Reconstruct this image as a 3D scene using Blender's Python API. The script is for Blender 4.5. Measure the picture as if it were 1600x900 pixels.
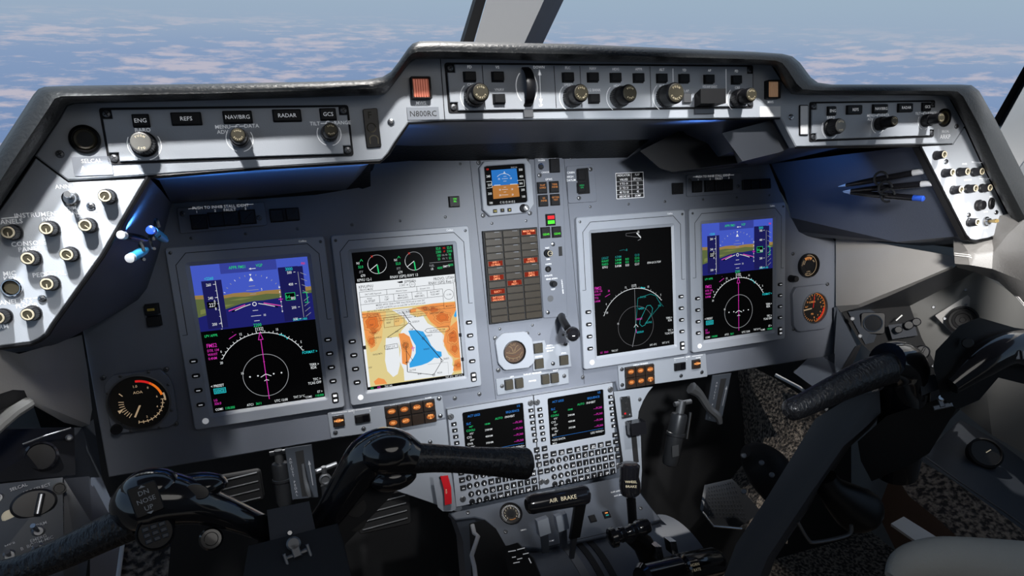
import bpy, math, random
from mathutils import Vector, Matrix
random.seed(7)
sc = bpy.context.scene
for o in list(bpy.data.objects): bpy.data.objects.remove(o)
sc.view_settings.view_transform = 'Standard'; sc.view_settings.look = 'None'
sc.view_settings.gamma = 1; sc.view_settings.use_curve_mapping = False
sc.view_settings.exposure = 0.0
COL = sc.collection
pi = math.pi
# ------------------------------------------------------------------ frames
# Aircraft panel frame: x right, y up along the instrument board, z out of the board towards the pilots (metres).
# The board leans away by 16 degrees; PM takes panel-frame points to the upright world (z up, y forward).
UPY, UPZ = 0.96134, 0.27536
PM = Matrix(((1,0,0,-.504),(0,UPZ,-UPY,0.0),(0,UPY,UPZ,.88),(0,0,0,1)))
FPX, CX, CY = 1018.0, 803.65, 531.24
CAMC = Vector((.1463,.0037,.9666))
CR = Matrix(((.9403,-.0706,.3328),(.1261,.9809,-.1482),(-.3160,.1814,.9313)))   # panel -> camera
_q = CR.to_quaternion(); _q.normalize(); CR = _q.to_matrix(); CRT = CR.transposed()
def ray(px, py): return CRT @ Vector(((px-CX)/FPX, -(py-CY)/FPX, -1))
def S(px, py, z=0.0):                       # where the sight line through a photo point meets the plane z
    d = ray(px, py); return CAMC + d*((z-CAMC.z)/d.z)
def SQ(px, py, p, n):
    d = ray(px, py); return CAMC + d*((Vector(p)-CAMC).dot(n)/d.dot(n))
# ------------------------------------------------------------------ camera
cam = bpy.data.cameras.new('camera'); camo = bpy.data.objects.new('camera', cam); COL.objects.link(camo)
cam.sensor_width = 36; cam.lens = FPX/1600*36; cam.shift_x = -(CX-800)/1600; cam.shift_y = (CY-450)/1600
cam.clip_start = .02; cam.clip_end = 5000
camo.matrix_world = PM @ Matrix.Translation(CAMC) @ CRT.to_4x4()
sc.camera = camo
# ------------------------------------------------------------------ world: hazy sky above a deck of scattered clouds
W = bpy.data.worlds.new('sky'); sc.world = W; W.use_nodes = True
nt = W.node_tree; nt.nodes.clear()
def N(t, **k):
    n = nt.nodes.new(t)
    for a, b in k.items(): setattr(n, a, b)
    return n
def lnk(a, b): nt.links.new(a, b)
tc = N('ShaderNodeTexCoord'); sep = N('ShaderNodeSeparateXYZ'); lnk(tc.outputs['Generated'], sep.inputs[0])
def M(op, a, b=None, c=None, clamp=False):
    n = N('ShaderNodeMath', operation=op); n.use_clamp = clamp
    for i, v in enumerate((a, b, c)):
        if v is None: continue
        if isinstance(v, (int, float)): n.inputs[i].default_value = v
        else: lnk(v, n.inputs[i])
    return n.outputs[0]
zz = sep.outputs['Z']
depth = M('MAXIMUM', M('ADD', M('MULTIPLY', zz, -1), .14), .05)
u_ = M('DIVIDE', sep.outputs['X'], depth); v_ = M('DIVIDE', sep.outputs['Y'], depth)
cb = N('ShaderNodeCombineXYZ'); lnk(M('MULTIPLY', u_, .8), cb.inputs[0]); lnk(v_, cb.inputs[1])
no = N('ShaderNodeTexNoise'); no.inputs['Scale'].default_value = 5.2; no.inputs['Detail'].default_value = 9; no.inputs['Roughness'].default_value = .68
lnk(cb.outputs[0], no.inputs['Vector'])
no2 = N('ShaderNodeTexNoise'); no2.inputs['Scale'].default_value = 1.3; no2.inputs['Detail'].default_value = 3
lnk(cb.outputs[0], no2.inputs['Vector'])
dens = M('ADD', M('MULTIPLY', no.outputs['Fac'], .75), M('MULTIPLY', no2.outputs['Fac'], .55))
cl = N('ShaderNodeMapRange'); cl.inputs['From Min'].default_value = .635; cl.inputs['From Max'].default_value = .77
lnk(dens, cl.inputs['Value'])
fade = N('ShaderNodeMapRange'); fade.inputs['From Min'].default_value = .015; fade.inputs['From Max'].default_value = -.012
lnk(zz, fade.inputs['Value'])
haze = N('ShaderNodeMapRange'); haze.inputs['From Min'].default_value = -.20; haze.inputs['From Max'].default_value = 0.02; haze.inputs['To Min'].default_value = .85; haze.inputs['To Max'].default_value = .35
lnk(zz, haze.inputs['Value'])
cf = M('MULTIPLY', M('MULTIPLY', cl.outputs[0], fade.outputs[0]), haze.outputs[0])
ramp = N('ShaderNodeValToRGB'); r_ = ramp.color_ramp
el = N('ShaderNodeMapRange'); el.inputs['From Min'].default_value = -.3; el.inputs['From Max'].default_value = .5
lnk(zz, el.inputs['Value']); lnk(el.outputs[0], ramp.inputs[0])
r_.elements[0].position = 0; r_.elements[0].color = (.10,.17,.34,1)
r_.elements[1].position = 1; r_.elements[1].color = (.22,.33,.50,1)
for p, c in ((.22,(.175,.27,.48,1)),(.33,(.25,.345,.535,1)),(.375,(.33,.42,.56,1)),(.45,(.36,.47,.575,1)),(.55,(.30,.42,.55,1))):
    e = r_.elements.new(p); e.color = c
mx = N('ShaderNodeMix', data_type='RGBA'); lnk(cf, mx.inputs[0]); lnk(ramp.outputs[0], mx.inputs[6]); mx.inputs[7].default_value = (.74,.62,.63,1)
bg = N('ShaderNodeBackground'); lnk(mx.outputs[2], bg.inputs[0]); bg.inputs[1].default_value = 1.0
wo = N('ShaderNodeOutputWorld'); lnk(bg.outputs[0], wo.inputs[0])
# ------------------------------------------------------------------ lamps (cabin dome lights, map lights, the blue strips under the glareshield, and added fill lights)
def area(name, p, aim, power, size, col=(1,1,1), spread=180):
    l = bpy.data.lights.new(name, 'AREA'); l.shape = 'DISK'; l.size = size; l.energy = power; l.color = col; l.spread = math.radians(spread)
    o = bpy.data.objects.new(name, l); COL.objects.link(o)
    a = PM @ Vector(p); b = PM @ Vector(aim)
    o.location = a; o.rotation_euler = (b-a).to_track_quat('-Z', 'Y').to_euler(); return o
def spot(name, p, aim, power, ang, blend, rad=.02, col=(1,1,1)):
    l = bpy.data.lights.new(name, 'SPOT'); l.energy = power; l.spot_size = math.radians(ang); l.spot_blend = blend; l.shadow_soft_size = rad; l.color = col
    o = bpy.data.objects.new(name, l); COL.objects.link(o)
    a = PM @ Vector(p); b = PM @ Vector(aim)
    o.location = a; o.rotation_euler = (b-a).to_track_quat('-Z', 'Y').to_euler(); return o
for nm_, x_, pw_ in (('dome_lamp_left',.02,25),('dome_lamp_inner_left',.36,22),('dome_lamp_inner_right',.68,24),('dome_lamp_right',1.04,26)):
    spot(nm_, (x_,.48,.70), (x_+(.04 if x_ < .2 else 0),.075,.285), pw_, 31, .7, .02, (1,.99,.97))
spot('map_lamp_left', (-.04,.46,.60), (-.015,.0,.29), 34, 21, .6, .015, (.95,.98,1))
spot('map_lamp_right', (1.12,.46,.60), (1.12,.02,.29), 60, 24, .6, .015, (.95,.98,1))
spot('board_fill', (.40,.10,1.02), (.57,-.18,0), 84, 38, 1.0, .04, (.93,.97,1))  # added spot, no cockpit fixture; its cone shapes the board's bright centre
area('cabin_fill', (.45,.40,1.25), (.5,-.2,0), 1.6, .7, (1,.97,.93))  # broad weak light added to lift the whole cabin
spot('side_fill_right', (.70,.06,.85), (1.25,-.14,.10), 50, 34, 1, .05, (1,.97,.93))  # added fill that brightens the right wall vinyl
spot('side_fill_left', (.14,.30,.95), (-.20,-.20,.18), 20, 22, 1, .05, (1,.97,.93))  # unseen spot put in to lift the left lining
for i_, x_ in enumerate((.01,.09,.17,.25)):
    spot('glareshield_strip_left', (x_,.022,.250), (x_,.11,.19), .9, 96, 1, .006, (.10,.38,1))
spot('glareshield_strip_centre', (.66,.075,.255), (.66,.2,.20), .6, 96, .9, .006, (.15,.38,1))
spot('glareshield_strip_right', (.90,.04,.17), (1.04,.03,.08), .4, 80, 1, .006, (.10,.35,1))
spot('pen_fill_right', (.82,-.02,.50), (1.10,.03,.23), 1.6, 26, 1, .01, (.9,.95,1))  # added to bring up the pens in the right pocket
spot('pen_fill_left', (.10,.02,.45), (.03,-.02,.22), .5, 30, 1, .01, (.85,.93,1))  # likewise added, for the left pocket's pens
spot('pillar_fill', (.62,.36,.95), (.50,.36,-.15), 19, 26, .7, .03, (1,.98,.95))  # added spot to brighten the centre windshield post
sn_ = bpy.data.lights.new('sun', 'SUN'); sn_.energy = 3.0; sn_.angle = .02; sn_.color = (1,.96,.9)
so_ = bpy.data.objects.new('sun', sn_); COL.objects.link(so_); so_.rotation_euler = (math.radians(-48), 0, math.radians(-12))

# ------------------------------------------------------------------ materials
MAT = {}
def mat(name, col, rough=.5, metal=0, spec=.5, emit=0, ecol=None, bump=0, bscale=400, noise=0, nscale=30, coat=0, sheen=0, stretch=None):
    m = bpy.data.materials.new(name); m.use_nodes = True; t = m.node_tree; b = t.nodes['Principled BSDF']
    b.inputs['Base Color'].default_value = (*col, 1); b.inputs['Roughness'].default_value = rough; b.inputs['Metallic'].default_value = metal
    b.inputs['Specular IOR Level'].default_value = spec; b.inputs['Coat Weight'].default_value = coat
    if emit: b.inputs['Emission Color'].default_value = (*(ecol or col), 1); b.inputs['Emission Strength'].default_value = emit
    if bump or noise:
        tc = t.nodes.new('ShaderNodeTexCoord'); mp = t.nodes.new('ShaderNodeMapping'); t.links.new(tc.outputs['Object'], mp.inputs[0])
        if stretch: mp.inputs['Scale'].default_value = stretch
    if noise:
        n = t.nodes.new('ShaderNodeTexNoise'); n.inputs['Scale'].default_value = nscale; n.inputs['Detail'].default_value = 5; t.links.new(mp.outputs[0], n.inputs['Vector'])
        x = t.nodes.new('ShaderNodeMix'); x.data_type = 'RGBA'; t.links.new(n.outputs['Fac'], x.inputs[0])
        x.inputs[6].default_value = (*[c*(1-noise) for c in col], 1); x.inputs[7].default_value = (*[min(1, c*(1+noise)) for c in col], 1)
        t.links.new(x.outputs[2], b.inputs['Base Color'])
    if bump:
        n = t.nodes.new('ShaderNodeTexNoise'); n.inputs['Scale'].default_value = bscale; n.inputs['Detail'].default_value = 3; t.links.new(mp.outputs[0], n.inputs['Vector'])
        u = t.nodes.new('ShaderNodeBump'); u.inputs['Strength'].default_value = bump; u.inputs['Distance'].default_value = .003 if name == 'grip_leather' else .001
        t.links.new(n.outputs['Fac'], u.inputs['Height']); t.links.new(u.outputs[0], b.inputs['Normal'])
    MAT[name] = m; return m
def em(name, col, s=1.0):                    # light-giving marks on a lit screen or lamp
    return mat(name, (.001,.001,.001), .5, emit=s, ecol=col, spec=.04)
mat('board_paint', (.145,.158,.19), .42, noise=.06, bump=.15, bscale=900)
mat('fascia_paint', (.40,.425,.465), .36, noise=.05, bump=.12, bscale=900)
mat('bezel_paint', (.29,.31,.35), .38, noise=.04)
mat('plate_paint', (.25,.27,.305), .38, noise=.05)
mat('pedestal_paint', (.075,.086,.108), .42, noise=.1, bump=.1)
mat('dark_metal', (.03,.032,.036), .35, metal=.5)
mat('seam', (.006,.006,.008), .8)
mat('black_plastic', (.005,.005,.006), .42, spec=.3)
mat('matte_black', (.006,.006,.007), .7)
mat('key_black', (.006,.0065,.008), .5, spec=.3)
mat('leather', (.009,.010,.011), .42, spec=.22, bump=.6, bscale=260)
mat('grip_leather', (.008,.008,.010), .40, bump=1.0, bscale=190, coat=.2, stretch=(1.6,.7,1))
mat('gloss_black', (.008,.008,.010), .12, coat=.6)
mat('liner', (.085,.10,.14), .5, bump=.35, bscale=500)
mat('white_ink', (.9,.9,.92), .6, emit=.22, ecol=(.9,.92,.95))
mat('grey_ink', (.34,.35,.37), .6)
mat('silver_paint', (.62,.63,.66), .3, metal=.3)
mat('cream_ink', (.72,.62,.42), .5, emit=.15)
mat('black_ink', (.008,.008,.01), .6)
mat('yellow_ink', (.6,.42,.05), .5)
mat('gold_cap', (.040,.034,.020), .5, spec=.3)
mat('silver_cap', (.13,.125,.115), .4, metal=.3)
mat('cream_ring', (.50,.44,.32), .4)
mat('steel', (.45,.46,.48), .25, metal=1)
mat('dull_steel', (.16,.165,.175), .42, metal=.8)
mat('brass', (.42,.30,.12), .3, metal=1)
mat('chrome', (.8,.8,.82), .1, metal=1)
mat('knob_black', (.008,.008,.010), .38, spec=.35)
mat('glass_black', (.003,.003,.004), .2, spec=.25)
mat('armrest_vinyl', (.15,.145,.14), .5, bump=.25, bscale=500, noise=.04)
mat('grey_vinyl', (.36,.35,.34), .5, bump=.25, bscale=500, noise=.04)
mat('wall_paint', (.20,.20,.195), .5, bump=.1)
mat('pillar_paint', (.55,.54,.53), .5, bump=.08)
mat('rubber', (.008,.008,.009), .6, spec=.25)
mat('knee_grey', (.035,.038,.046), .45, noise=.05)
mat('console_paint', (.035,.041,.052), .45, noise=.06)
mat('red_paint', (.55,.012,.02), .3)
mat('blue_plastic', (.02,.07,.40), .2, coat=.5)
mat('light_blue', (.05,.35,.70), .3)
mat('annun_brown', (.035,.028,.020), .35, noise=.2, nscale=200)
mat('switch_brown', (.022,.014,.010), .3)
mat('olive_key', (.045,.04,.03), .35)
mat('gauge_face', (.012,.009,.006), .5)
mat('sheepskin', (.45,.42,.36), .9, bump=1, bscale=300)
def carpet_mat():
    m = mat('carpet', (.1,.08,.06), .95); t = m.node_tree; b = t.nodes['Principled BSDF']
    tc = t.nodes.new('ShaderNodeTexCoord'); n = t.nodes.new('ShaderNodeTexNoise'); n.inputs['Scale'].default_value = 150; n.inputs['Detail'].default_value = 3
    t.links.new(tc.outputs['Object'], n.inputs['Vector']); r = t.nodes.new('ShaderNodeValToRGB'); t.links.new(n.outputs['Fac'], r.inputs[0])
    r.color_ramp.elements[0].position = .42; r.color_ramp.elements[0].color = (.014,.010,.008,1); r.color_ramp.elements[1].position = .62; r.color_ramp.elements[1].color = (.20,.16,.125,1)
    t.links.new(r.outputs[0], b.inputs['Base Color'])
    u = t.nodes.new('ShaderNodeBump'); u.inputs['Strength'].default_value = 1; u.inputs['Distance'].default_value = .004; t.links.new(n.outputs['Fac'], u.inputs['Height']); t.links.new(u.outputs[0], b.inputs['Normal'])
carpet_mat()
def glass_mat():
    m = bpy.data.materials.new('clear_glass'); m.use_nodes = True; t = m.node_tree; t.nodes.clear()
    a = t.nodes.new('ShaderNodeBsdfTransparent'); a.inputs[0].default_value = (.97,.98,.98,1); g = t.nodes.new('ShaderNodeBsdfGlossy'); g.inputs['Roughness'].default_value = .03
    x = t.nodes.new('ShaderNodeMixShader'); x.inputs[0].default_value = .0; o = t.nodes.new('ShaderNodeOutputMaterial')
    t.links.new(a.outputs[0], x.inputs[1]); t.links.new(g.outputs[0], x.inputs[2]); t.links.new(x.outputs[0], o.inputs[0]); MAT['clear_glass'] = m
glass_mat()
for n_, c_, s_ in (('e_white',(.75,.78,.8),1),('e_grey',(.30,.31,.33),1),('e_dim',(.13,.13,.14),1),('e_green',(.02,.55,.16),1),('e_cyan',(.02,.55,.60),1),('e_teal',(.015,.28,.27),1),('e_dteal',(.01,.16,.17),1),
    ('e_mag',(.62,.03,.42),1),('e_pink',(.75,.08,.40),1),('e_blue',(.03,.22,.70),1),('e_sky',(.055,.095,.52),1),('e_sky2',(.035,.05,.30),1),('e_ground',(.10,.13,.045),1),('e_ground2',(.17,.20,.06),1),('e_hill',(.30,.19,.06),1),
    ('e_navy',(.012,.014,.14),1),('e_navy2',(.010,.010,.085),1),('e_red',(.75,.02,.01),1),('e_paper',(.80,.83,.86),1),('e_tan',(.72,.60,.27),1),('e_tan2',(.80,.52,.19),1),('e_orange',(.84,.30,.08),1),('e_dorange',(.70,.17,.035),1),
    ('e_lake',(.035,.36,.78),1),('e_ink',(.02,.02,.025),1),('e_brownink',(.30,.13,.04),1),('e_amber',(1.0,.45,.15),1.6),('e_glow',(.45,.13,.03),.9),('e_annun',(.30,.022,.006),.8),('e_annuntxt',(1.0,.36,.18),1.8),('e_lime',(.10,1.0,.05),1.2),('e_redlamp',(1.0,.03,.04),1.2),
    ('e_stbysky',(.02,.16,.50),1),('e_stbyground',(.42,.17,.04),1),('e_gorange',(1.0,.22,.02),.7),('e_gred',(.8,.02,.02),.7),('e_gcream',(.62,.45,.28),.55),('e_lampred',(.55,.14,.08),.5),('e_gorangetxt',(.9,.35,.10),.8),('e_black',(.001,.001,.0012),1),('e_yel',(.7,.6,.15),1)):
    em(n_, c_, s_)
# ------------------------------------------------------------------ mesh builder
GLY = {}
def _prep_glyphs():
    cu = bpy.data.curves.new('t', 'FONT'); cu.resolution_u = 2; ob = bpy.data.objects.new('t', cu); COL.objects.link(ob)
    dg = bpy.context.evaluated_depsgraph_get()
    def width(s):
        cu.body = s; dg.update(); me = bpy.data.meshes.new_from_object(ob.evaluated_get(dg))
        xs = [v.co.x for v in me.vertices]; r = (max(xs)-min(xs)) if xs else 0; return r, me
    wH, m_ = width('HH'); bpy.data.meshes.remove(m_)
    for c in "ABCDEFGHIJKLMNOPQRSTUVWXYZabcdefghijklmnopqrstuvwxyz0123456789/-+.:!<>()°,'*#%=[]^ ":
        cu.offset = .004
        w, m_ = width('H'+c+'H'); bpy.data.meshes.remove(m_)
        _, me = width(c)
        GLY[c] = ([(v.co.x, v.co.y) for v in me.vertices], [tuple(p.vertices) for p in me.polygons], w-wH)
        bpy.data.meshes.remove(me)
    bpy.data.objects.remove(ob); bpy.data.curves.remove(cu)
_prep_glyphs()
def inset(pts, d):
    n = len(pts); out = []
    A = sum(pts[i][0]*pts[(i+1)%n][1]-pts[(i+1)%n][0]*pts[i][1] for i in range(n)); sgn = 1 if A > 0 else -1
    for i in range(n):
        p, q, r = Vector(pts[i-1]), Vector(pts[i]), Vector(pts[(i+1)%n])
        a = (q-p); b = (r-q)
        if a.length < 1e-9 or b.length < 1e-9: out.append(tuple(q)); continue
        a.normalize(); b.normalize(); na = Vector((-a.y, a.x))*sgn; nb = Vector((-b.y, b.x))*sgn
        k = 1+na.dot(nb); m = (na+nb)/max(k, .35); out.append((q.x+m.x*d, q.y+m.y*d))
    return out
def rpoly(pts, r, n=4):
    out = []; L = len(pts)
    for i in range(L):
        p, q, s = Vector(pts[i-1]), Vector(pts[i]), Vector(pts[(i+1)%L])
        rr = min(r, (p-q).length*.45, (s-q).length*.45); a = q+(p-q).normalized()*rr; b = q+(s-q).normalized()*rr
        for k in range(n+1):
            t = k/n; out.append(tuple(a*(1-t)**2+q*2*t*(1-t)+b*t*t))
    return out
def rectp(cx, cy, w, h, r=0, n=3):
    p = [(cx-w/2,cy-h/2),(cx+w/2,cy-h/2),(cx+w/2,cy+h/2),(cx-w/2,cy+h/2)]
    return rpoly(p, r, n) if r else p
def circ(cx, cy, rx, ry=None, n=24, a0=0): ry = ry or rx; return [(cx+rx*math.cos(a0+2*pi*i/n), cy+ry*math.sin(a0+2*pi*i/n)) for i in range(n)]
class MB:
    def __init__(s): s.v = []; s.f = []; s.mi = []; s.ms = []; s.T = None
    def m(s, name):
        if name not in s.ms: s.ms.append(name)
        return s.ms.index(name)
    def add(s, vs, fs, mat):
        b = len(s.v)
        if s.T is not None: vs = [s.T @ Vector(v) for v in vs]
        s.v += [tuple(v) for v in vs]; k = s.m(mat)
        for f in fs: s.f.append(tuple(b+i for i in f)); s.mi.append(k)
        return s
    def poly(s, pts, z, mat):
        A = sum(pts[i][0]*pts[(i+1)%len(pts)][1]-pts[(i+1)%len(pts)][0]*pts[i][1] for i in range(len(pts)))
        if A < 0: pts = pts[::-1]
        return s.add([(p[0], p[1], z) for p in pts], [tuple(range(len(pts)))], mat)
    def rect(s, x0, y0, x1, y1, z, mat): return s.poly([(x0,y0),(x1,y0),(x1,y1),(x0,y1)], z, mat)
    def prism(s, pts, z0, z1, mat, bev=0, top=None, back=True):
        n = len(pts); A = sum(pts[i][0]*pts[(i+1)%n][1]-pts[(i+1)%n][0]*pts[i][1] for i in range(n))
        if A < 0: pts = pts[::-1]
        rings = [[(p[0],p[1],z0) for p in pts], [(p[0],p[1],z1-bev) for p in pts]]
        if bev: rings.append([(p[0],p[1],z1) for p in inset(pts, bev)])
        vs = sum(rings, []); fs = []
        for r in range(len(rings)-1):
            for i in range(n): j = (i+1)%n; fs.append((r*n+i, r*n+j, (r+1)*n+j, (r+1)*n+i))
        if back: fs.append(tuple(range(n-1, -1, -1)))
        s.add(vs, fs, mat); return s.add(rings[-1], [tuple(range(n))], top or mat)
    def box(s, cx, cy, w, h, z0, z1, mat, bev=0, r=0, top=None): return s.prism(rectp(cx, cy, w, h, r), z0, z1, mat, bev, top)
    def frame(s, outer, inner, z0, z1, mat, bev=0):             # plate with a hole; equal point counts
        n = len(outer); zt = z1-bev
        R = [[(p[0],p[1],z0) for p in outer], [(p[0],p[1],zt) for p in outer]]
        if bev: R.append([(p[0],p[1],z1) for p in inset(outer, bev)]); R.append([(p[0],p[1],z1) for p in inset(inner, -bev)])
        R.append([(p[0],p[1],zt if bev else z1) for p in inner]); R.append([(p[0],p[1],z0) for p in inner])
        vs = sum(R, []); fs = []
        for r in range(len(R)-1):
            for i in range(n): j = (i+1)%n; fs.append((r*n+i, r*n+j, (r+1)*n+j, (r+1)*n+i))
        return s.add(vs, fs, mat)
    def line(s, pts, w, z, mat, close=False):
        if close: pts = list(pts)+[pts[0]]
        pts = [Vector(p[:2]) for p in pts]; n = len(pts); L = []; R = []
        for i in range(n):
            a = (pts[i]-pts[i-1]) if i else (pts[1]-pts[0]); b = (pts[i+1]-pts[i]) if i < n-1 else a
            a = a.normalized() if a.length else Vector((1,0)); b = b.normalized() if b.length else a
            na = Vector((-a.y,a.x)); nb = Vector((-b.y,b.x)); m = (na+nb)/max(1+na.dot(nb), .4)
            L.append(pts[i]+m*w/2); R.append(pts[i]-m*w/2)
        vs = [(p.x,p.y,z) for p in R]+[(p.x,p.y,z) for p in L]
        return s.add(vs, [(i,i+1,n+i+1,n+i) for i in range(n-1)], mat)
    def arc(s, cx, cy, r, a0, a1, w, z, mat, n=24, ry=None):
        ry = ry or r
        return s.line([(cx+r*math.cos(math.radians(a0+(a1-a0)*i/n)), cy+ry*math.sin(math.radians(a0+(a1-a0)*i/n))) for i in range(n+1)], w, z, mat)
    def disc(s, cx, cy, r, z, mat, n=24, ry=None): return s.poly(circ(cx, cy, r, ry, n), z, mat)
    def lathe(s, prof, mats, n=24, c=(0,0), knurl=None, cap=True):
        vs = []; fs = {}; k = len(prof)
        for j, (r, z) in enumerate(prof):
            for i in range(n):
                a = 2*pi*i/n; rr = r
                if knurl and knurl[0] <= j <= knurl[1]: rr = r*(1-(knurl[2] if i % 2 else 0))
                vs.append((c[0]+rr*math.cos(a), c[1]+rr*math.sin(a), z))
        for j in range(k-1):
            mname = mats if isinstance(mats, str) else mats[j]
            fs.setdefault(mname, []).extend([(j*n+i, j*n+(i+1)%n, (j+1)*n+(i+1)%n, (j+1)*n+i) for i in range(n)])
        for mname, F in fs.items():
            used = sorted({i for f in F for i in f}); mp = {u: q for q, u in enumerate(used)}
            s.add([vs[u] for u in used], [tuple(mp[i] for i in f) for f in F], mname)
        if cap: s.add(vs[(k-1)*n:], [tuple(range(n))], mats if isinstance(mats, str) else mats[-1])
        return s
    def tube(s, pts, rad, mat, n=12, cap=True, flat=1.0):
        pts = [Vector(p) for p in pts]; vs = []; L = len(pts); up = None
        for i, p in enumerate(pts):
            t = (pts[min(i+1, L-1)]-pts[max(i-1, 0)]).normalized()
            if up is None:
                up = Vector((0,0,1)) if abs(t.z) < .9 else Vector((0,1,0))
            a = t.cross(up).normalized(); b = a.cross(t).normalized(); up = b
            r = rad[i] if isinstance(rad, (list, tuple)) else rad
            for k in range(n):
                th = 2*pi*k/n; vs.append(p+a*r*math.cos(th)+b*r*flat*math.sin(th))
        fs = [(i*n+k, i*n+(k+1)%n, (i+1)*n+(k+1)%n, (i+1)*n+k) for i in range(L-1) for k in range(n)]
        if cap: fs += [tuple(range(n-1,-1,-1)), tuple((L-1)*n+k for k in range(n))]
        return s.add(vs, fs, mat)
    def loft(s, rows, mat, close=False):
        n = len(rows[0]); vs = [Vector(p) for r in rows for p in r]
        fs = [(r*n+i, r*n+(i+1)%n, (r+1)*n+(i+1)%n, (r+1)*n+i) for r in range(len(rows)-1) for i in range(n if close else n-1)]
        return s.add(vs, fs, mat)
    def hull(s, a, b, mat):                                       # closed solid between two equal 3-D outlines
        n = len(a); return s.add(list(a)+list(b), [(i,(i+1)%n,n+(i+1)%n,n+i) for i in range(n)]+[tuple(range(n-1,-1,-1)), tuple(range(n,2*n))], mat)
    def text(s, t, x, y, h, z, mat, al='c', rot=0, sx=1.0):
        k = h/.72*.82; w = sum(GLY.get(c, GLY['-'])[2] for c in t)*k*sx; ox = {'c': -w/2, 'l': 0, 'r': -w}[al]; ca, sa = math.cos(rot), math.sin(rot)
        for c in t:
            V, F, adv = GLY.get(c, GLY['-'])
            if V:
                pts = [((ox+vx*k*sx), (vy*k-h*.41)) for vx, vy in V]
                s.add([(x+a*ca-b*sa, y+a*sa+b*ca, z) for a, b in pts], F, mat)
            ox += adv*k*sx
        return s
    def mesh(s, name, sharp=32):
        me = bpy.data.meshes.new(name); me.from_pydata(s.v, [], s.f)
        for m_ in s.ms: me.materials.append(MAT[m_])
        me.polygons.foreach_set('material_index', s.mi); me.polygons.foreach_set('use_smooth', [True]*len(s.f))
        me.validate(); me.update(); me.set_sharp_from_angle(angle=math.radians(sharp)); return me
def ob(name, data, parent=None, loc=(0,0,0), rot=None, label=None):
    o = bpy.data.objects.new(name, data); COL.objects.link(o)
    m = Matrix.Translation(loc) @ (rot.to_4x4() if rot else Matrix.Identity(4))
    if parent is None: o.matrix_world = PM @ m
    else: o.parent = parent; o.matrix_local = m
    if label: o['label'] = label
    return o
def part(name, mb, parent, loc=(0,0,0), rot=None, label=None, sharp=32):
    return ob(name, mb if isinstance(mb, bpy.types.Mesh) else mb.mesh(name, sharp), parent, loc, rot, label)
def thing(name, label, cat, loc=(0,0,0), rot=None, group=None):
    o = ob(name, None, None, loc, rot); o.empty_display_size = .02; o['label'] = label; o['category'] = cat
    if group: o['group'] = group
    return o
def tag(o, label, cat, group=None):
    o['label'] = label; o['category'] = cat
    if group: o['group'] = group
    return o
def struct(name, mb, loc=(0,0,0)):
    o = part(name, mb, None, loc); o['kind'] = 'structure'; return o
def dup(o, parent=None, loc=None, label=None):
    c = o.copy(); COL.objects.link(c)
    if parent: c.parent = parent
    if loc is not None: c.matrix_world = PM @ Matrix.Translation(loc)
    if label: c['label'] = label
    for ch in list(o.children): dup(ch, c)
    return c
def crop(x0, y0, s): return lambda X, Y: (x0+X/s, y0+Y/s)
class Unit:                                    # a thing standing on a plane of the panel; photo points -> its own flat coordinates
    def __init__(s, name, label, cat, c, z, group=None):
        s.z = z; s.o = S(c[0], c[1], z); s.root = thing(name, label, cat, s.o, None, group)
    def l(s, p, dz=0.0): q = S(p[0], p[1], s.z+dz); return (q.x-s.o.x, q.y-s.o.y)
    def ls(s, ps, dz=0.0): return [s.l(p, dz) for p in ps]
# shared small parts
def screw_mesh(r, m='steel'):
    b = MB(); b.lathe([(r,0),(r,r*.25),(r*.8,r*.5),(r*.35,r*.62)], m, 16)
    for a in (0, pi/2): b.T = Matrix.Rotation(a+.5, 4, 'Z'); b.rect(-r*.62,-r*.12,r*.62,r*.12,r*.63,'black_ink')
    b.T = None; return b.mesh('screw')
SCREW = screw_mesh(.0036); SCREWD = screw_mesh(.0034, 'dull_steel'); SCREWS = screw_mesh(.0022, 'dull_steel')
def screws(U, pts, me=None, dz=0.0, k=1.0):
    for p in pts:
        x, y = U.l(p, dz); o = part('screw', me or SCREW, U.root, (x, y, dz), Matrix.Rotation(random.random()*3, 3, 'Z'))
# ================================================================== SETTING
ZB, ZF = -.010, .286                       # board face, fascia face
def P3(px, py, z): return tuple(S(px, py, z))
# --- centre windshield post and right side post
def post(name, px_top, px_bot, z, wd, mats):
    pass
b = MB()
def bar(b, pts, z0, z1, mat):              # solid between the same outline seen at two depths (z0 near)
    A = [P3(x, y, z0) for x, y in pts]; d = Vector(A[0]); off = Vector((0,0,z1-z0)); b.hull(A, [tuple(Vector(a)+off) for a in A], mat); return b
ZW = -.12
A = [P3(714,160,ZW), P3(776,162,ZW), P3(905,-120,ZW), P3(795,-120,ZW)]
Bk = [tuple(Vector(a)+Vector((.012 if i in (0,3) else -.0,0,-.05))) for i, a in enumerate(A)]
b.hull(A, Bk, 'pillar_paint')
A2 = [P3(776,162,ZW), P3(803,163,ZW-.035), P3(938,-120,ZW-.035), P3(905,-120,ZW)]
b.add(A2+[tuple(Vector(a)+Vector((0,0,-.05))) for a in A2], [(0,1,2,3),(4,5,1,0),(1,5,6,2),(7,6,5,4),(3,2,6,7),(0,3,7,4)], 'knee_grey')
struct('trim_1', b)
b = MB(); A3 = [P3(695,160,ZW-.004), P3(713,160,ZW-.004), P3(794,-120,ZW-.004), P3(780,-120,ZW-.004)]
b.hull(A3, [tuple(Vector(a)+Vector((0,0,-.03))) for a in A3], 'rubber'); struct('trim_2', b)
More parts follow.
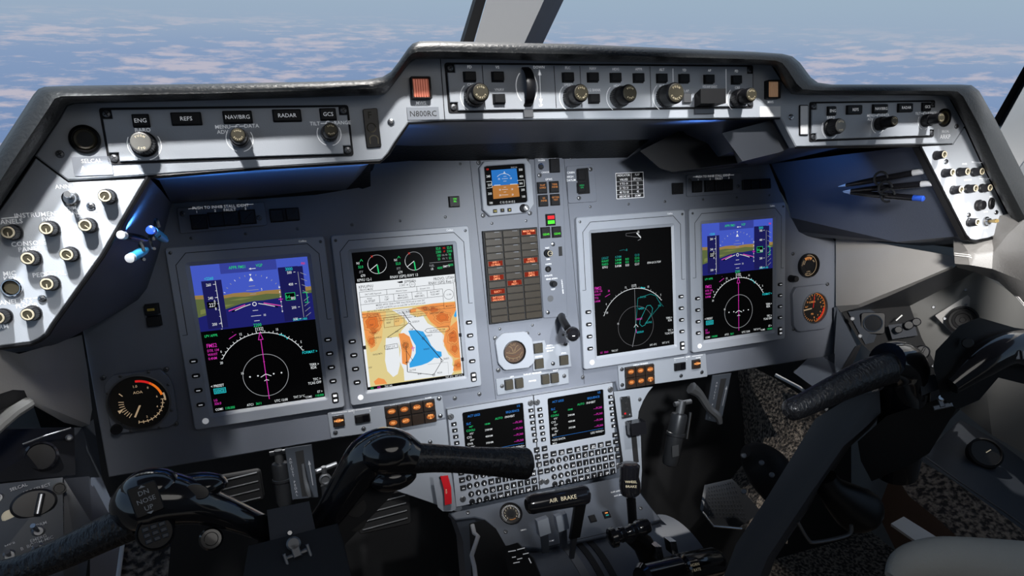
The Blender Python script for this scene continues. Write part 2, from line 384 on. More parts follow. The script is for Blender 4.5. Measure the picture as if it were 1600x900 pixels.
# right side window post, sill and lining
b = MB(); ZR = .14
b.hull([P3(1553,186,ZR),P3(1562,204,ZR),P3(1640,60,ZR),P3(1640,32,ZR)], [P3(1556,190,ZR-.06),P3(1566,208,ZR-.06),P3(1650,60,ZR-.06),P3(1650,32,ZR-.06)], 'rubber'); struct('trim_3', b)
b = MB()
b.hull([P3(1556,195,ZR-.01),P3(1563,206,ZR+.02),P3(1640,66,ZR+.02),P3(1640,46,ZR-.01)], [P3(1556,195,ZR-.05),P3(1563,206,ZR-.05),P3(1640,66,ZR-.05),P3(1640,46,ZR-.05)], 'dark_metal'); struct('trim_4', b)
b = MB()
b.loft([[P3(1563,202,.16),P3(1645,55,.16),P3(1720,-60,.16)],[P3(1592,262,.20),P3(1690,120,.26),P3(1780,0,.3)],[P3(1640,400,.33),P3(1720,330,.45),P3(1830,260,.55)]], 'pillar_paint')
struct('wall_right_upper', b)
# --- cabin shell (world-upright boxes behind and around the pilots)
def wbox(b, x0, x1, y0, y1, z0, z1, mat):   # world box
    inv = PM.inverted(); vs = [inv @ Vector((x, y, z)) for x in (x0,x1) for y in (y0,y1) for z in (z0,z1)]
    return b.add(vs, [(0,1,3,2),(4,6,7,5),(0,4,5,1),(2,3,7,6),(0,2,6,4),(1,5,7,3)], mat)
struct('floor', wbox(MB(), -.98,.98,-1.6,.75,-.03,0,'carpet'))
struct('ceiling', wbox(MB(), -.98,.98,-1.6,-.12,1.62,1.65,'wall_paint'))
struct('wall_back', wbox(MB(), -.98,.98,-1.63,-1.6,0,1.65,'wall_paint'))
struct('wall_left', wbox(MB(), -1.0,-.98,-1.6,.75,0,.90,'wall_paint'))
struct('wall_right', wbox(MB(), .98,1.0,-1.6,.75,0,.90,'wall_paint'))
struct('wall_front', wbox(MB(), -.98,.98,.75,.78,0,.86,'matte_black'))
# windshield panes
b = MB(); g0 = [P3(-250,240,.0),P3(733,100,ZW-.02),P3(795,-120,ZW-.02),P3(-150,-120,.0)]
b.hull(g0, [tuple(Vector(a)+Vector((0,0,-.006))) for a in g0], 'clear_glass'); struct('window_1', b)
b = MB(); g0 = [P3(834,102,ZW-.04),P3(1556,215,ZR-.06),P3(1650,32,ZR-.06),P3(1700,-120,ZR-.06),P3(938,-120,ZW-.04)]
b.hull(g0, [tuple(Vector(a)+Vector((0,0,-.006))) for a in g0], 'clear_glass'); struct('window_2', b)
# ================================================================== GLARESHIELD
gs = thing('glareshield', 'black leather padded coaming with brushed grey fascia running across the whole cockpit above the displays', 'glareshield', (.504,.1,.286))
GO = Vector((.504,.1,.286))
def G(px, py, z): return tuple(S(px, py, z)-GO)
hood = [((-60,330),(-50,400)),((0,228),(24,285)),((30,182),(54,242)),((52,148),(92,186)),((60,139),(104,165)),((70,135.5),(114,161)),((110,134),(160,160.5)),((320,131),(320,157)),((500,127.5),(500,151)),((575,124.5),(585,149)),((598,120),(600,147.5)),((611,112),(607,142)),((624,95),(620,124)),((638,75),(637,101)),((645,68),(643,95)),((655,64.5),(650,92.5)),((680,64),(688,92)),((900,69),(900,96)),((1180,81),(1180,101)),((1222,84),(1205,102.5)),((1238,88),(1211,106)),((1250,98),(1217,117)),((1267,121),(1228,137)),((1278,129),(1237,147)),((1300,132),(1262,148)),((1500,132),(1470,149)),((1518,133),(1480,150)),((1530,142),(1487,157)),((1556,188),(1508,196)),((1591,257),(1540,266)),((1625,325),(1584,350)),((1660,410),(1592,366))]
rows = []
prof = [(0,.280,0),(0,.302,0),(.16,.318,0),(.42,.326,0),(.68,.324,0),(.88,.316,0)]
for t, z, _ in prof: rows.append([G(i[0]+(o[0]-i[0])*t, i[1]+(o[1]-i[1])*t, z) for o, i in hood])
def edge(o, i, z, dz, dy):
    p = S(o[0], o[1], z); n = (Vector(o)-Vector(i)).normalized(); up = Vector((n.x, -n.y, 0)); q = p - up*dy + Vector((0,0,dz)); return tuple(q-GO)
rows.append([edge(o, i, .300, 0, 0) for o, i in hood]); rows.append([edge(o, i, .300, -.02, .004) for o, i in hood]); rows.append([edge(o, i, .300, -.06, .016) for o, i in hood]); rows.append([edge(o, i, .300, -.16, .045) for o, i in hood])
rows.append([edge(o, i, .300, -.36, .10) for o, i in hood])
b = MB(); b.loft(rows, 'leather'); part('leather_padding', b, gs, sharp=60)
fasc = [(54,243),(92,186),(104,164),(118,160),(160,159),(320,155),(500,150),(596,146),(607,139),(620,122),(637,99),(650,90),(688,90),(1180,99),(1206,101),(1228,136),(1238,146),(1262,147),(1470,148),(1482,149),(1508,197),(1490,224),(1244,229.5),(1220,184),(1178,184.5),(695,188),(638,192),(617,222),(606,240),(597,250),(400,262.5),(106,282)]
b = MB(); b.prism([G(x,y,ZF)[:2] for x,y in fasc], -.012, 0, 'fascia_paint', .0012)
b.line([G(x,y,ZF)[:2] for x,y in ((688,92),(695,187))], .0008, .0004, 'seam')
part('fascia_panel', b, gs, label='brushed light grey fascia')
wl = [(-60,405),(24,288),(54,243),(106,282),(232,276.5),(160,400),(84,506),(74,522),(62,531),(48,537),(0,543),(-70,549)]
wr = [(1508,197),(1540,266),(1584,350),(1582,358),(1545,373),(1526,376.5),(1516,375),(1509,368),(1437,227.5),(1490,224)]
def inset_px(pts): return pts
for nm, pl in (('left', wl), ('right', wr)):
    b = MB(); q = [G(x,y,ZF)[:2] for x,y in pl]; b.prism(q, -.012, -.003, 'seam'); b.prism(inset(q, .0016 if sum(q[i][0]*q[(i+1)%len(q)][1]-q[(i+1)%len(q)][0]*q[i][1] for i in range(len(q))) > 0 else .0016), -.004, 0, 'fascia_paint', .0008)
    part('side_panel', b, gs, label='brushed silver %s wing panel' % nm)
b = MB()
wrb = [(1437,227.5),(1509,368),(1516,375),(1526,376.5)]
# underside liner: fascia lower lip back to the board
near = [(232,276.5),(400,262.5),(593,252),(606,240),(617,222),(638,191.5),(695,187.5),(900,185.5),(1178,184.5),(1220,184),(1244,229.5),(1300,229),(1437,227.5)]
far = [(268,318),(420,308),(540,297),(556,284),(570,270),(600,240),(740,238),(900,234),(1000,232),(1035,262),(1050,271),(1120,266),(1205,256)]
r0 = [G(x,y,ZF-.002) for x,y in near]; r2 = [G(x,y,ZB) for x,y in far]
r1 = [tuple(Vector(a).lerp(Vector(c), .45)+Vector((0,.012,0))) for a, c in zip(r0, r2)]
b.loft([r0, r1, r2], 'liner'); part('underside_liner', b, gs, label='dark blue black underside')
# lip thickness seen as black edge
b = MB(); lip = [G(x,y,ZF-.003) for x,y in near]; b.tube(lip, .0022, 'black_plastic', 8); part('edge_trim', b, gs)
# side wells (pen pockets)
nl = [(232,276.5),(160,400),(84,506),(74,522),(62,531),(48,537),(0,543)]
ml = [(252,298),(200,404),(150,500),(110,528),(90,537),(60,546),(10,553)]
fl = [(268,318),(246,402),(230,450),(216,468),(184,488),(140,508),(100,520)]
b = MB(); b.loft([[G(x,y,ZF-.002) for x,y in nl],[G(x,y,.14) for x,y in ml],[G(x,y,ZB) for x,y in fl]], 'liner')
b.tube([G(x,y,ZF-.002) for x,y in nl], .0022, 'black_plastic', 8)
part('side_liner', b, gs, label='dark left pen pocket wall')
nr = [(1437,227.5),(1470,292),(1509,368),(1517,376),(1528,377),(1560,370)]
mr = [(1330,240),(1370,310),(1400,378),(1440,384),(1480,382),(1540,376)]
fr = [(1205,256),(1226,300),(1236,340),(1248,362),(1262,369),(1320,373)]
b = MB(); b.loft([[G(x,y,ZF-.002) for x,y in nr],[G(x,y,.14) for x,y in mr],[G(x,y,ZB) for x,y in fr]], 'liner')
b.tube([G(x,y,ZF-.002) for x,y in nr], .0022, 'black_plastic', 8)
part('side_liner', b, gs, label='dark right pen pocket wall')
# dark box and grey cover hanging under the right half of the coaming
U = Unit('stowage_cover', 'dark grey box cover hanging under the coaming between the centre and right upper displays', 'cover', (1175,225), .10)
b = MB(); b.hull([tuple(Vector(P3(x,y,.27))-U.o) for x,y in ((1128,208),(1205,188),(1232,232),(1218,238),(1160,252))],[tuple(Vector(P3(x,y,.06))-U.o) for x,y in ((1128,208),(1200,192),(1215,246),(1190,256),(1150,256))],'knee_grey'); part('cover', b, U.root)
b = MB(); b.hull([tuple(Vector(P3(x,y,.12))-U.o) for x,y in ((1000,236),(1060,205),(1128,206),(1160,254),(1050,268),(1030,262))],[tuple(Vector(P3(x,y,.0))-U.o) for x,y in ((1000,236),(1060,225),(1128,226),(1170,258),(1050,270),(1032,264))],'matte_black'); part('recess', b, U.root, label='black recess beside the cover')
# ================================================================== INSTRUMENT BOARD
ip = thing('instrument_board', 'wide grey metal instrument board carrying the four flight displays and gauges', 'instrument panel', (.504,-.1,ZB))
IO = Vector((.504,-.1,ZB))
def I(px, py, z=ZB): return tuple((S(px,py,z)-IO)[:2])
X0, X1 = -.115, 1.135
bd = [I(126,500),(X0-.504,-.302+.1),I(517,687),I(700,656),I(700,640),I(962,597),I(966,611),I(1023,600),(X1-.504,-.302+.1),(X1-.504,S(1305,360,ZB).y+.1),I(1236,340),I(1200,250),I(1000,225),I(740,232),I(600,232),I(560,268),I(540,290),I(262,308)]
bd[1] = (X0-.504, -.300+.1)
b = MB(); b.prism(bd, -.014, 0, 'board_paint', .0015)
for p, q in (((733,240),(776,636)),((880,236),(913,600))): b.line([I(*p), I(*q)], .0007, .0003, 'seam')
# dark bevel below the lower lip
part('board_plate', b, ip)
for x, y in ((299,372),(384,365),(465,357.5),(550,351),(625,345),(696,339),(719,256),(768.6,349),(822,345),(892,247),(922,323),(982,319),(1039,315),(1098.6,311.6),(1151,308.5),(1202,305),(781,514),(832,508),(842.5,521.6),(880,522.7)):
    q = S(x, y, ZB); part('screw', SCREWS, ip, (q.x-.504, q.y+.1, 0))
for x, y in ((710.6,622),(749,615.6),(910.6,589.5)):
    q = S(x, y, ZB); part('screw', SCREWD, ip, (q.x-.504, q.y+.1, 0))
# ================================================================== FASCIA UNITS
ZP = ZF+.002
def knob_mesh(r, h, face='gold_cap', r2=None, h1=None, txt=('PUSH','SELECT'), pointer=False, n=28):
    """black ribbed control knob; two-tier when r2 is given"""
    b = MB()
    if r2:
        b.lathe([(r*.9,0),(r,h1*.12),(r,h1*.85),(r*.92,h1),(r2,h1),(r2,h*.93),(r2*.88,h)], 'knob_black', n*2, knurl=(1,2,.07))
        rf = r2*.86
    else:
        b.lathe([(r*1.12,0),(r*1.12,h*.12),(r,h*.2),(r*.96,h*.9),(r*.86,h)], 'knob_black', n*2, knurl=(2,3,.07)); rf = r*.84
    return b.mesh('knob'), rf
def cap_mesh(r, face, txt):
    b = MB(); b.lathe([(r,0),(r,.0006),(r*.9,.001)], face, 24)
    for j, w in enumerate(txt):
        n = len(w)
        for i, ch in enumerate(w):
            a = (pi/2 - (i-(n-1)/2)*.42) if j == 0 else (-pi/2+(i-(n-1)/2)*.42)
            b.text(ch, .66*r*math.cos(a), .66*r*math.sin(a), r*.27, .0012, 'cream_ink', rot=a-pi/2 if j == 0 else a+pi/2)
    return b.mesh('knob_cap')
def put_knob(U, face_px, r, h, cap='gold_cap', txt=('PUSH','SYNC'), r2=None, h1=None, arcs=True, name='knob', label=None):
    x, y = U.l(face_px, h); r *= .74; r2 = r2 and r2*.74; me, rf = knob_mesh(r, h, r2=r2, h1=h1)
    k = part(name, me, U.root, (x, y, 0), label=label); part('knob_cap', cap_mesh(rf, cap, txt), k, (0,0,h), label='gold lettered cap')
    if arcs:
        b = MB(); b.arc(x, y, r*1.35, 150, 250, .0006, .0005, 'white_ink', 12); b.arc(x, y, r*1.35, -70, 30, .0006, .0005, 'white_ink', 12); part('index_mark', b, U.root)
    return x, y
def key(b, x, y, w, h, t=.0035, m='key_black'): b.box(x, y, w, h, 0, t, m, .0008, .0012)
def button(U, px, w, h, txt=None, t=.0035, m='key_black', th=None, name='push_button', ink='white_ink', label=None):
    x, y = U.l(px); b = MB(); b.box(0, 0, w+.0016, h+.0016, 0, .0006, 'seam', 0, .001); b.box(0, 0, w, h, 0, t, m, .0008, .0012)
    if txt:
        L = txt.split('|'); th = th or h*.36
        for i, s_ in enumerate(L): b.text(s_, 0, ((len(L)-1)/2-i)*th*1.35, th, t+.0002, ink)
    return part(name, b, U.root, (x, y, 0), label=label)
# ---- display control panels (left built, right copied)
def dcp(quad, label):
    cx = sum(p[0] for p in quad)/4; cy = sum(p[1] for p in quad)/4
    U = Unit('display_control_panel', label, 'control panel', (cx, cy), ZP-.002, 'display control panels on the outer fascia')
    q = U.ls(quad); w = (q[1][0]+q[2][0]-q[0][0]-q[3][0])/2; h = (q[0][1]+q[1][1]-q[2][1]-q[3][1])/2
    b = MB(); b.box(0, 0, w, h, 0, .0008, 'seam', 0, .003)
    c = .0075; W2, H2 = w/2-.0022, h/2-.0022
    o = [(-W2+c,-H2),(W2-c,-H2),(W2-c,-H2+c),(W2,-H2+c),(W2,H2-c),(W2-c,H2-c),(W2-c,H2),(-W2+c,H2),(-W2+c,H2-c),(-W2,H2-c),(-W2,-H2+c),(-W2+c,-H2+c)]
    b.prism(o, 0, .003, 'fascia_paint', .0006); part('faceplate', b, U.root)
    for sx in (-1,1):
        for sy in (-1,1): part('screw', SCREWD, U.root, (sx*(W2-.0032), sy*(H2-.0032), .0008))
    U.z += .003; U.o = U.o + Vector((0,0,.003))
    # everything below is placed on the plate top
    return U, w, h
UL, wL, hL = dcp([(168,172),(554,161),(561,241),(181,260)], 'long display control panel with labelled keys on the left fascia above the pilot displays')
def pbtn(U, px, w, h, txt):
    x, y = U.l(px); b = MB(); b.box(0,0,w+.0012,h+.0012,0,.0005,'seam',0,.001); b.box(0,0,w,h,0,.0032,'key_black',.0007,.001); b.text(txt,0,0,h*.42,.0034,'white_ink'); part('push_button', b, U.root, (x,y,.003))
mpx = .6716/1018*1.0
for px, wpx, t in (((220.5,189),25,'ENG'),((291.5,186),46,'REFS'),((371.5,183.5),44,'NAV/BRG'),((448.5,181),43,'RADAR'),((512.5,179),24,'GCS')):
    a = UL.l((px[0]-wpx/2, px[1])); c_ = UL.l((px[0]+wpx/2, px[1])); pbtn(UL, px, c_[0]-a[0], .0105, t)
for o in UL.root.children: pass
b = MB()
def lt(U, b, t, px, h, al='c', ink='white_ink', z=.0002, rot=0, sx=1.0):
    x, y = U.l(px); b.text(t, x, y, h, z, ink, al, rot, sx)
def ll(U, b, pts, w, ink='white_ink', z=.0002): b.line(U.ls(pts), w, z, ink)
for t, p in (('BARO',(223,203)),('MENU',(348,198)),('DATA',(393,196.5)),('ADV',(348,206)),('TILT',(492,193)),('RANGE',(535,191.5))): lt(UL, b, t, p, .0042)
ll(UL, b, [(361,198),(371,197.6)], .0006); ll(UL, b, [(374,197.5),(382,197)], .0006); b.arc(*UL.l((372.5,199)), .0025, 60, 210, .0006, .0002, 'white_ink', 8)
ll(UL, b, [(501,193),(511,192.6)], .0006); ll(UL, b, [(514,192.4),(521,192)], .0006); b.arc(*UL.l((513,193.5)), .0025, 60, 210, .0006, .0002, 'white_ink', 8)
part('legend', b, UL.root, (0,0,.003))
UL.root.location = UL.root.location
def kn(U, face, r, h, cap, txt, r2=None, h1=None):
    r *= 1.12; r2 = r2 and r2*1.12
    x, y = U.l(face, h); r *= .74; r2 = r2 and r2*.74; me, rf = knob_mesh(r, h, r2=r2, h1=h1); k = part('knob', me, U.root, (x,y,.003)); part('knob_cap', cap_mesh(rf, cap, txt), k, (0,0,h))
    b = MB(); b.arc(x, y, r*1.38, 150, 250, .0006, .0002, 'white_ink', 12); b.arc(x, y, r*1.38, -80, 30, .0006, .0002, 'white_ink', 12); part('index_mark', b, U.root, (0,0,.003))
kn(UL, (220,222), .0118, .016, 'silver_cap', ('PUSH','STD'))
kn(UL, (372,211), .0102, .024, 'gold_cap', ('PUSH','SELECT'), .0082, .010)
kn(UL, (517,203), .0098, .024, 'gold_cap', ('PUSH','AUTO'), .0082, .010)
qr = [S(x,y,ZP) for x,y in ((1268.7,157),(1460,157.6),(1458,216),(1268.7,219.6))]
rc = sum(qr, Vector())/4
RR = dup(UL.root, None, (rc.x, rc.y, ZP-.002), 'long display control panel with labelled keys on the right fascia above the co-pilot pocket')
# ---- flight guidance panel
FU = Unit('flight_guidance_panel', 'wide silver autopilot panel of knobs and keys in the raised middle of the coaming', 'control panel', (935,138), ZP-.002)
q = FU.ls([(694,98),(1176,107),(1176,173.5),(695,177)]); w = q[1][0]-q[0][0]; h = q[0][1]-q[3][1]; FX = (q[0][0]+q[1][0])/2; FY = (q[0][1]+q[3][1])/2
b = MB(); b.box(FX, FY, w, h, 0, .0008, 'seam', 0, .003); c = .008; x0, x1, y0, y1 = FX-w/2+.002, FX+w/2-.002, FY-h/2+.002, FY+h/2-.002
b.prism([(x0+c,y0),(x1-c,y0),(x1-c,y0+c),(x1,y0+c),(x1,y1-c),(x1-c,y1-c),(x1-c,y1),(x0+c,y1),(x0+c,y1-c),(x0,y1-c),(x0,y0+c),(x0+c,y0+c)], 0, .003, 'fascia_paint', .0006)
part('faceplate', b, FU.root)
for sx, sy in ((x0+.0035,y0+.0035),(x0+.0035,y1-.0035),(x1-.0035,y0+.0035),(x1-.0035,y1-.0035)): part('screw', SCREWD, FU.root, (sx,sy,.0008))
FU.z += .003; FU.o = FU.o+Vector((0,0,.003))
def fk(px): return FU.l(px)
b = MB()
for xp in (756,867.5,907.6,1016.6):
    x, _ = FU.l((xp,140)); b.line([(x,y0+.001),(x,y1-.001)], .0007, .0002, 'seam')
for xp in (1052,1134.6):
    x, _ = FU.l((xp,140)); b.line([(x,y0+.003),(x,y1-.003)], .0006, .0002, 'white_ink')
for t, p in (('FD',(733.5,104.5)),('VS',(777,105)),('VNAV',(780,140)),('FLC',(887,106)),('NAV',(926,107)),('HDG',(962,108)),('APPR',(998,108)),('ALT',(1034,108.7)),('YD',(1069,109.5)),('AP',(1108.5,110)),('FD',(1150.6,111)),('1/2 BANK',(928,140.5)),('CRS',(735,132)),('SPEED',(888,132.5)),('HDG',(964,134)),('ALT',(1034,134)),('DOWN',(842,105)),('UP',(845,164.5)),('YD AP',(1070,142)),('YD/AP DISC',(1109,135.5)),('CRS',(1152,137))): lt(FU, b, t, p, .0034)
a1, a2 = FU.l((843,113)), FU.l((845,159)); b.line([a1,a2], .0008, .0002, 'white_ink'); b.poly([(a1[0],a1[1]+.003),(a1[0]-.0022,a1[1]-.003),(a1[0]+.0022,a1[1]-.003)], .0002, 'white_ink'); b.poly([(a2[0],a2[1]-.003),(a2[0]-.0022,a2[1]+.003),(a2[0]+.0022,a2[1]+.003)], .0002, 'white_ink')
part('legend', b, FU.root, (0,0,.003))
for px in ((735,119),(779,119),(781,154),(889,120),(928,120),(963.6,120.5),(999.5,121),(1036,121.5),(1070.6,122),(1109.7,123),(1152.7,124),(929.6,153.5)):
    x, y = FU.l(px, .004); bb = MB(); bb.box(0,0,.0135,.0105,0,.0004,'seam'); bb.box(0,0,.0122,.0092,0,.005,'key_black',.0008,.001); part('push_button', bb, FU.root, (x,y,.003))
x, y = FU.l((1072,154)); bb = MB(); bb.box(0,0,.011,.011,0,.003,'dull_steel',.0008,.001); part('push_button', bb, FU.root, (x,y,.003), label='small silver key')
def fkn(px, r, h, r2, h1, txt):
    r *= 1.28; r2 *= 1.28
    x, y = FU.l(px, h); r *= .74; r2 = r2 and r2*.74; me, rf = knob_mesh(r, h, r2=r2, h1=h1); k = part('knob', me, FU.root, (x,y,.003)); part('knob_cap', cap_mesh(rf, 'gold_cap', txt), k, (0,0,h))
    bb = MB(); bb.arc(x, y, r*1.3, 130, 240, .0006, .0002, 'white_ink', 12); part('index_mark', bb, FU.root, (0,0,.003))
fkn((751,144), .0118, .024, .0098, .010, ('PUSH','DIRECT')); fkn((908,145), .0118, .024, .0098, .010, ('PUSH','IAS/MCH')); fkn((984,145.4), .0118, .026, .0100, .011, ('PUSH','SYNC')); fkn((1056,145), .0130, .022, .0122, .006, ('PUSH','CANCEL')); fkn((1174,148), .0110, .026, .0088, .012, ('PUSH','DIRECT'))
# pitch thumbwheel
x, y = FU.l((823,136)); bb = MB(); bb.T = Matrix.Translation((x,y,0)) @ Matrix.Rotation(pi/2, 4, 'Y') @ Matrix.Translation((0,0,-.005))
bb.lathe([(.020,0),(.0215,.0015),(.0215,.0085),(.020,.010)], 'knob_black', 40, knurl=(1,2,.06)); part('thumbwheel', bb, FU.root, (0,0,-.004))
bb = MB(); bb.arc(x, y, .012, 125, 235, .0010, .0002, 'white_ink', 12, ry=.017); bb.arc(x, y, .012, -55, 55, .0010, .0002, 'white_ink', 12, ry=.017); bb.box(x, y-.027, .011, .008, 0, .001, 'dull_steel', .0004); part('wheel_guard', bb, FU.root, (0,0,.003))
# disconnect bar
x, y = FU.l((1113,149), .016); bb = MB(); bb.hull([(x-.013,y-.010,0),(x+.013,y-.010,0),(x+.013,y+.004,0),(x-.013,y+.004,0)],[(x-.017,y-.009,.018),(x+.017,y-.009,.018),(x+.017,y+.007,.018),(x-.017,y+.007,.018)],'rubber'); bb.box(x,y-.015,.026,.006,0,.002,'dull_steel',.0005); part('disconnect_bar', bb, FU.root, (0,0,.003), label='black rubber disconnect bar')
# ---- warning lamps, placards
def mws(px, w, h, label, mname):
    U = Unit('warning_lamp', label, 'warning lamp', px, ZP-.002, 'master warning lamps beside the autopilot panel')
    b = MB(); o = rectp(0,0,w,h,.0015); i = rectp(0,0,w*.82,h*.84,.001); b.frame(o, i, 0, .007, 'black_plastic', .0006); part('bezel', b, U.root)
    b = MB(); b.box(0,0,w*.83,h*.85,0,.0035,mname)
    for k in range(7): b.box(-w*.36+k*w*.12, 0, w*.05, h*.8, .0035, .0048, mname, .0006)
    part('lens', b, U.root, label='ribbed translucent lens'); return U
m = mat('lens_copper', (.62,.20,.13), .25, metal=.35, emit=.10, ecol=(.9,.3,.2)); m = mat('lens_gold', (.55,.36,.22), .25, metal=.35, emit=.10, ecol=(.8,.5,.3))
mws((656.5,139), .0205, .0215, 'square copper warning lamp left of the autopilot panel', 'lens_copper')
mws((1204,141), .0195, .0215, 'square golden warning lamp right of the autopilot panel', 'lens_gold')
def placard(name, label, px, w, h, bg, lines, z=ZF, cat='placard', group=None):
    U = Unit(name, label, cat, px, z, group); b = MB(); b.box(0,0,w,h,0,.0008,bg,.0002)
    for t, x, y, hh, ink in lines: b.text(t, x, y, hh, .001, ink)
    part('plate', b, U.root) if False else None
    o = U.root; me = b.mesh(name); n = bpy.data.objects.new(name, me); COL.objects.link(n); n.matrix_world = o.matrix_world.copy(); n.matrix_world = PM @ Matrix.Translation(U.o)
    for k_ in ('label','category','group'):
        if k_ in o: n[k_] = o[k_]
    nm = o.name; bpy.data.objects.remove(o); n.name = nm; return n
placard('registration_placard', 'small grey N800RC placard below the copper warning lamp', (661,177.5), .033, .0125, 'plate_paint', [('N800RC',0,0,.0068,'black_ink')])
placard('lamp_caption', 'small white MWS caption under the copper warning lamp', (657.5,161), .014, .005, 'fascia_paint', [('MWS',0,0,.004,'white_ink')])
placard('lamp_caption', 'small white MWS caption under the golden warning lamp', (1203,159.5), .012, .005, 'fascia_paint', [('MWS',0,0,.0034,'white_ink')])
mat('placard_white', (.8,.8,.8), .5)
placard('registration_placard', 'small glaring white placard below the golden warning lamp', (1203,174.5), .031, .0125, 'placard_white', [])
placard('selcal_placard', 'small grey SELCAL ARKP placard on the left fascia below the round lamp', (145,259.5), .030, .0165, 'bezel_paint', [('SELCAL',0,.0045,.0042,'white_ink'),('ARKP',0,-.0025,.0072,'white_ink')])
placard('selcal_placard', 'small grey SELCAL ARKP placard on the right fascia beside the outer knob', (1476,210.5), .026, .0165, 'fascia_paint', [('SELCAL',0,.0045,.0036,'white_ink'),('ARKP',0,-.0025,.0070,'white_ink')])
def round_lamp(px, label):
    U = Unit('map_light', label, 'lamp', px, ZP-.002, 'round map lights at the outer ends of the fascia'); b = MB(); b.lathe([(.0122,0),(.0122,.002),(.0107,.003),(.0100,.001)], 'black_plastic', 32, cap=False); part('ring', b, U.root)
    b = MB(); b.lathe([(.0092,.0008),(.0081,.0022),(.0063,.0016)], 'gold_cap', 32, cap=False); b.disc(0,0,.0065,.0012,'gauge_face'); b.disc(0,0,.0100,.0006,'seam'); part('lens', b, U.root)
round_lamp((133,218), 'round dark lamp with olive ring at the left end of the fascia'); round_lamp((1474.5,184), 'round dark lamp partly behind the outermost knob at the right end of the fascia')
for p in ((94,241),(611,191),(1235.5,183),(1494,197.5)):
    q = S(p[0],p[1],ZF); part('screw', SCREWD if p[0] in (94,1494) else SCREW, gs, tuple(q-GO))
U = Unit('marker_lamp_strip', 'tall narrow dark window with faint letters at the inner end of the left fascia', 'indicator', (580.5,200.5), ZF)
b = MB(); b.prism(rpoly(U.ls([(566,171),(589,169),(596,230),(573,232)]), .002), 0, .002, 'glass_black', .0005); b.text('F',*U.l((578,180)),.008,.0022,'e_orangedim') if 'e_orangedim' in MAT else b.text('F',*U.l((577,180)),.0080,.0022,'gold_cap')
x, y = U.l((580,200)); b.arc(x,y,.0042,0,360,.0010,.0022,'gold_cap'); x, y = U.l((584,219)); b.arc(x,y,.0042,20,160,.0012,.0022,'gold_cap'); b.line([(x-.004,y+.002),(x-.004,y-.004)],.0012,.0022,'gold_cap'); b.line([(x+.004,y+.002),(x+.004,y-.004)],.0012,.0022,'gold_cap'); part('window', b, U.root)
U = Unit('marker_lamp_strip', 'tall narrow pale window at the inner end of the right fascia', 'indicator', (1255,188), ZF)
b = MB(); q = rpoly(U.ls([(1248,164),(1262,164),(1262,212),(1248,212)]), .002); b.prism(q, 0, .0015, 'black_plastic', .0004); b.prism(inset(q,.0012), .001, .0022, 'placard_white', .0004); part('window', b, U.root)
# ---- dimmer knobs and switches on the wing panels
def dimmer_mesh():
    b = MB(); b.lathe([(.0078,0),(.0078,.003),(.0070,.0045),(.0068,.0145),(.0062,.016)], 'knob_black', 40, knurl=(2,3,.08)); return b.mesh('dimmer_knob')
DIM = dimmer_mesh()
bb = MB(); bb.lathe([(.0057,0),(.0057,.0006),(.0053,.0010),(.0042,.0010),(.0040,.0004)], 'cream_ring', 28, cap=False); bb.disc(0,0,.0042,.0003,'gold_cap'); bb.line([(0,0),(0,-.0042)],.0009,.0012,'cream_ring'); DCAP = bb.mesh('pointer_cap')
def dimmer(px, label, grp, rot=0.0, k=.88):
    q = S(px[0], px[1], ZF+.016); o = ob('dimmer_knob', DIM, None, (q.x,q.y,ZF)); tag(o, label, 'knob', grp)
    c = part('pointer_cap', DCAP, o, (0,0,.016), Matrix.Rotation(rot,3,'Z'), label='cream ringed cap')
    o.scale = (k,k,k) if k != 1 else (1,1,1); return o
gl = 'dimmer knobs on the left wing panel'; gr = 'dimmer knobs on the right wing panel'
for p, t, r in (((163,306),'black dimmer knob topmost on the left wing panel beside the toggle',-.6),((11,363),'black dimmer knob under the word PANELS at the left picture edge',0),((71,357),'black dimmer knob in the middle below INSTRUMENT PANEL lettering',0),((132,352),'black dimmer knob right of the middle one below INSTRUMENT PANEL lettering',.8),((42,404),'black dimmer knob under CONSOLE PANEL lettering',.7),((103,398),'black dimmer knob right of the CONSOLE PANEL knob',.8),((72,444),'black dimmer knob under PEDESTAL lettering',0),((42,492),'lowest black dimmer knob near the bottom of the left wing panel',.3),((-5,497),'black dimmer knob cut by the left picture edge low on the wing panel',0)): dimmer(p, t, gl, r)
for p, t in (((1479,241),'topmost black dimmer knob alone on the right wing panel'),((1492,269),'upper row left dimmer knob of the right wing panel'),((1515.5,267.5),'upper row middle dimmer knob of the right wing panel'),((1538,267.5),'upper row right dimmer knob of the right wing panel'),((1505.5,296),'lower row left dimmer knob of the right wing panel'),((1528,294),'lower row middle dimmer knob of the right wing panel'),((1550.5,293),'lower row right dimmer knob of the right wing panel'),((1531,347),'lowest dimmer knob beside the brass toggle on the right wing panel')): dimmer(p, t, gr, .3, .80)
def toggle(px, tip, label, m='steel', L=.020):
    q = S(px[0],px[1],ZF); t = S(tip[0],tip[1],ZF+L)-q; r = thing('toggle_switch', label, 'switch', q)
    b = MB(); b.lathe([(.0068,0),(.0068,.002),(.0052,.003),(.0045,.006),(.003,.006)], 'steel', 24); part('collar', b, r)
    b = MB(); b.tube([(0,0,.004), t*.5, t*.9, t], [.0016,.0022,.0030,.0026], m, 12); part('lever', b, r); return r
toggle((111,310), (105,303), 'small metal toggle switch at the top of the left wing panel')
toggle((1540,346), (1558,345), 'brass tipped toggle switch low on the right wing panel', 'brass', .024)
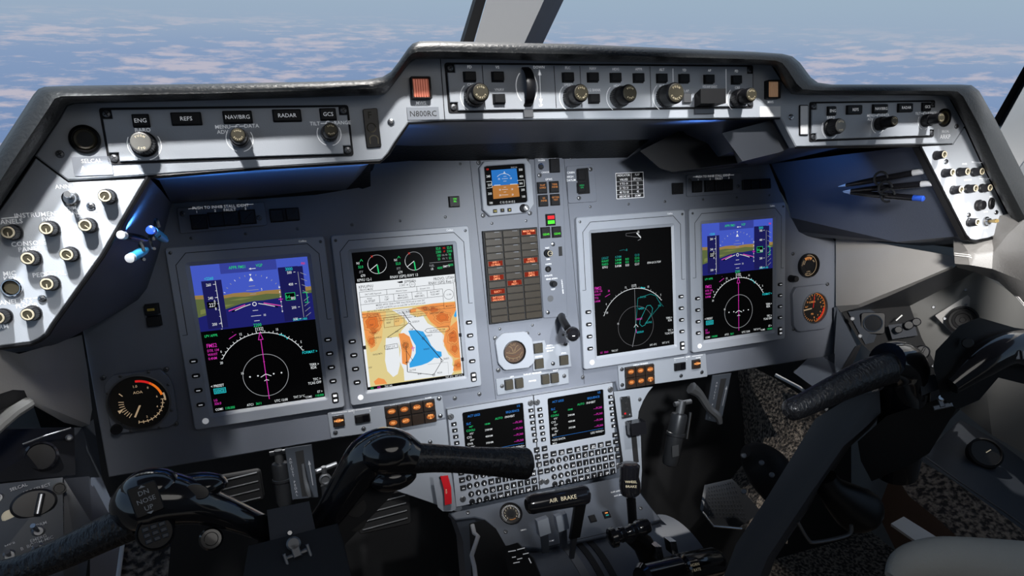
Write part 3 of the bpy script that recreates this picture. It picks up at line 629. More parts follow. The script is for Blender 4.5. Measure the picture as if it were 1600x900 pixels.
U = Unit('key_socket', 'round open black socket under MIC KEY lettering', 'socket', (20,449), ZF); b = MB(); b.lathe([(.0078,0),(.0078,.004),(.0070,.005),(.0064,.005),(.0060,.001)], 'chrome', 32, cap=False); b.disc(0,0,.0066,.001,'gauge_face'); b.lathe([(.005,.0005),(.0055,.003),(.002,.003)],'gold_cap',20); part('socket', b, U.root)
U = Unit('push_switch', 'black round push switch below the lower knobs of the right wing panel', 'switch', (1528,321), ZF); b = MB(); b.lathe([(.008,0),(.008,.003),(.0065,.004),(.0065,.008),(.005,.009)], 'knob_black', 24); part('switch', b, U.root)
U = Unit('jack_socket', 'small black jack socket with two holes on the right wing panel', 'socket', (1548,318), ZF); b = MB(); b.prism(circ(0,0,.0055,.0085), 0, .003, 'black_plastic', .0006); b.disc(0,.004,.0022,.0032,'steel'); b.disc(0,-.004,.0022,.0032,'steel'); part('socket', b, U.root)
for p in ((142,322),(66,467),(1477.5,252.5),(1513,336),(1556,332)):
    q = S(p[0],p[1],ZF); o = part('screw', SCREW, gs, tuple(q-GO))
b = MB()
def gt(t, px, h, rot=0): q = G(px[0],px[1],ZF); b.text(t, q[0], q[1], h*.82, .0003, 'white_ink', rot=rot)
def gl_(pts, w=.0007): b.line([G(x,y,ZF)[:2] for x,y in pts], w, .0003, 'white_ink')
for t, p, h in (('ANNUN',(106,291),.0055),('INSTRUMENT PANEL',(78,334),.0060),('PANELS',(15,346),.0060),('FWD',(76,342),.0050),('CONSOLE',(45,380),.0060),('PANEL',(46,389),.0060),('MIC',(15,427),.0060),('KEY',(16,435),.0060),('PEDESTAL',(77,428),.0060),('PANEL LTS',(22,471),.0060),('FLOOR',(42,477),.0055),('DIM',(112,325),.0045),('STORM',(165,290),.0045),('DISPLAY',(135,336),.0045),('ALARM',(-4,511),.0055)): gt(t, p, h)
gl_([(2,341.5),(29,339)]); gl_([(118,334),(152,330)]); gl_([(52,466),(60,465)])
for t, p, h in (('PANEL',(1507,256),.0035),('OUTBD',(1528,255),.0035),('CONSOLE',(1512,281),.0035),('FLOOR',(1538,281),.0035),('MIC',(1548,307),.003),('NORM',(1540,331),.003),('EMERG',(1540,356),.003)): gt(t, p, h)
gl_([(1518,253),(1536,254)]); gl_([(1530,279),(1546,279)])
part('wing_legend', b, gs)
# ================================================================== FLIGHT DISPLAYS
BW, BH = .203, .251
SW, SH = .1505, .2045; SX, SY = .0262, -.0268         # screen offset from the bezel's top-left corner
LSK_L = [(-.1,0)]
def bezel_mesh():
    b = MB(); n = 5
    o = rpoly([(0,-BH),(BW,-BH),(BW,0),(0,0)], .005, n)
    i = rpoly([(SX-.004,SY-SH-.004),(SX+SW+.004,SY-SH-.004),(SX+SW+.004,SY+.004),(SX-.004,SY+.004)], .004, n)
    b.frame(o, i, -.010, 0, 'bezel_paint', .0012)
    i2 = rpoly([(SX,SY-SH),(SX+SW,SY-SH),(SX+SW,SY),(SX,SY)], .0012, n)
    # sloping inner lip
    vs = [(x,y,-.0011) for x,y in inset(i, -.0001)]+[(x,y,-.0035) for x,y in i2]; k = len(i)
    b.add(vs, [(j,(j+1)%k,k+(j+1)%k,k+j) for j in range(k)], 'bezel_paint')
    c = .014; e = .010
    # incised outline: mitred corners at the top, running down both edges
    b.line([(e,-.118),(.004,-.118)], .0007, .0002, 'seam'); b.line([(BW-e,-.118),(BW-.004,-.118)], .0007, .0002, 'seam')
    b.line([(e,-.118),(e,-c-e),(c+e,-e+.001),(BW-c-e,-e+.001),(BW-e,-c-e),(BW-e,-.118)], .0009, .0002, 'seam')
    return b.mesh('bezel')
BEZ = bezel_mesh()
b = MB(); b.box(0,0,.0105,.0062,0,.0008,'seam',0,.0028); b.box(0,0,.0090,.0048,0,.0026,'black_plastic',.0006,.0022); b.box(0,0,.0052,.0015,0,.0028,'white_ink',0,.0006); LSK = b.mesh('bezel_key')
b = MB(); b.box(0,0,.0095,.0155,0,.0010,'seam',0,.003)
for s_ in (-1,1): b.box(0,s_*.0036,.0072,.0060,.001,.0026,'black_plastic',.0006,.0012); b.text('BRT' if s_ > 0 else 'DIM', 0, s_*.0036, .0026, .0028, 'white_ink'); b.box(0,s_*.0036,.0052,.0034,.0026,.0027,'white_ink')
ROCK = b.mesh('brightness_key')
b = MB(); b.lathe([(.0042,0),(.0042,.0006),(.0036,.0009)], 'white_ink', 24); DOT = b.mesh('light_sensor')
def text_s(b, t, x, y, h, m, al='c', z=.0006, sx=.78): b.text(t, x, y, h*1.22, z, m, al, 0, sx)
def display(x, y, label, maker):
    r = thing('flight_display', label, 'flight display', (x,y,0), None, 'portrait flight displays on the instrument board')
    part('bezel', BEZ, r)
    for sx in (.0060,BW-.0060):
        part('screw', SCREWS, r, (sx,-.0075,0), Matrix.Rotation(random.random()*3,3,'Z'))
    for k in range(4):
        part('bezel_key', LSK, r, (.0125,-.2245+.0008+k*.0265 if False else -.1545-k*.0205+.000,0)); part('bezel_key', LSK, r, (BW-.0125,-.1475-k*.0205,0))
    part('brightness_key', ROCK, r, (BW-.0125,-.2345,0)); part('light_sensor', DOT, r, (.0150,-.2400,0), label='round white sensor')
    b = MB(); b.text('Collins', BW-.030, -.0048, .0032, .0002, 'white_ink'); part('maker_mark', b, r)
    b = MB(); b.T = Matrix.Translation((SX,SY,-.0034)) @ Matrix.Scale(1,4); maker(b); s = part('screen', b, r); return r
# screen content in screen coordinates: (0,0) top-left, x to SW, y down to -SH
cA, cB = crop(240,280,4.5), crop(240,460,4.0909)
D1O = Vector((0.0,0.0,0)) 
def D1(f, X, Y): q = S(*f(X,Y), -.0034); return (q.x-SX, q.y-SY)
def pfd(b):
    b.rect(0,-SH,SW,0,0,'e_black'); hy = -.0895
    b.rect(0,hy,SW,0,.0001,'e_sky')
    g = lambda pts, f=cA: [D1(f,*p) for p in pts]
    hor = g([(290,822),(420,815),(500,818),(560,805),(640,798),(700,800),(790,785),(880,778),(950,768),(1010,765),(1060,760),(1095,756)])
    hor = [(max(0,min(SW,x)),y) for x,y in hor]; hor[0] = (0,hor[0][1]); hor[-1] = (SW,hor[-1][1])
    b.poly([(0,hy)]+hor+[(SW,hy)], .0002, 'e_ground')
    b.poly([(x,y+.0006) for x,y in hor]+[(x,y-.0045-.001*math.sin(i*2)) for i,(x,y) in reversed(list(enumerate(hor)))], .0003, 'e_hill')
    # navy ground towards the bottom, wedge rising to the right
    w = g([(285,150),(460,95),(560,60),(640,42),(700,38)], cB); b.poly([(0,hy),(0,w[0][1])]+w[1:]+[(SW,w[-1][1]+.004),(SW,hy)], .0004, 'e_navy')
    b.poly(g([(300,100),(420,70),(520,62),(450,85),(300,130)], cB), .0004, 'e_ground2')
    b.poly(g([(480,40),(560,24),(640,20),(560,36)], cB), .0004, 'e_ground2')
    # tapes
    for a in ([(350,716),(490,705),(490,715)],): pass
    def shade(x0,x1,y0,y1,m,z=.0005): b.rect(x0,y1,x1,y0,z,m)
    shade(.0105,.0355,-.0215,-.0870,'e_navy2'); shade(.1095,.1425,-.0125,-.0880,'e_navy2'); shade(.0360,.1085,-.0,-.0140,'e_sky2'); shade(.1095,.136,-.0120,-.0180,'e_navy2',.0006)
    T = lambda t,x,y,h,m,al='c',z=.0010: text_s(b,t,x,y,h,m,al,z)
    T('APPR FMS1',.0580,-.0065,.0042,'e_green'); T('VGP',.0860,-.0065,.0042,'e_green'); b.line([(.074,-.0103),(.081,-.0103)],.0007,.001,'e_white'); b.poly([(.072,-.0103),(.075,-.0090),(.075,-.0116)],.001,'e_white')
    T('<2260',.0205,-.0185,.0040,'e_cyan'); 
    for k,t in ((0,'260'),(1,'240'),(3,'200')): T(t,.0190,-.0270-.0180*k,.0038,'e_white'); b.line([(.0245,-.0270-.018*k),(.0280,-.0270-.018*k)],.0006,.001,'e_white')
    for k in range(8): b.line([(.0262,-.0270-.0088*k),(.0280,-.0270-.0088*k)],.0005,.001,'e_white')
    b.line([(.0280,-.0225),(.0280,-.0865)],.0006,.001,'e_white'); b.rect(.0135,-.0590,.0262,-.0500,.0009,'e_black'); T('227',.0200,-.0545,.0052,'e_white'); T('6',.0235,-.0495,.0038,'e_white'); T('8',.0235,-.0600,.0038,'e_white')
    T('3000',.1240,-.0150,.0045,'e_cyan'); T('P81',.1440,-.0090,.0035,'e_red')
    for k,t in ((0,'500'),(1,'400'),(2,'300'),(3,'200'),(4,'100')): T(t,.1240,-.0200-.0165*k,.0038,'e_white'); b.line([(.1295,-.0200-.0165*k),(.1320,-.0200-.0165*k)],.0006,.001,'e_white')
    b.rect(.1150,-.0585,.1275,-.0485,.0011,'e_black'); b.line([(.1150,-.0585),(.1275,-.0585),(.1275,-.0485),(.1150,-.0485)],.0006,.0012,'e_green',True); b.text('66',.1180,-.0535,.0060,.0013,'e_green'); b.text('80',.1245,-.056,.0050,.0013,'e_white')
    for k in range(4): b.line([(.1385,-.0215-.0085*k),(.1460,-.0255-.0085*k)],.0006,.001,'e_grey'); b.line([(.1385,-.0840+.0075*k),(.1460,-.0790+.0075*k)],.0006,.001,'e_grey')
    b.line([(.1355,-.0200),(.1355,-.0850)],.0006,.001,'e_grey'); b.line([(.1380,-.0500),(.1435,-.0500),(.1435,-.0640),(.1395,-.0640)],.0009,.0011,'e_green'); b.line([(.1080,-.0360),(.1080,-.0750)],.0006,.001,'e_grey')
    for k in range(6): b.disc(.1080,-.0390-.0068*k,.0009,.0011,'e_white',8)
    b.line([(.1050,-.0560),(.1110,-.0560)],.0009,.0012,'e_mag'); b.line([(.1080,-.0530),(.1080,-.0590)],.0009,.0012,'e_mag')
    # attitude symbology
    cx0, cy0 = .0730, -.0600
    for k in range(13):
        a = math.radians(150-10*k); r = .0400; b.line([(cx0+r*math.cos(a),cy0+r*math.sin(a)),(cx0+(r+.0022)*math.cos(a),cy0+(r+.0022)*math.sin(a))],.0007,.001,'e_grey' if k % 3 else 'e_white')
    b.poly([(cx0,cy0+.0385),(cx0-.0028,cy0+.0330),(cx0+.0028,cy0+.0330)],.0011,'e_white'); b.poly([(cx0,cy0+.0395),(cx0-.0015,cy0+.0425),(cx0+.0015,cy0+.0425)],.0011,'e_white')
    for y,w_ in ((.026,.004),(.0205,.008),(.0150,.004),(-.0080,.0035),(-.0155,.0065),(-.0225,.0035)): b.line([(cx0-w_,cy0+y),(cx0+w_,cy0+y)],.0006,.001,'e_grey' if y > 0 else 'e_white')
    T('5',cx0+.012,cy0+.0205,.0032,'e_white'); T('10',cx0+.011,cy0-.0155,.0032,'e_white')
    for s_ in (-1,1):
        b.line([(cx0+s_*.005,cy0+.001),(cx0+s_*.014,cy0-.0015),(cx0+s_*.030,cy0-.0065)],.0016,.0011,'e_black'); b.line([(cx0+s_*.005,cy0+.0012),(cx0+s_*.014,cy0-.0012),(cx0+s_*.026,cy0-.0052)],.0009,.0012,'e_white'); b.line([(cx0+s_*.012,cy0+.0012),(cx0+s_*.034,cy0-.0050)],.0011,.0013,'e_pink')
    b.arc(cx0,cy0+.001,.0024,0,360,.0009,.0014,'e_white'); T('2200',cx0,cy0-.0285,.0048,'e_green'); T('29.92IN 1400',.1300,-.0870,.0032,'e_cyan')
    # lower half: compass arc and map
    cx, cy = D1(cB,718,515); R = .0540*1.04; T2 = T
    R = abs(D1(cB,700,243)[1]-cy)
    b.arc(cx,cy,R,28,150,.0008,.001,'e_white',40)
    for k in range(25):
        a = math.radians(28+122/24*k); l_ = .0030 if k % 2 else .0018; b.line([(cx+R*math.cos(a),cy+R*math.sin(a)),(cx+(R+l_)*math.cos(a),cy+(R+l_)*math.sin(a))],.0007,.001,'e_white')
    for a,t in ((112,'12'),(70,'15'),(142,'6'),(38,'S')): a = math.radians(a); T(t,cx+(R+.0062)*math.cos(a),cy+(R+.0062)*math.sin(a),.0035,'e_white')
    T('[132]',cx,cy+R+.0058,.0045,'e_white'); T('20',cx-R*.88-.001,cy+R*.42,.0035,'e_white')
    for k in range(5): b.disc(cx+.026+.0022*k,cy+R*.905-.0007*k*k*.6,.0010,.0012,'e_cyan',8)
    r2 = abs(D1(cB,718,380)[1]-cy); b.arc(cx,cy,r2,0,360,.0007,.001,'e_grey',48); T('10',cx-r2-.0002,cy+.0070,.0035,'e_white')
    b.line([(cx,cy-r2-.005),(cx,cy+R-.0095)],.0009,.0011,'e_mag'); b.line([(cx,cy+R+.001),(cx-.003,cy+R-.0095),(cx+.003,cy+R-.0095)],.0008,.0011,'e_mag',True); b.disc(cx,cy+.0195,.0013,.0012,'e_mag',3)
    for k in (-2,-1,1,2): b.disc(cx+k*.0105,cy+.0005,.0011,.0012,'e_white',10)
    b.line([(cx-.0070,cy-.002),(cx,cy+.0016),(cx+.0070,cy-.002)],.0009,.0012,'e_white'); b.line([(cx-.003,cy-.0080),(cx,cy-.0065),(cx+.003,cy-.0080)],.0008,.0012,'e_white')
    T('LPV APPR',.0040,-.0960,.0036,'e_green','l'); b.line([(.034,-.1035),(.044,-.098)],.0008,.0011,'e_mag'); T('?',.040,-.094,.003,'e_mag')
    T('FMS2',.0045,-.1095,.0055,'e_mag','l'); T('DTK 134',.0045,-.1165,.0036,'e_mag','l'); T('WAVIT',.0045,-.1220,.0036,'e_mag','l'); T('0.4NM',.0045,-.1275,.0036,'e_mag','l')
    T('FORMAT >',.1480,-.1355,.0040,'e_cyan','r'); T('TERR >',.1480,-.1545,.0038,'e_white','r'); T('RDR',.1440,-.1590,.0038,'e_white','r'); T('TFC >',.1480,-.1765,.0038,'e_white','r'); T('TCAS OFF',.1480,-.1815,.0038,'e_white','r')
    T('< PRESET',.0020,-.1665,.0038,'e_white','l'); b.rect(.0050,-.1775,.0200,-.1705,.0008,'e_dteal'); b.line([(.005,-.1775),(.020,-.1775),(.020,-.1705),(.005,-.1705)],.0006,.001,'e_cyan',True); T('LOC2',.0125,-.1740,.0040,'e_cyan'); T('LG',.0030,-.1865,.0034,'e_mag','l'); T('326.0',.0030,-.1915,.0036,'e_mag','l')
    T('COM1',.0030,-.2000,.0034,'e_white','l'); T('118.000',.0155,-.2000,.0036,'e_green','l'); T('ATC1',.0440,-.2000,.0034,'e_white','l'); T('3611',.0560,-.2000,.0036,'e_green','l'); T('UTC 12:08',.0900,-.2000,.0036,'e_white'); T('TAT 21°C',.1150,-.1985,.0034,'e_white'); T('ET >',.1480,-.1955,.0034,'e_white','r'); T('COM2',.1280,-.2010,.0030,'e_white'); T('118.000',.1490,-.2010,.0034,'e_green','r')
c2a, c2b = crop(500,330,5.625), crop(500,470,4.2857)
D2X, D2Y = .2118, 0.0
def D2(f, X, Y): q = S(*f(X,Y), -.0034); return (q.x-D2X-SX, q.y-SY)
def clampS(p): return (max(0.0, min(SW, p[0])), max(-SH, min(0.0, p[1])))
def chart(b):
    T = lambda t,x,y,h,m,al='c',z=.0012: text_s(b,t,x,y,h,m,al,z)
    b.rect(0,-SH,SW,0,0,'e_black')
    for cx in (.0345,.0890):
        cy = -.0195; b.arc(cx,cy,.0135,-20,330 if False else 165,.0006,.001,'e_grey'); b.arc(cx,cy,.0135,165,340,.0006,.001,'e_white'); b.line([(cx,cy),(cx-.011,cy-.0075)],.0009,.0011,'e_white'); b.text('X',cx-.0065,cy+.0120,.0040,.0011,'e_red')
        b.line([(cx,cy-.001),(cx+.001,cy-.014)],.0018,.0011,'e_green'); T('N1',cx-.0270,cy+.004,.0036,'e_white'); T('52.0',cx-.0240,cy-.0015,.0038,'e_green'); b.line([(cx-.024,cy+.006),(cx-.022,cy+.009),(cx-.020,cy+.006)],.0006,.001,'e_green'); T('ITT',cx-.0240,cy-.0090,.0036,'e_grey'); T('679',cx-.0220,cy-.0145,.0040,'e_white')
    for k in range(4):
        T(('52.0','2300','100','53')[k],.1270,-.0040-.0052*k,.0038,'e_green'); T(('52.0','2300','98','52')[k],.1440,-.0040-.0052*k,.0038,'e_green')
        T(('N2','FF','OIL PSI','OIL °C')[k],.1350+.001,-.0040-.0052*k,.0026,'e_red' if k < 2 else 'e_grey')
    b.line([(.112,-.0245),(.148,-.0245)],.0005,.001,'e_grey'); T('FUEL',.1150,-.0285,.0032,'e_grey'); T('4600',.1270,-.0330,.0036,'e_green'); T('EMPTY',.1375,-.0315,.0034,'e_white'); T('4600',.1480,-.0300,.0036,'e_green','r'); T('LB',.115,-.0335,.0032,'e_white')
    T('KPVU 12-1',.0140,-.0400,.0042,'e_white'); T('RNAV (GPS) RWY 13',.0720,-.0400,.0042,'e_white')
    py0 = -.0445; b.rect(.0015,-SH+.0045,SW-.0015,py0,.0003,'e_paper')
    T('KPVU/PVU',.0150,-.0500,.0042,'e_ink'); T('PROVO MUNI',.0150,-.0545,.0028,'e_ink'); b.poly([(.060,-.0480),(.069,-.0470),(.069,-.0500),(.064,-.0500)],.001,'e_ink'); T('JEPPESEN',.0800,-.0485,.0040,'e_ink'); T('5 DEC 14',.0700,-.0535,.0030,'e_ink'); b.arc(.0830,-.0535,.0042,0,360,.0005,.001,'e_ink',20); T('12-1',.0830,-.0535,.0026,'e_ink')
    T('PROVO, UTAH',.1480,-.0490,.0045,'e_ink','r'); T('RNAV (GPS) Rwy 13',.1490,-.0545,.0044,'e_ink','r')
    ys = (-.0575,-.0650,-.0760,-.0905,-.0955)
    for y in ys: b.line([(.0045,y),(SW-.0045 if y == ys[0] else .1280,y)],.0005,.001,'e_ink')
    for x,a,c_ in ((.0045,0,4),(.0325,1,2),(.0535,1,2),(.0810,1,2),(.1040,1,2),(.1280,1,4),(.1460,0,4),(.0440,0,1),(.0890,0,1),(.1150,0,1)): b.line([(x,ys[a]),(x,ys[c_])],.0005,.001,'e_ink')
    b.line([(.128,-.0955),(.1460,-.0955)],.0005,.001,'e_ink'); b.arc(.1370,-.0745,.0075,0,360,.0005,.001,'e_ink'); T('11,100',.1370,-.0745,.0026,'e_ink'); T('MSA RW13',.1370,-.0920,.0024,'e_ink')
    T('*SALT LAKE CITY Approach',.0240,-.0615,.0023,'e_ink',sx=.7) if False else T('SALT LAKE Approach',.0240,-.0615,.0024,'e_ink'); T('PROVO Tower',.0660,-.0615,.0024,'e_ink'); T('Ground 119.4',.1010,-.0615,.0024,'e_ink')
    T('WAAS',.0180,-.0680,.0024,'e_ink'); T('Ch 97207',.0180,-.0720,.0036,'e_ink'); T('Final',.0430,-.0680,.0024,'e_ink'); T('134°',.0430,-.0720,.0034,'e_ink'); T('Minimum Alt',.0670,-.0680,.0024,'e_ink'); T('6800\'(2303\')',.0670,-.0720,.0030,'e_ink'); T('LPV DA',.0920,-.0680,.0024,'e_ink'); T('4880\'(383\')',.0920,-.0720,.0030,'e_ink'); T('Apt Elev 4497\'',.1160,-.0680,.0024,'e_ink'); T('TDZE 4497\'',.1160,-.0720,.0026,'e_ink')
    T('MISSED APCH: Climb to 9000\' direct PICHI and on track 226°',.0630,-.0790,.0026,'e_ink'); T('to CASTI and RICHI, turn on track 296° to PICHI and on track',.0630,-.0830,.0026,'e_ink'); T('302° to ITLY VOR and hold.',.0290,-.0870,.0026,'e_ink'); T('Alt Set: INCHES',.0200,-.0930,.0024,'e_ink'); T('Trans level: FL 180',.0660,-.0930,.0024,'e_ink'); T('Trans alt: 18000\'',.1050,-.0930,.0024,'e_ink')
    T('1. For uncompensated Baro-VNAV systems procedure not authorized.',.0640,-.0985,.0024,'e_ink'); T('2. Rwy 13 helicopter visibility reduction below 1 SM not authorized.',.0640,-.1020,.0024,'e_ink')
    # plan view
    mt = D2(c2b,270,72)[1]; yb = -SH+.0045; x0, x1 = .0050, SW-.0040; b.rect(x0,yb,x1,mt,.0004,'e_tan')
    P = lambda pts: [(max(x0,min(x1,p[0])), max(yb,min(mt,p[1]))) for p in (D2(c2b,*q) for q in pts)]
    white = [(470,62),(560,20),(620,10),(700,60),(740,150),(790,190),(830,240),(850,330),(890,380),(885,450),(850,520),(560,560),(540,500),(560,450),(535,430),(560,350),(600,250),(560,180),(500,90)]
    b.poly(P([(480,60),(620,45),(600,90),(650,110),(690,100),(720,150),(790,190),(830,230),(830,300),(860,360),(890,380),(885,430),(905,455),(880,500),(565,535),(560,460),(530,400),(540,330),(520,260),(545,200),(590,150),(560,110)]),.0006,'e_paper')
    b.poly(P([(440,250),(520,240),(530,330),(535,430),(520,490),(490,510),(450,470),(435,400)]),.0006,'e_paper')
    b.poly(P([(272,75),(440,70),(440,110),(420,180),(415,260),(380,330),(340,345),(310,290),(285,200)]),.0006,'e_tan2'); b.poly(P([(280,80),(400,78),(420,140),(400,200),(360,215),(370,300),(340,320),(305,250),(290,150)]),.0007,'e_orange')
    b.poly(P([(590,55),(640,40),(760,10),(915,5),(915,60),(930,120),(940,200),(960,470),(900,480),(900,420),(860,350),(820,290),(820,220),(760,170),(700,90),(660,105),(610,85)]),.0006,'e_tan2')
    b.poly(P([(640,45),(760,15),(905,8),(910,60),(880,110),(870,180),(790,180),(740,140),(700,80)]),.0007,'e_orange'); b.poly(P([(840,200),(930,130),(945,300),(950,380),(900,380),(850,330),(825,270)]),.0007,'e_orange'); b.poly(P([(900,400),(955,380),(962,460),(890,470)]),.0007,'e_orange')
    b.poly(P([(600,60),(645,50),(640,75),(600,82)]),.0007,'e_orange')
    b.poly(P([(525,220),(560,215),(600,240),(620,300),(610,370),(580,430),(550,420),(545,330),(535,270)]),.0007,'e_orange'); b.poly(P([(500,120),(540,105),(560,140),(520,170),(495,160)]),.0007,'e_tan2'); b.poly(P([(360,540),(390,515),(430,525),(450,555),(370,562)]),.0007,'e_orange')
    for C_,R_,ax in (((350,150),60,1.1),((360,205),28,.8),((345,270),30,1.2),((820,110),60,.7),((760,60),40,.6),((890,240),40,1.3),((900,320),28,1.2),((925,430),24,1),((700,50),24,.6),((570,300),26,1.3)):
        for k in (1,.72,.45):
            n_ = 18; pts = [(C_[0]+R_*k*math.cos(2*pi*i/n_)*(1+.18*math.sin(i*2.3+C_[0])), C_[1]+R_*k*ax*math.sin(2*pi*i/n_)*(1+.18*math.cos(i*1.7+C_[1]))) for i in range(n_)]
            if k == .72: b.poly(P(pts),.0008,'e_dorange')
            b.line(P(pts),.0004,.0009,'e_brownink',True)
    b.poly(P([(590,200),(640,195),(690,205),(720,250),(745,300),(780,335),(812,340),(815,370),(790,385),(765,380),(745,400),(720,415),(680,430),(600,448),(598,420),(625,380),(640,350),(640,300),(610,250)]),.0008,'e_lake'); b.poly(P([(895,100),(920,55),(925,100),(905,112)]),.0009,'e_lake')
    for a,c_,w_ in (((550,70),(600,140),.0010),((600,150),(690,250),.0010),((690,250),(815,395),.0012),((815,400),(760,495),.0008),((760,495),(585,475),.0008),((590,150),(450,245),.0008),((450,245),(480,245),.0005),((575,300),(585,475),.0010),((575,330),(620,400),.0006)): b.line(P([a,c_]),w_,.0013,'e_ink')
    for c_,r_ in (((572,297),.0042),((572,297),.0022)): p_ = P([c_])[0]; b.arc(p_[0],p_[1],r_,0,360,.0009,.0013,'e_brownink',18)
    for c_ in ((760,495),(690,250),(815,400),(600,145)): p_ = P([c_])[0]; b.arc(p_[0],p_[1],.0018,0,360,.0006,.0014,'e_ink',10)
    p_ = P([(622,320)])[0]; b.line([(p_[0],p_[1]-.004),(p_[0],p_[1]+.004)],.0010,.0014,'e_mag'); b.line([(p_[0]-.003,p_[1]+.001),(p_[0]+.003,p_[1]+.001)],.0009,.0014,'e_mag')
    b.line(P([(700,200),(715,187),(860,168),(868,190),(850,205),(715,212)]),.0006,.0014,'e_ink',True)
    def MT(t,X,Y,h): p = P([(X,Y)])[0]; T(t,p[0],p[1],h,'e_ink',z=.0015)
    for t,X,Y,h in (('Ch 97207 W-13A',785,195,.0030),('GODUV',640,138,.0028),('WUGUT',725,232,.0028),('WAVIT',712,322,.0028),('RAISO',845,385,.0028),('KUTNE',620,462,.0028),('PICHI',800,480,.0028),('134°',612,190,.0032),('314°',515,205,.0026),('8500',665,488,.0026),('RNAV 12.8',470,305,.0026),('(GPS) 13',465,320,.0024),('FAIRFIELD',385,245,.0024),('7605\'',345,160,.0024),('9200\'',360,212,.0024),('ALPINE',590,70,.0024),('EAGLE MTN',385,355,.0024),('SARATOGA 6900\'',780,80,.0026),('11750\'',880,215,.0024),('10913\'',885,245,.0024),('8200\'',460,145,.0028),('6215\'',515,135,.0026),('5320\'',335,445,.0024),('MSA',585,410,.0030),('10761\'',905,430,.0024)): MT(t,X,Y,h)
    b.line(P([(425,115),(560,98),(565,160),(430,180)]),.0006,.0013,'e_brownink',True); b.line(P([(495,107),(497,170)]),.0006,.0013,'e_brownink')
    b.line(P([(430,300),(515,285),(520,312),(435,325)]),.0006,.0014,'e_ink',True); b.line(P([(720,425),(855,410),(860,490)]),.0004,.0013,'e_grey')
    for X,Y in ((297,312),(937,228),(952,390)): p = D2(c2b,X,Y); b.rect(p[0]-.0022,p[1]-.0028,p[0]+.0022,p[1]+.0028,.0016,'e_ink')
    T('IAS',.0050,-SH+.0022,.0030,'e_green','l'); T('835',.0150,-SH+.0022,.0030,'e_mag','l'); T('TAS 245',.0260,-SH+.0022,.0030,'e_white','l'); T('TAT -8°C   SAT 21°C',.1480,-SH+.0022,.0028,'e_white','r')
c3 = crop(880,320,3.461)
D3X = .5935
def D3(X, Y): q = S(*c3(X,Y), -.0034); return (q.x-D3X-SX, q.y-SY)
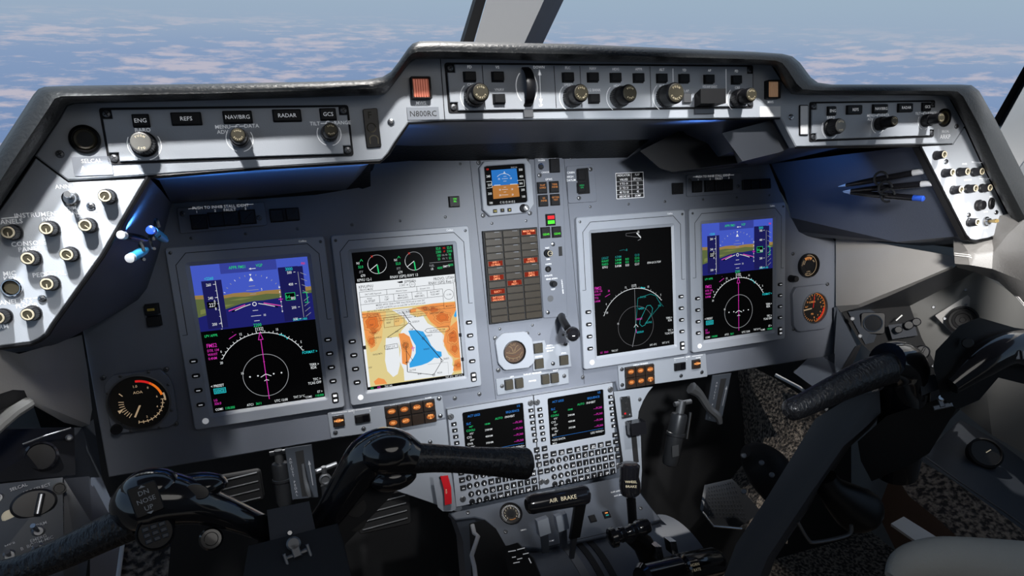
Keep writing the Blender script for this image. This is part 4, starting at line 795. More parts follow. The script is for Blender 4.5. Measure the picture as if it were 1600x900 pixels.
def route(b):
    T = lambda t,x,y,h,m,al='c',z=.0010: text_s(b,t,x,y,h,m,al,z)
    b.rect(0,-SH,SW,0,0,'e_black')
    P = lambda pts: [D3(*p) for p in pts]
    b.line(P([(338,155),(400,148),(418,170),(400,175),(338,168)]),.0006,.001,'e_dim',True); b.line(P([(395,152),(418,178)]),.0018,.0012,'e_white'); b.line(P([(402,193),(418,185)]),.0006,.001,'e_grey'); p = D3(405,146); T('25',p[0],p[1],.0036,'e_white')
    b.line(P([(303,248),(325,243),(345,248)]),.0006,.001,'e_dteal'); p = D3(342,243); T('B',p[0],p[1],.0036,'e_teal')
    for j,(m_,cols) in enumerate((('e_teal',('LEGGT','4.3NM','','12:10')),('e_green',('WAVIT','5.4NM','0:01','12:12')),('e_green',('RAISO','6.0NM','0:01','12:14')),('e_white',('KPVU','8.4NM','0:03','12:17')))):
        for X,t in zip((225,296,345,397),cols):
            p = D3(X,288+j*16.5-(X-225)*.10); T(t,p[0],p[1],.0038,m_)
    p = D3(490,310); T('8700 LB 21.7GW',p[0],p[1],.0034,'e_white')
    cx, cy = D3(392,655); R = abs(D3(385,452)[1]-cy)
    b.arc(cx,cy,R,37,158,.0009,.001,'e_white',40)
    for k in range(25):
        a = math.radians(37+121/24*k); l_ = .0030 if k % 2 else .0016; b.line([(cx+R*math.cos(a),cy+R*math.sin(a)),(cx+(R+l_)*math.cos(a),cy+(R+l_)*math.sin(a))],.0006,.001,'e_grey')
    for a,t in ((104,'12'),(68,'15'),(141,'6'),(44,'S')): a = math.radians(a); T(t,cx+(R+.0056)*math.cos(a),cy+(R+.0056)*math.sin(a),.0034,'e_white')
    T('[127]',cx-.001,cy+R+.0052,.0038,'e_white'); p = D3(236,583); T('20',p[0],p[1],.0034,'e_white')
    r2 = abs(D3(390,548)[1]-cy); b.arc(cx,cy,r2,0,360,.0006,.001,'e_dim',48); T('10',cx-r2,cy+.008,.0034,'e_white')
    for k in range(3): p = D3(420+8*k,447+k); b.disc(p[0],p[1],.0012,.0012,'e_cyan',8)
    b.line(P([(402,505),(470,482),(500,492),(525,540),(440,642),(470,635)]),.0006,.001,'e_teal'); b.line(P([(402,505),(395,600),(388,690)]),.0006,.001,'e_teal')
    c_ = [(452,545),(470,543),(482,560),(478,585),(440,650),(425,657),(412,645),(414,625),(440,570)]; b.line(P(c_),.0009,.001,'e_teal',True); b.line(P([(505,505),(540,550)]),.0006,.001,'e_dteal')
    for X,Y,t,m_ in ((430,498,'PAYSN','e_teal'),(420,560,'RAISO','e_cyan'),(410,617,'WAVIT','e_mag'),(462,635,'KUTNE','e_teal'),(415,687,'GODUV','e_cyan'),(520,545,'FFU','e_teal')): p = D3(X,Y); T(t,p[0],p[1],.0034,m_); 
    b.line(P([(388,690),(373,768)]),.0008,.001,'e_grey'); b.line([(cx,cy+R),(cx-.0005,cy-.01)],.0005,.0009,'e_grey'); b.line([(cx-.004,cy-.002),(cx,cy+.003),(cx+.004,cy-.002)],.0008,.0012,'e_white'); b.line([(cx,cy-.006),(cx,cy-.012)],.001,.0012,'e_mag')
    for j,(t,h_) in enumerate((('FMS2',.0052),('DTK 134',.0034),('WAVIT',.0034),('TTG',.0034),('0.4NM',.0034))): p = D3(168,453+j*17.5); T(t,p[0],p[1],h_,'e_mag','l')
    b.line(P([(225,498),(252,482)]),.0008,.001,'e_mag'); p = D3(245,465); T('38',p[0],p[1],.0034,'e_mag')
    for X,Y,t in ((588,608,'TERR >'),(586,622,'RDR'),(592,675,'TFC >'),(596,690,'TCAS OFF')): p = D3(X,Y); T(t,p[0],p[1],.0036,'e_white','r')
    T('LG',.0060,-SH+.0050,.0032,'e_mag','l'); T('326.0',.0130,-SH+.0050,.0032,'e_mag','l'); T('TAS 217',.0270,-SH+.0052,.0032,'e_white','l'); T('SAT -8°C',.1080,-SH+.0058,.0032,'e_white'); T('SAT 21°C',.1330,-SH+.0062,.0032,'e_white')
d1 = display(0, 0, 'leftmost portrait display with blue and green horizon picture above a compass arc', pfd)
d2 = display(.2118, 0, 'portrait display showing a white approach chart with orange terrain and blue lake', chart)
d3 = display(.5935, 0, 'portrait display with mostly black screen, thin compass arc and teal route', route)
d4 = dup(d1, None, (.8051,0,0), 'rightmost portrait display with blue and green horizon picture, next to the small gauges')
# ================================================================== SMALL UNITS ON THE BOARD
def plate(U, px, h=.003, m='board_paint', r=.003, bev=.0006, name='plate', label=None):
    b = MB(); b.prism(rpoly(U.ls(px), r), 0, h, m, bev); return part(name, b, U.root, label=label)
def legend(U, items, dz=.0032, lines=(), ink='white_ink'):
    b = MB()
    for it in items:
        t, p, h = it[:3]; x, y = U.l(p, dz); b.text(t, x, y, h*1.1, 0, ink)
    for a in lines: b.line(U.ls(a, dz), .0006, 0, ink)
    part('legend', b, U.root, (0,0,dz))
def cell(U, px, w, h, txt=None, glow=None, ink='e_amber', dz=.003, base='switch_brown', t=.004, th=None, name='push_button', label=None):
    x, y = U.l(px, dz+t); b = MB(); b.box(0,0,w+.0016,h+.0016,0,.0008,'seam'); b.box(0,0,w,h,0,t,base,.0006,.0006)
    if glow: b.prism(circ(0,h*.12,w*.30,h*.20,16), t-.0003, t+.0002, glow)
    if txt:
        L = txt.split('|'); th = th or h*.24
        for i, s_ in enumerate(L): b.text(s_, 0, h*.12+((len(L)-1)/2-i)*th*1.3, th*1.1, t+.0004, ink)
    return part(name, b, U.root, (x, y, dz), label=label)
# --- stall ident panels
U = Unit('stall_ident_panel', 'small switch plate lettered PUSH TO INHIB STALL IDENT above the leftmost display', 'switch panel', (347,342), ZB, 'stall ident switch panels')
plate(U, [(276.7,325.6),(413,315.6),(418,352),(282,365.6)])
for p in ((310.7,346.7),(337.8,343),(361,341.2),(387,339)): cell(U, p, .0190, .0180, dz=.0032, base='black_plastic')
legend(U, [('PUSH TO INHIB STALL IDENT',(345,322.7),.0042),('1',(307.5,331),.0036),('2',(336,329),.0036),('FAULT',(359,327.7),.0042),('3',(383.6,325.8),.0036)], lines=([(294,326.4),(307,325.4)],[(382,320),(396,319)]))
screws(U, [(285.5,334)], SCREWD, .003); screws(U, [(405,340.5)], SCREWD, .003)
U = Unit('push_switch_pair', 'two square black push switches right of the left stall ident plate', 'switch', (444.5,335.5), ZB)
b = MB(); b.prism(rpoly(U.ls([(421,326.5),(465,324),(468,344.5),(423,348)]), .001), 0, .002, 'black_plastic', .0004); part('frame', b, U.root)
cell(U, (432.5,337), .0165, .0160, base='black_plastic', dz=.002); cell(U, (457,334.5), .0165, .0160, base='black_plastic', dz=.002)
U = Unit('stall_ident_panel', 'small switch plate lettered PUSH TO INHIB STALL IDENT above the rightmost display', 'switch panel', (1114,289), ZB, 'stall ident switch panels')
plate(U, [(1072,273),(1157,270),(1158,302),(1072,307.5)])
for p in ((1090.8,291.5),(1110,290.4),(1125,289.6),(1139,288.6)): cell(U, p, .0180, .0180, dz=.0032, base='black_plastic')
legend(U, [('PUSH TO INHIB STALL IDENT',(1114.5,274.8),.0042),('1',(1091,280.6),.0034),('2',(1109.5,279.6),.0034),('FAULT',(1123.5,278.8),.0042),('3',(1139,277.8),.0034)], lines=([(1083,276.4),(1092,276)],[(1138,273.6),(1147,273.2)]))
screws(U, [(1078,282),(1153,291.5)], SCREWD, .003)
U = Unit('push_switch', 'single square black push switch left of the right stall ident plate', 'switch', (1058.5,294.4), ZB); b = MB(); b.prism(rpoly(U.ls([(1049,286),(1067,285.5),(1067,303),(1050,304)]),.001),0,.002,'black_plastic',.0004); part('frame', b, U.root); cell(U, (1058.5,294.4), .0150, .0150, base='black_plastic', dz=.002)
U = Unit('push_switch_row', 'row of black push switches at the upper right end of the board', 'switch', (1182,287.5), ZB); b = MB(); b.prism(rpoly(U.ls([(1160,281),(1203,278.5),(1204,294.5),(1161,297)]),.002),0,.002,'black_plastic',.0004); part('frame', b, U.root)
for p in ((1167,288.7),(1181,288),(1195,287)): cell(U, p, .0165, .0150, base='black_plastic', dz=.002)
# --- flap placard
U = Unit('flap_placard', 'black placard with white table of indicator values and flap settings above the third display', 'placard', (983.6,290), ZB)
qa = U.ls([(962,271.5),(1004.5,268.5),(1005.5,308),(963,311)]); b = MB(); b.prism(qa, 0, .0008, 'matte_black'); x0 = (qa[0][0]+qa[3][0])/2; x1 = (qa[1][0]+qa[2][0])/2; y1 = (qa[0][1]+qa[1][1])/2; y0 = (qa[2][1]+qa[3][1])/2
W_, H_ = x1-x0, y1-y0; b.line([(x0,y0),(x1,y0),(x1,y1),(x0,y1)], .0008, .001, 'white_ink', True); xm = x0+W_*.56; b.line([(xm,y0),(xm,y1)], .0004, .001, 'white_ink')
for k, (a, c_) in enumerate((('INDICATOR','FLAP'),('VALUES','SETTING'),('9 TO 19','15'),('21 TO 31','25'),('40 TO 50','45'),('ABOVE 50','DUMP'))):
    yy = y1-H_*(k+.5)/6; b.text(a, (x0+xm)/2, yy, .0044, .0011, 'white_ink', sx=.85); b.text(c_, (xm+x1)/2, yy, .0044, .0011, 'white_ink', sx=.8)
    if k > 1: b.line([(x0,y1-H_*k/6),(x1,y1-H_*k/6)], .0003, .001, 'white_ink')
part('plate', b, U.root)
# --- cabin high datum
U = Unit('datum_switch_panel', 'small plate with a tall black switch and green light marked CABIN HIGH DATUM', 'switch panel', (908,288), ZB)
plate(U, [(884,260),(927,257),(932,315),(887,318)]); b = MB(); b.prism(rpoly(U.ls([(900,264),(917,262.5),(920,302.5),(902,304)]),.001), .003, .005, 'black_plastic', .0004); part('frame', b, U.root)
cell(U, (909,273), .0125, .0165, dz=.005, base='black_plastic'); cell(U, (909.3,293), .0125, .0150, 'HIGH|ON', None, 'e_lime' if False else 'e_green', dz=.005, base='black_plastic', th=.0026, label='switch half with green light')
legend(U, [('CABIN',(892,269.5),.0036),('HIGH',(891,276),.0036),('DATUM',(892.5,281.5),.0036)]); screws(U, [(922.5,264.5),(904.5,309.5)], SCREWD, .003)
# --- standby instrument
U = Unit('standby_indicator', 'small square standby horizon with blue sky and brown ground at the top centre', 'gauge', (790,294), ZB)
o = U.ls([(749.5,262),(757,252),(822,247.5),(830,257),(835,319),(826,332),(766,338),(755,328)], .010); i = U.ls([(757,261),(761,259.5),(817,255.5),(820,256.5),(824.5,313.5),(822,316),(764,321.5),(761.5,320.5)], .010)
b = MB(); b.frame(o, i, 0, .010, 'bezel_paint', .0012); part('bezel', b, U.root)
b = MB(); sc_ = U.ls([(757.5,260),(820,255.5),(824.5,315.5),(761.5,322)], .009); b.poly(sc_, .008, 'e_black')
b.poly(U.ls([(767.5,266),(807,263),(810,287.5),(769.5,290.5)], .0085), .0082, 'e_stbysky'); b.poly(U.ls([(769.5,290.5),(810,287.5),(812,307),(771,311)], .0085), .0082, 'e_stbyground')
def ut(t, p, h, m='e_white'): x, y = U.l(p, .0085); b.text(t, x, y, h, .0085, m, sx=.85)
def ul(a, w=.0005, m='e_white'): b.line(U.ls(a, .0085), w, .0084, m)
for t, p in (('240',(763,275.5)),('200',(765.5,302.5)),('180',(767,317)),('500',(813.5,265)),('400',(814.5,275.5)),('200',(817,296.5)),('100',(818,307)),('227',(765,289))): ut(t, p, .0042)
ut('30.02 IN', (803,261.5), .0030, 'e_grey'); ut('120', (761.5,264.5), .003, 'e_red'); ut('C 12 13 14 15 S', (793,315.5), .0038); ul([(760,284),(768,283.3),(769,293),(761,294)], .0005); ul([(808,282),(819,281),(819.5,291),(809,292)], .0005); ut('300', (814,286.5), .0038)
ut('10', (779.5,279.5), .0034); ut('10', (798,278.5), .0034); ut('10', (781,296.5), .0034); ut('10', (800,295.5), .0034); ut('20', (781.5,305), .0032); ut('20', (801,304), .0032)
for y_, w_ in ((275.5,4),(279,8),(283,4),(292.5,3),(296,8),(300,3),(304.5,9)): ul([(789-w_*.6,y_+w_*.03),(789+w_*.6,y_-w_*.03)], .0004)
ul([(772,289.5),(782,289)], .0008); ul([(797,288),(808,287.4)], .0008); ul([(788,268),(787,271),(789.5,271),(788,268)], .0006)
x, y = U.l((788,287), .0085); b.arc(x, y, .0150, 45, 135, .0005, .0084, 'e_white', 10)
part('screen', b, U.root)
for p, t in (((773.5,329.8),'NB'),((785,328.7),'*'),((796,328),'M')):
    x, y = U.l(p, .011); b = MB(); b.box(0,0,.0062,.0056,0,.0024,'black_plastic',.0004,.001); b.text(t,0,0,.003,.0026,'e_yel'); part('push_button', b, U.root, (x,y,.0098))
me, rf = knob_mesh(.0058, .012); x, y = U.l((822,325), .022); k = part('knob', me, U.root, (x,y,.0098)); b = MB(); b.lathe([(.0046,0),(.0040,.0006)], 'dull_steel', 20); b.box(0,0,.002,.006,.0004,.0012,'white_ink'); part('knob_cap', b, k, (0,0,.012), Matrix.Rotation(.7,3,'Z'))
screws(U, [(748,254),(823.5,249),(755,336.5),(828,333)], SCREWD, .001)
# --- green lit push switch
U = Unit('push_switch', 'small black push switch with green light beside the standby horizon', 'switch', (710,316), ZB); cell(U, (710.5,315), .0155, .0150, dz=0, t=.006, base='black_plastic'); b = MB(); x, y = U.l((711,312.5), .0065); b.text('ON', 0, .0018, .0030, 0, 'e_lime'); b.text('SEL', 0, -.0018, .0030, 0, 'e_lime'); part('lit_legend', b, U.root, (x,y,.0064), label='green lit letters')
# --- strip panel with ground proximity switches and gear lights
U = Unit('centre_switch_panel', 'tall narrow switch panel with amber squares and gear lights right of the warning light array', 'switch panel', (862,365), ZB)
plate(U, [(833.5,236),(877,234.5),(884.5,383),(871.5,384),(872,400),(885,400),(884,494),(849,497)] if False else [(833.5,236),(877,234.5),(885.5,494),(848.5,497)], r=.002)
b = MB(); x, y = U.l((875.5,392.5), .003); b.box(x,y,.0062,.0150,.003,.0034,'matte_black'); part('slot', b, U.root, label='black slot')
def jack(U, px, r=.0050, dz=.003, dark=False, name='jack'):
    x, y = U.l(px, dz+.003); b = MB(); b.lathe([(r,0),(r,.003),(r*.8,.004),(r*.62,.004),(r*.6,.001)], 'black_plastic' if dark else 'chrome', 20, cap=False); b.disc(0,0,r*.65,.0012,'matte_black'); part(name, b, U.root, (x,y,dz))
jack(U, (845.4,260)); cell(U, (867.5,258.5), .0160, .0200, base='black_plastic')
for p, t in (((848,293.3),'FLAP|OVRD'),((866.8,292),'TERR|INHIB'),((849.8,313.5),'GS|INHIB'),((868.3,312),'GP FAIL|TEST')): cell(U, p, .0150, .0165, t, None, 'e_gorangetxt', base='black_plastic', th=.0030)
cell(U, (861.3,343.3), .0150, .0170, None, base='black_plastic')
b = MB()
for p, t, m_ in (((861,339.6),'GEAR','e_redlamp'),((861.4,347),'GEAR','e_lime')): x, y = U.l(p,.0075); b.box(x,y,.0115,.0052,0,.0001,m_); 
part('gear_light', b, U.root, (0,0,.0073), label='red over green lit light')
for p in ((853.3,363.5),(870.6,362.5)):
    cell(U, p, .0150, .0160, None, base='black_plastic'); b = MB(); x, y = U.l((p[0]+.3,p[1]+2.4),.0075); b.text('GEAR', x, y, .0040, 0, 'e_lime'); part('gear_light', b, U.root, (0,0,.0073), label='green lit letters')
me, rf = knob_mesh(.0056, .012)
x, y = U.l((859.5,396), .015); k = part('knob', me, U.root, (x,y,.003)); b = MB(); b.lathe([(.0043,0),(.0043,.0005),(.0034,.0005)], 'cream_ring', 20); b.disc(0,0,.0034,.0007,'matte_black'); b.line([(0,0),(.0034,0)],.0008,.0009,'cream_ring'); part('knob_cap', b, k, (0,0,.012))
jack(U, (857,420.5), .0048, dark=True); x, y = U.l((866.3,443.7), .012); b = MB(); b.lathe([(.0052,0),(.0048,.010),(.0040,.0115)], 'knob_black', 24); part('knob', b, U.root, (x,y,.003)); b = MB(); b.disc(*U.l((860.3,466.6),.004), .0052, 0, 'dull_steel'); part('hole_plug', b, U.root, (0,0,.0035))
legend(U, [('HORIZON',(845.7,246.5),.0030),('WARN',(846,250.5),.0030),('CANCEL',(852.5,269),.0028),('STANDBY',(866,241.5),.0030),('HORIZON',(866,246),.0030),('GPWS',(857.5,280),.0034),('TEST',(855,387.5),.0028),('DIM',(856.5,405),.0028),('HORN',(857,412.5),.0028),('ISOLATE',(857,430.5),.0028),('GEAR HORN',(862,435.5),.0028),('TEST',(864,452),.0028)])
legend(U, [('L',(879,428+i*7),.0026) for i in range(0)]); b = MB()
b.text('LANDING GEAR', *U.l((879,448),.0035), .0028, 0, 'white_ink', rot=-pi/2+.05); part('side_legend', b, U.root, (0,0,.0033))
screws(U, [(843,274)], SCREWD, .003); screws(U, [(864,381.5),(856,488)], SCREW, .003)
# --- landing gear selector lever
gp = S(878,497,ZB); U = Unit('gear_lever', 'black landing gear lever with round knob below the narrow centre switch panel', 'lever', (879,497), ZB)
def V3(p, z): return Vector(P3(p[0],p[1],z))-U.o
b = MB(); b.tube([V3((877,494),ZB), V3((879,500),.018), V3((887,513),.042)], [.0065,.0060,.0060], 'black_plastic', 10); part('stem', b, U.root)
b = MB(); c_ = V3((894.5,522),.052); b.T = Matrix.Translation(c_) @ Matrix.Rotation(-.35,4,'Y') @ Matrix.Rotation(.2,4,'X'); b.lathe([(.004,-.012),(.0095,-.009),(.0118,-.002),(.0115,.004),(.0085,.009),(.003,.0105)], 'gloss_black', 28); b.box(.001,.001,.004,.0012,.0100,.0110,'white_ink'); part('knob', b, U.root)
# --- annunciator array
U = Unit('warning_light_array', 'tall brown array of warning lights in three columns, several glowing red', 'annunciator panel', (800,430), ZB)
q = U.ls([(757,362.5),(838.5,356.5),(848,495.5),(766.5,505.5)], .008); ax0 = (q[0][0]+q[3][0])/2; ax1 = (q[1][0]+q[2][0])/2; ay1 = (q[0][1]+q[1][1])/2; ay0 = (q[2][1]+q[3][1])/2
b = MB(); b.box((ax0+ax1)/2,(ay0+ay1)/2,ax1-ax0+.003,ay1-ay0+.003,0,.006,'matte_black',.0006); part('housing', b, U.root)
lit = {(0,2):'MACH TRIM|FAIL',(4,0):'HYD 1|LO PRESS',(4,2):'HYD 2|LO PRESS',(6,0):'ENG 1|CMPTR',(6,2):'ENG 2|CMPTR',(7,1):'ICE|PROT !',(8,0):'ELECT !',(9,0):'ENT DOOR|UNLOCKED'}
cw, ch = (ax1-ax0)/3, (ay1-ay0)/13
for r_i in range(13):
    for c_i in range(3):
        b = MB(); t = lit.get((r_i,c_i)); b.box(0,0,cw-.0022,ch-.0012,0,.0030,'annun_brown',.0004)
        if t:
            L = t.split('|')
            b.box(0,0,cw-.006,ch-.0035,.0028,.0031,'e_annun')
            for j, s_ in enumerate(L): b.text(s_, 0, ((len(L)-1)/2-j)*.0040, .0036, .0034, 'e_annuntxt', sx=.85)
        elif r_i < 7: b.box(cw*.2, ch*.36, cw*.28, .0006, .0028, .0032, 'plate_paint')
        part('warning_light', b, U.root, (ax0+cw*(c_i+.5), ay1-ch*(r_i+.5), .006), label='red glowing legend' if t else None)
# --- dial gauges
def dial(name, label, c, octa, rim_r, draw, face='gauge_face', z=ZB, cat='gauge', bezel='bezel_paint', chrome_rim=False, screws_=(), h=.008):
    U = Unit(name, label, cat, c, z); b = MB()
    if octa:
        q = U.ls(octa, h); n = len(q); cc = (sum(p[0] for p in q)/n, sum(p[1] for p in q)/n)
        # ring resampled to the outline's angle
        m_ = 48; outp = []
        for k in range(m_):
            a = 2*pi*k/m_; d = Vector((math.cos(a), math.sin(a))); best = None
            for i in range(n):
                p1 = Vector(q[i]); p2 = Vector(q[(i+1)%n]); e = p2-p1; den = d.x*e.y-d.y*e.x
                if abs(den) < 1e-9: continue
                t = (p1.x*e.y-p1.y*e.x)/den; s_ = (p1.x*d.y-p1.y*d.x)/den
                if t > 0 and -1e-6 <= s_ <= 1+1e-6 and (best is None or t < best): best = t
            outp.append(tuple(d*(best or rim_r*1.2)))
        b.frame(outp, circ(0,0,rim_r,None,m_), 0, h, bezel, .0010)
    b.lathe([(rim_r*1.03,h*.2),(rim_r*1.03,h*1.15),(rim_r*.97,h*1.2),(rim_r*.95,h*.5)], 'cream_ring' if chrome_rim == 'cream' else ('dull_steel' if chrome_rim else 'black_plastic'), 48, cap=False); part('bezel', b, U.root)
    b = MB(); b.disc(0,0,rim_r*.97,h*.5,face,48); draw(b, rim_r*.95, h*.5+.0002); part('dial_face', b, U.root)
    screws(U, screws_, SCREWD, .0015); return U
def pol(r, a): a = math.radians(a); return (r*math.cos(a), r*math.sin(a))
def ticks(b, r0, r1, a0, a1, n, w, z, m):
    for k in range(n): a = a0+(a1-a0)*k/(n-1); b.line([pol(r0,a),pol(r1,a)], w, z, m)
def aoa(b, R, z):
    b.arc(0,0,R*.80,92,50,.0030,z,'e_gred',14); b.arc(0,0,R*.80,58,12,.0030,z,'e_gorange',14); b.arc(0,0,R*.87,16,-4,.0022,z,'e_gcream',8); b.arc(0,0,R*.78,0,-100,.0010,z,'e_gcream',20)
    ticks(b,R*.72,R*.84,0,-100,10,.0009,z+.0001,'e_gcream'); b.text('1.0',*pol(R*.62,96),.0042,z,'e_gcream'); b.text('AOA',0,R*.38,.0046,z,'e_gcream')
    for a,t in ((55,'8'),(12,'6'),(-25,'4'),(-75,'2')): b.text(t,*pol(R*.62,a),.0036,z,'e_gcream')
    ticks(b,R*.52,R*.70,172,232,8,.0009,z,'e_gcream'); b.poly([pol(R*.62,200),pol(R*.80,196),pol(R*.80,206)],z,'e_gcream'); b.line([pol(R*.60,150),pol(R*.75,146)],.0012,z,'e_gcream')
    b.line([(0,-R*.12),(-R*.24,-R*.56)],.0022,z+.0003,'e_gcream'); b.disc(0,-R*.05,R*.08,z+.0004,'gauge_face',12)
U = dial('angle_of_attack_gauge', 'large round AOA dial with red and orange arc at the lower left of the board', (219,627), [(177,586),(250,577),(264,590),(271,606),(278,656),(268,667),(186,678),(172,668),(162,600)], .0375, aoa, chrome_rim=True, screws_=((161,590),(260,577),(275,662)), bezel='board_paint')
for p in ((188,588),(232,581.5),(263,601),(268,641),(249,668),(205,674),(168,615)): x, y = U.l(p,.008); part('rivet', SCREWS, U.root, (x,y,.008))
me, rf = knob_mesh(.0070,.014); x, y = U.l((181,672),.016); part('knob', me, U.root, (x,y,.004))
def flap(b, R, z):
    b.text('FLAP', -R*.05, R*.72, .0040, z, 'e_gcream'); b.line([(-R*.25,R*.60),(R*.18,R*.60)],.0006,z,'e_gcream')
    b.arc(-R*.55,R*.15,R*.42,-10,80,.0012,z,'e_gcream',10); b.arc(R*.55,R*.15,R*.42,190,100,.0012,z,'e_gcream',10)
    b.line([(-R*.03,-R*.15),(-R*.75,R*.0)],.0014,z,'e_gcream'); b.line([(R*.03,-R*.15),(R*.72,R*.28)],.0014,z,'e_gcream'); b.line([(-R*.06,-R*.1),(-R*.1,R*.2)],.0010,z,'e_gcream'); b.line([(R*.04,-R*.1),(R*.06,R*.2)],.0010,z,'e_gcream')
    b.arc(0,R*.5,R*1.12,225,300,.0012,z,'e_gcream',14); b.arc(0,R*.5,R*.92,230,300,.0005,z,'e_brownink',14)
    for a in (228,246,264,282,296): b.line([(R*1.12*math.cos(math.radians(a)),R*.5+R*1.12*math.sin(math.radians(a))),(R*1.32*math.cos(math.radians(a)),R*.5+R*1.32*math.sin(math.radians(a)))],.0010,z,'e_gcream')
    b.line([(R*.55,-R*.42),(R*.82,-R*.10)],.0012,z,'e_gcream')
    for s_ in (-1,1): b.disc(s_*R*.45,R*.1,R*.05,z,'e_gcream',8)
mat('gauge_brown', (.055,.028,.015), .5)
dial('flap_gauge', 'round brown dial with two pointers and curved scale below the warning light array', (801.7,549), [(786,521),(822,518),(832,530),(836,566),(826,575),(789,579),(779,568),(774,533)], .0182, flap, 'gauge_brown', screws_=((774,528),(823.5,521),(778.7,578),(826.5,571)))
def cab(b, R, z):
    for k in range(18):
        a = 140-k*14; b.line([pol(R*.82,a),pol(R*.95,a)],.0008,z,'e_gorangetxt'); 
        if k % 2 == 0: b.text(str((k//2)%10), *pol(R*.68,a), .0042, z, 'e_gorangetxt')
    b.arc(0,0,R*.90,-5,-65,.0026,z+.0001,'e_gred',14); b.arc(0,0,R*1.0,80,-80,.0016,z,'e_gorange',20); b.text('CABIN', -R*.12, R*.42, .0044, z, 'e_gorangetxt'); b.text('PSI', -R*.1, -R*.42, .0042, z, 'e_gorangetxt')
    b.line([(-R*.85,-R*.1),(-R*.15,-R*.03)],.0022,z+.0002,'e_gcream'); b.line([(-R*.03,0),(R*.08,R*.85)],.0012,z+.0002,'e_gred'); b.text('ALT', -R*.6, R*.12, .0034, z, 'e_gorangetxt'); ticks(b,R*.82,R*.95,150,250,10,.0008,z,'e_gorangetxt')
dial('cabin_pressure_gauge', 'dial with glowing orange figures and red arc at the right end of the board', (1268.5,480.5), [(1245,449),(1290,444),(1296,452),(1298,506),(1289,514),(1248,519),(1241,510),(1239,458)], .0290, cab, chrome_rim=True, screws_=((1242,451),(1293,444),(1240,514)), bezel='board_paint')
def clk(b, R, z):
    b.arc(0,0,R*.93,0,360,.0010,z,'e_gcream',40); ticks(b,R*.62,R*.80,120,60,7,.0012,z,'e_gorangetxt'); b.text('20 0 15', 0, R*.55, .0038, z, 'e_gorangetxt'); b.text('CABIN', -R*.62, R*.25, .0032, z, 'e_gcream', rot=1.1); b.text('BARO', -R*.40, R*.3, .0030, z, 'e_gcream', rot=1.1); b.text('x1000', 0, -R*.55, .0030, z, 'e_gcream'); b.text('FEET ALT', 0, -R*.75, .0030, z, 'e_gcream'); b.text('MBS', R*.6, R*.35, .0030, z, 'e_gcream', rot=-.8); b.disc(0,0,R*.38,z,'glass_black',24)
U = dial('cabin_altitude_selector', 'small round black selector with thin cream ring above the orange lit dial', (1260.5,414.5), None, .0215, clk, 'glass_black', z=ZB)
me, rf = knob_mesh(.0060,.016); x, y = U.l((1245,436),.016); part('knob', me, U.root, (x,y,0)); screws(U, ((1239,396.5),), SCREWD, 0)
# --- nav source switches at the left
U = Unit('push_switch_pair', 'two stacked black push switches with yellow caption left of the leftmost display', 'switch', (238,493), ZB)
for p, t in (((236,484),'NAV'),((239.5,502.5),None)): cell(U, p, .0155, .0130, None, dz=0, t=.012, base='black_plastic')
b = MB(); x, y = U.l((235.6,484),.0125); b.box(x,y,.0085,.0030,0,.0003,'yellow_ink'); b.text('NAV',x,y,.0024,.0005,'black_ink'); part('caption', b, U.root, (0,0,.0122), label='yellow caption strip')
# --- feel / nosewheel plate
U = Unit('lamp_test_panel', 'pale plate with three brown push buttons right of the flap dial', 'switch panel', (862,560), ZB)
plate(U, [(830,533.5),(850,531.5),(853,540),(888,535),(892,572.5),(832.5,580)], .003, 'plate_paint', .001)
for p in ((842,544.5),(843.5,568.8),(882.3,563.3)): cell(U, p, .0145, .0150, None, base='olive_key')
legend(U, [('EMERG',(859,539.5),.0026),('HORIZON',(859.5,543.5),.0026),('BRIGHT',(859.5,548),.0026),('RUDDER',(842,557),.0026),('STALL',(881,551.5),.0026)]); screws(U, [(883.5,537.5),(864,568)], SCREW, .003)
U = Unit('thrust_reverser_panel', 'pale plate lettered THRUST REVERSER with two pairs of brown push buttons', 'switch panel', (831,596), ZB)
plate(U, [(774,592),(887,576),(888,598.5),(776.5,617)], .003, 'plate_paint', .001)
for p in ((796.5,601.8),(812.5,599.5),(853.5,593.3),(868,591.2)): cell(U, p, .0128, .0150, None, base='olive_key', t=.006)
legend(U, [('THRUST REVERSER',(832,583.6),.0030),('LEFT',(800,588.5),.0026),('RIGHT',(868,578.6),.0026),('POWER',(832,595),.0030)]); screws(U, [(784.5,603),(881.5,587.3)], SCREWD, .003)
for i, p in enumerate(((894,612),)): pass
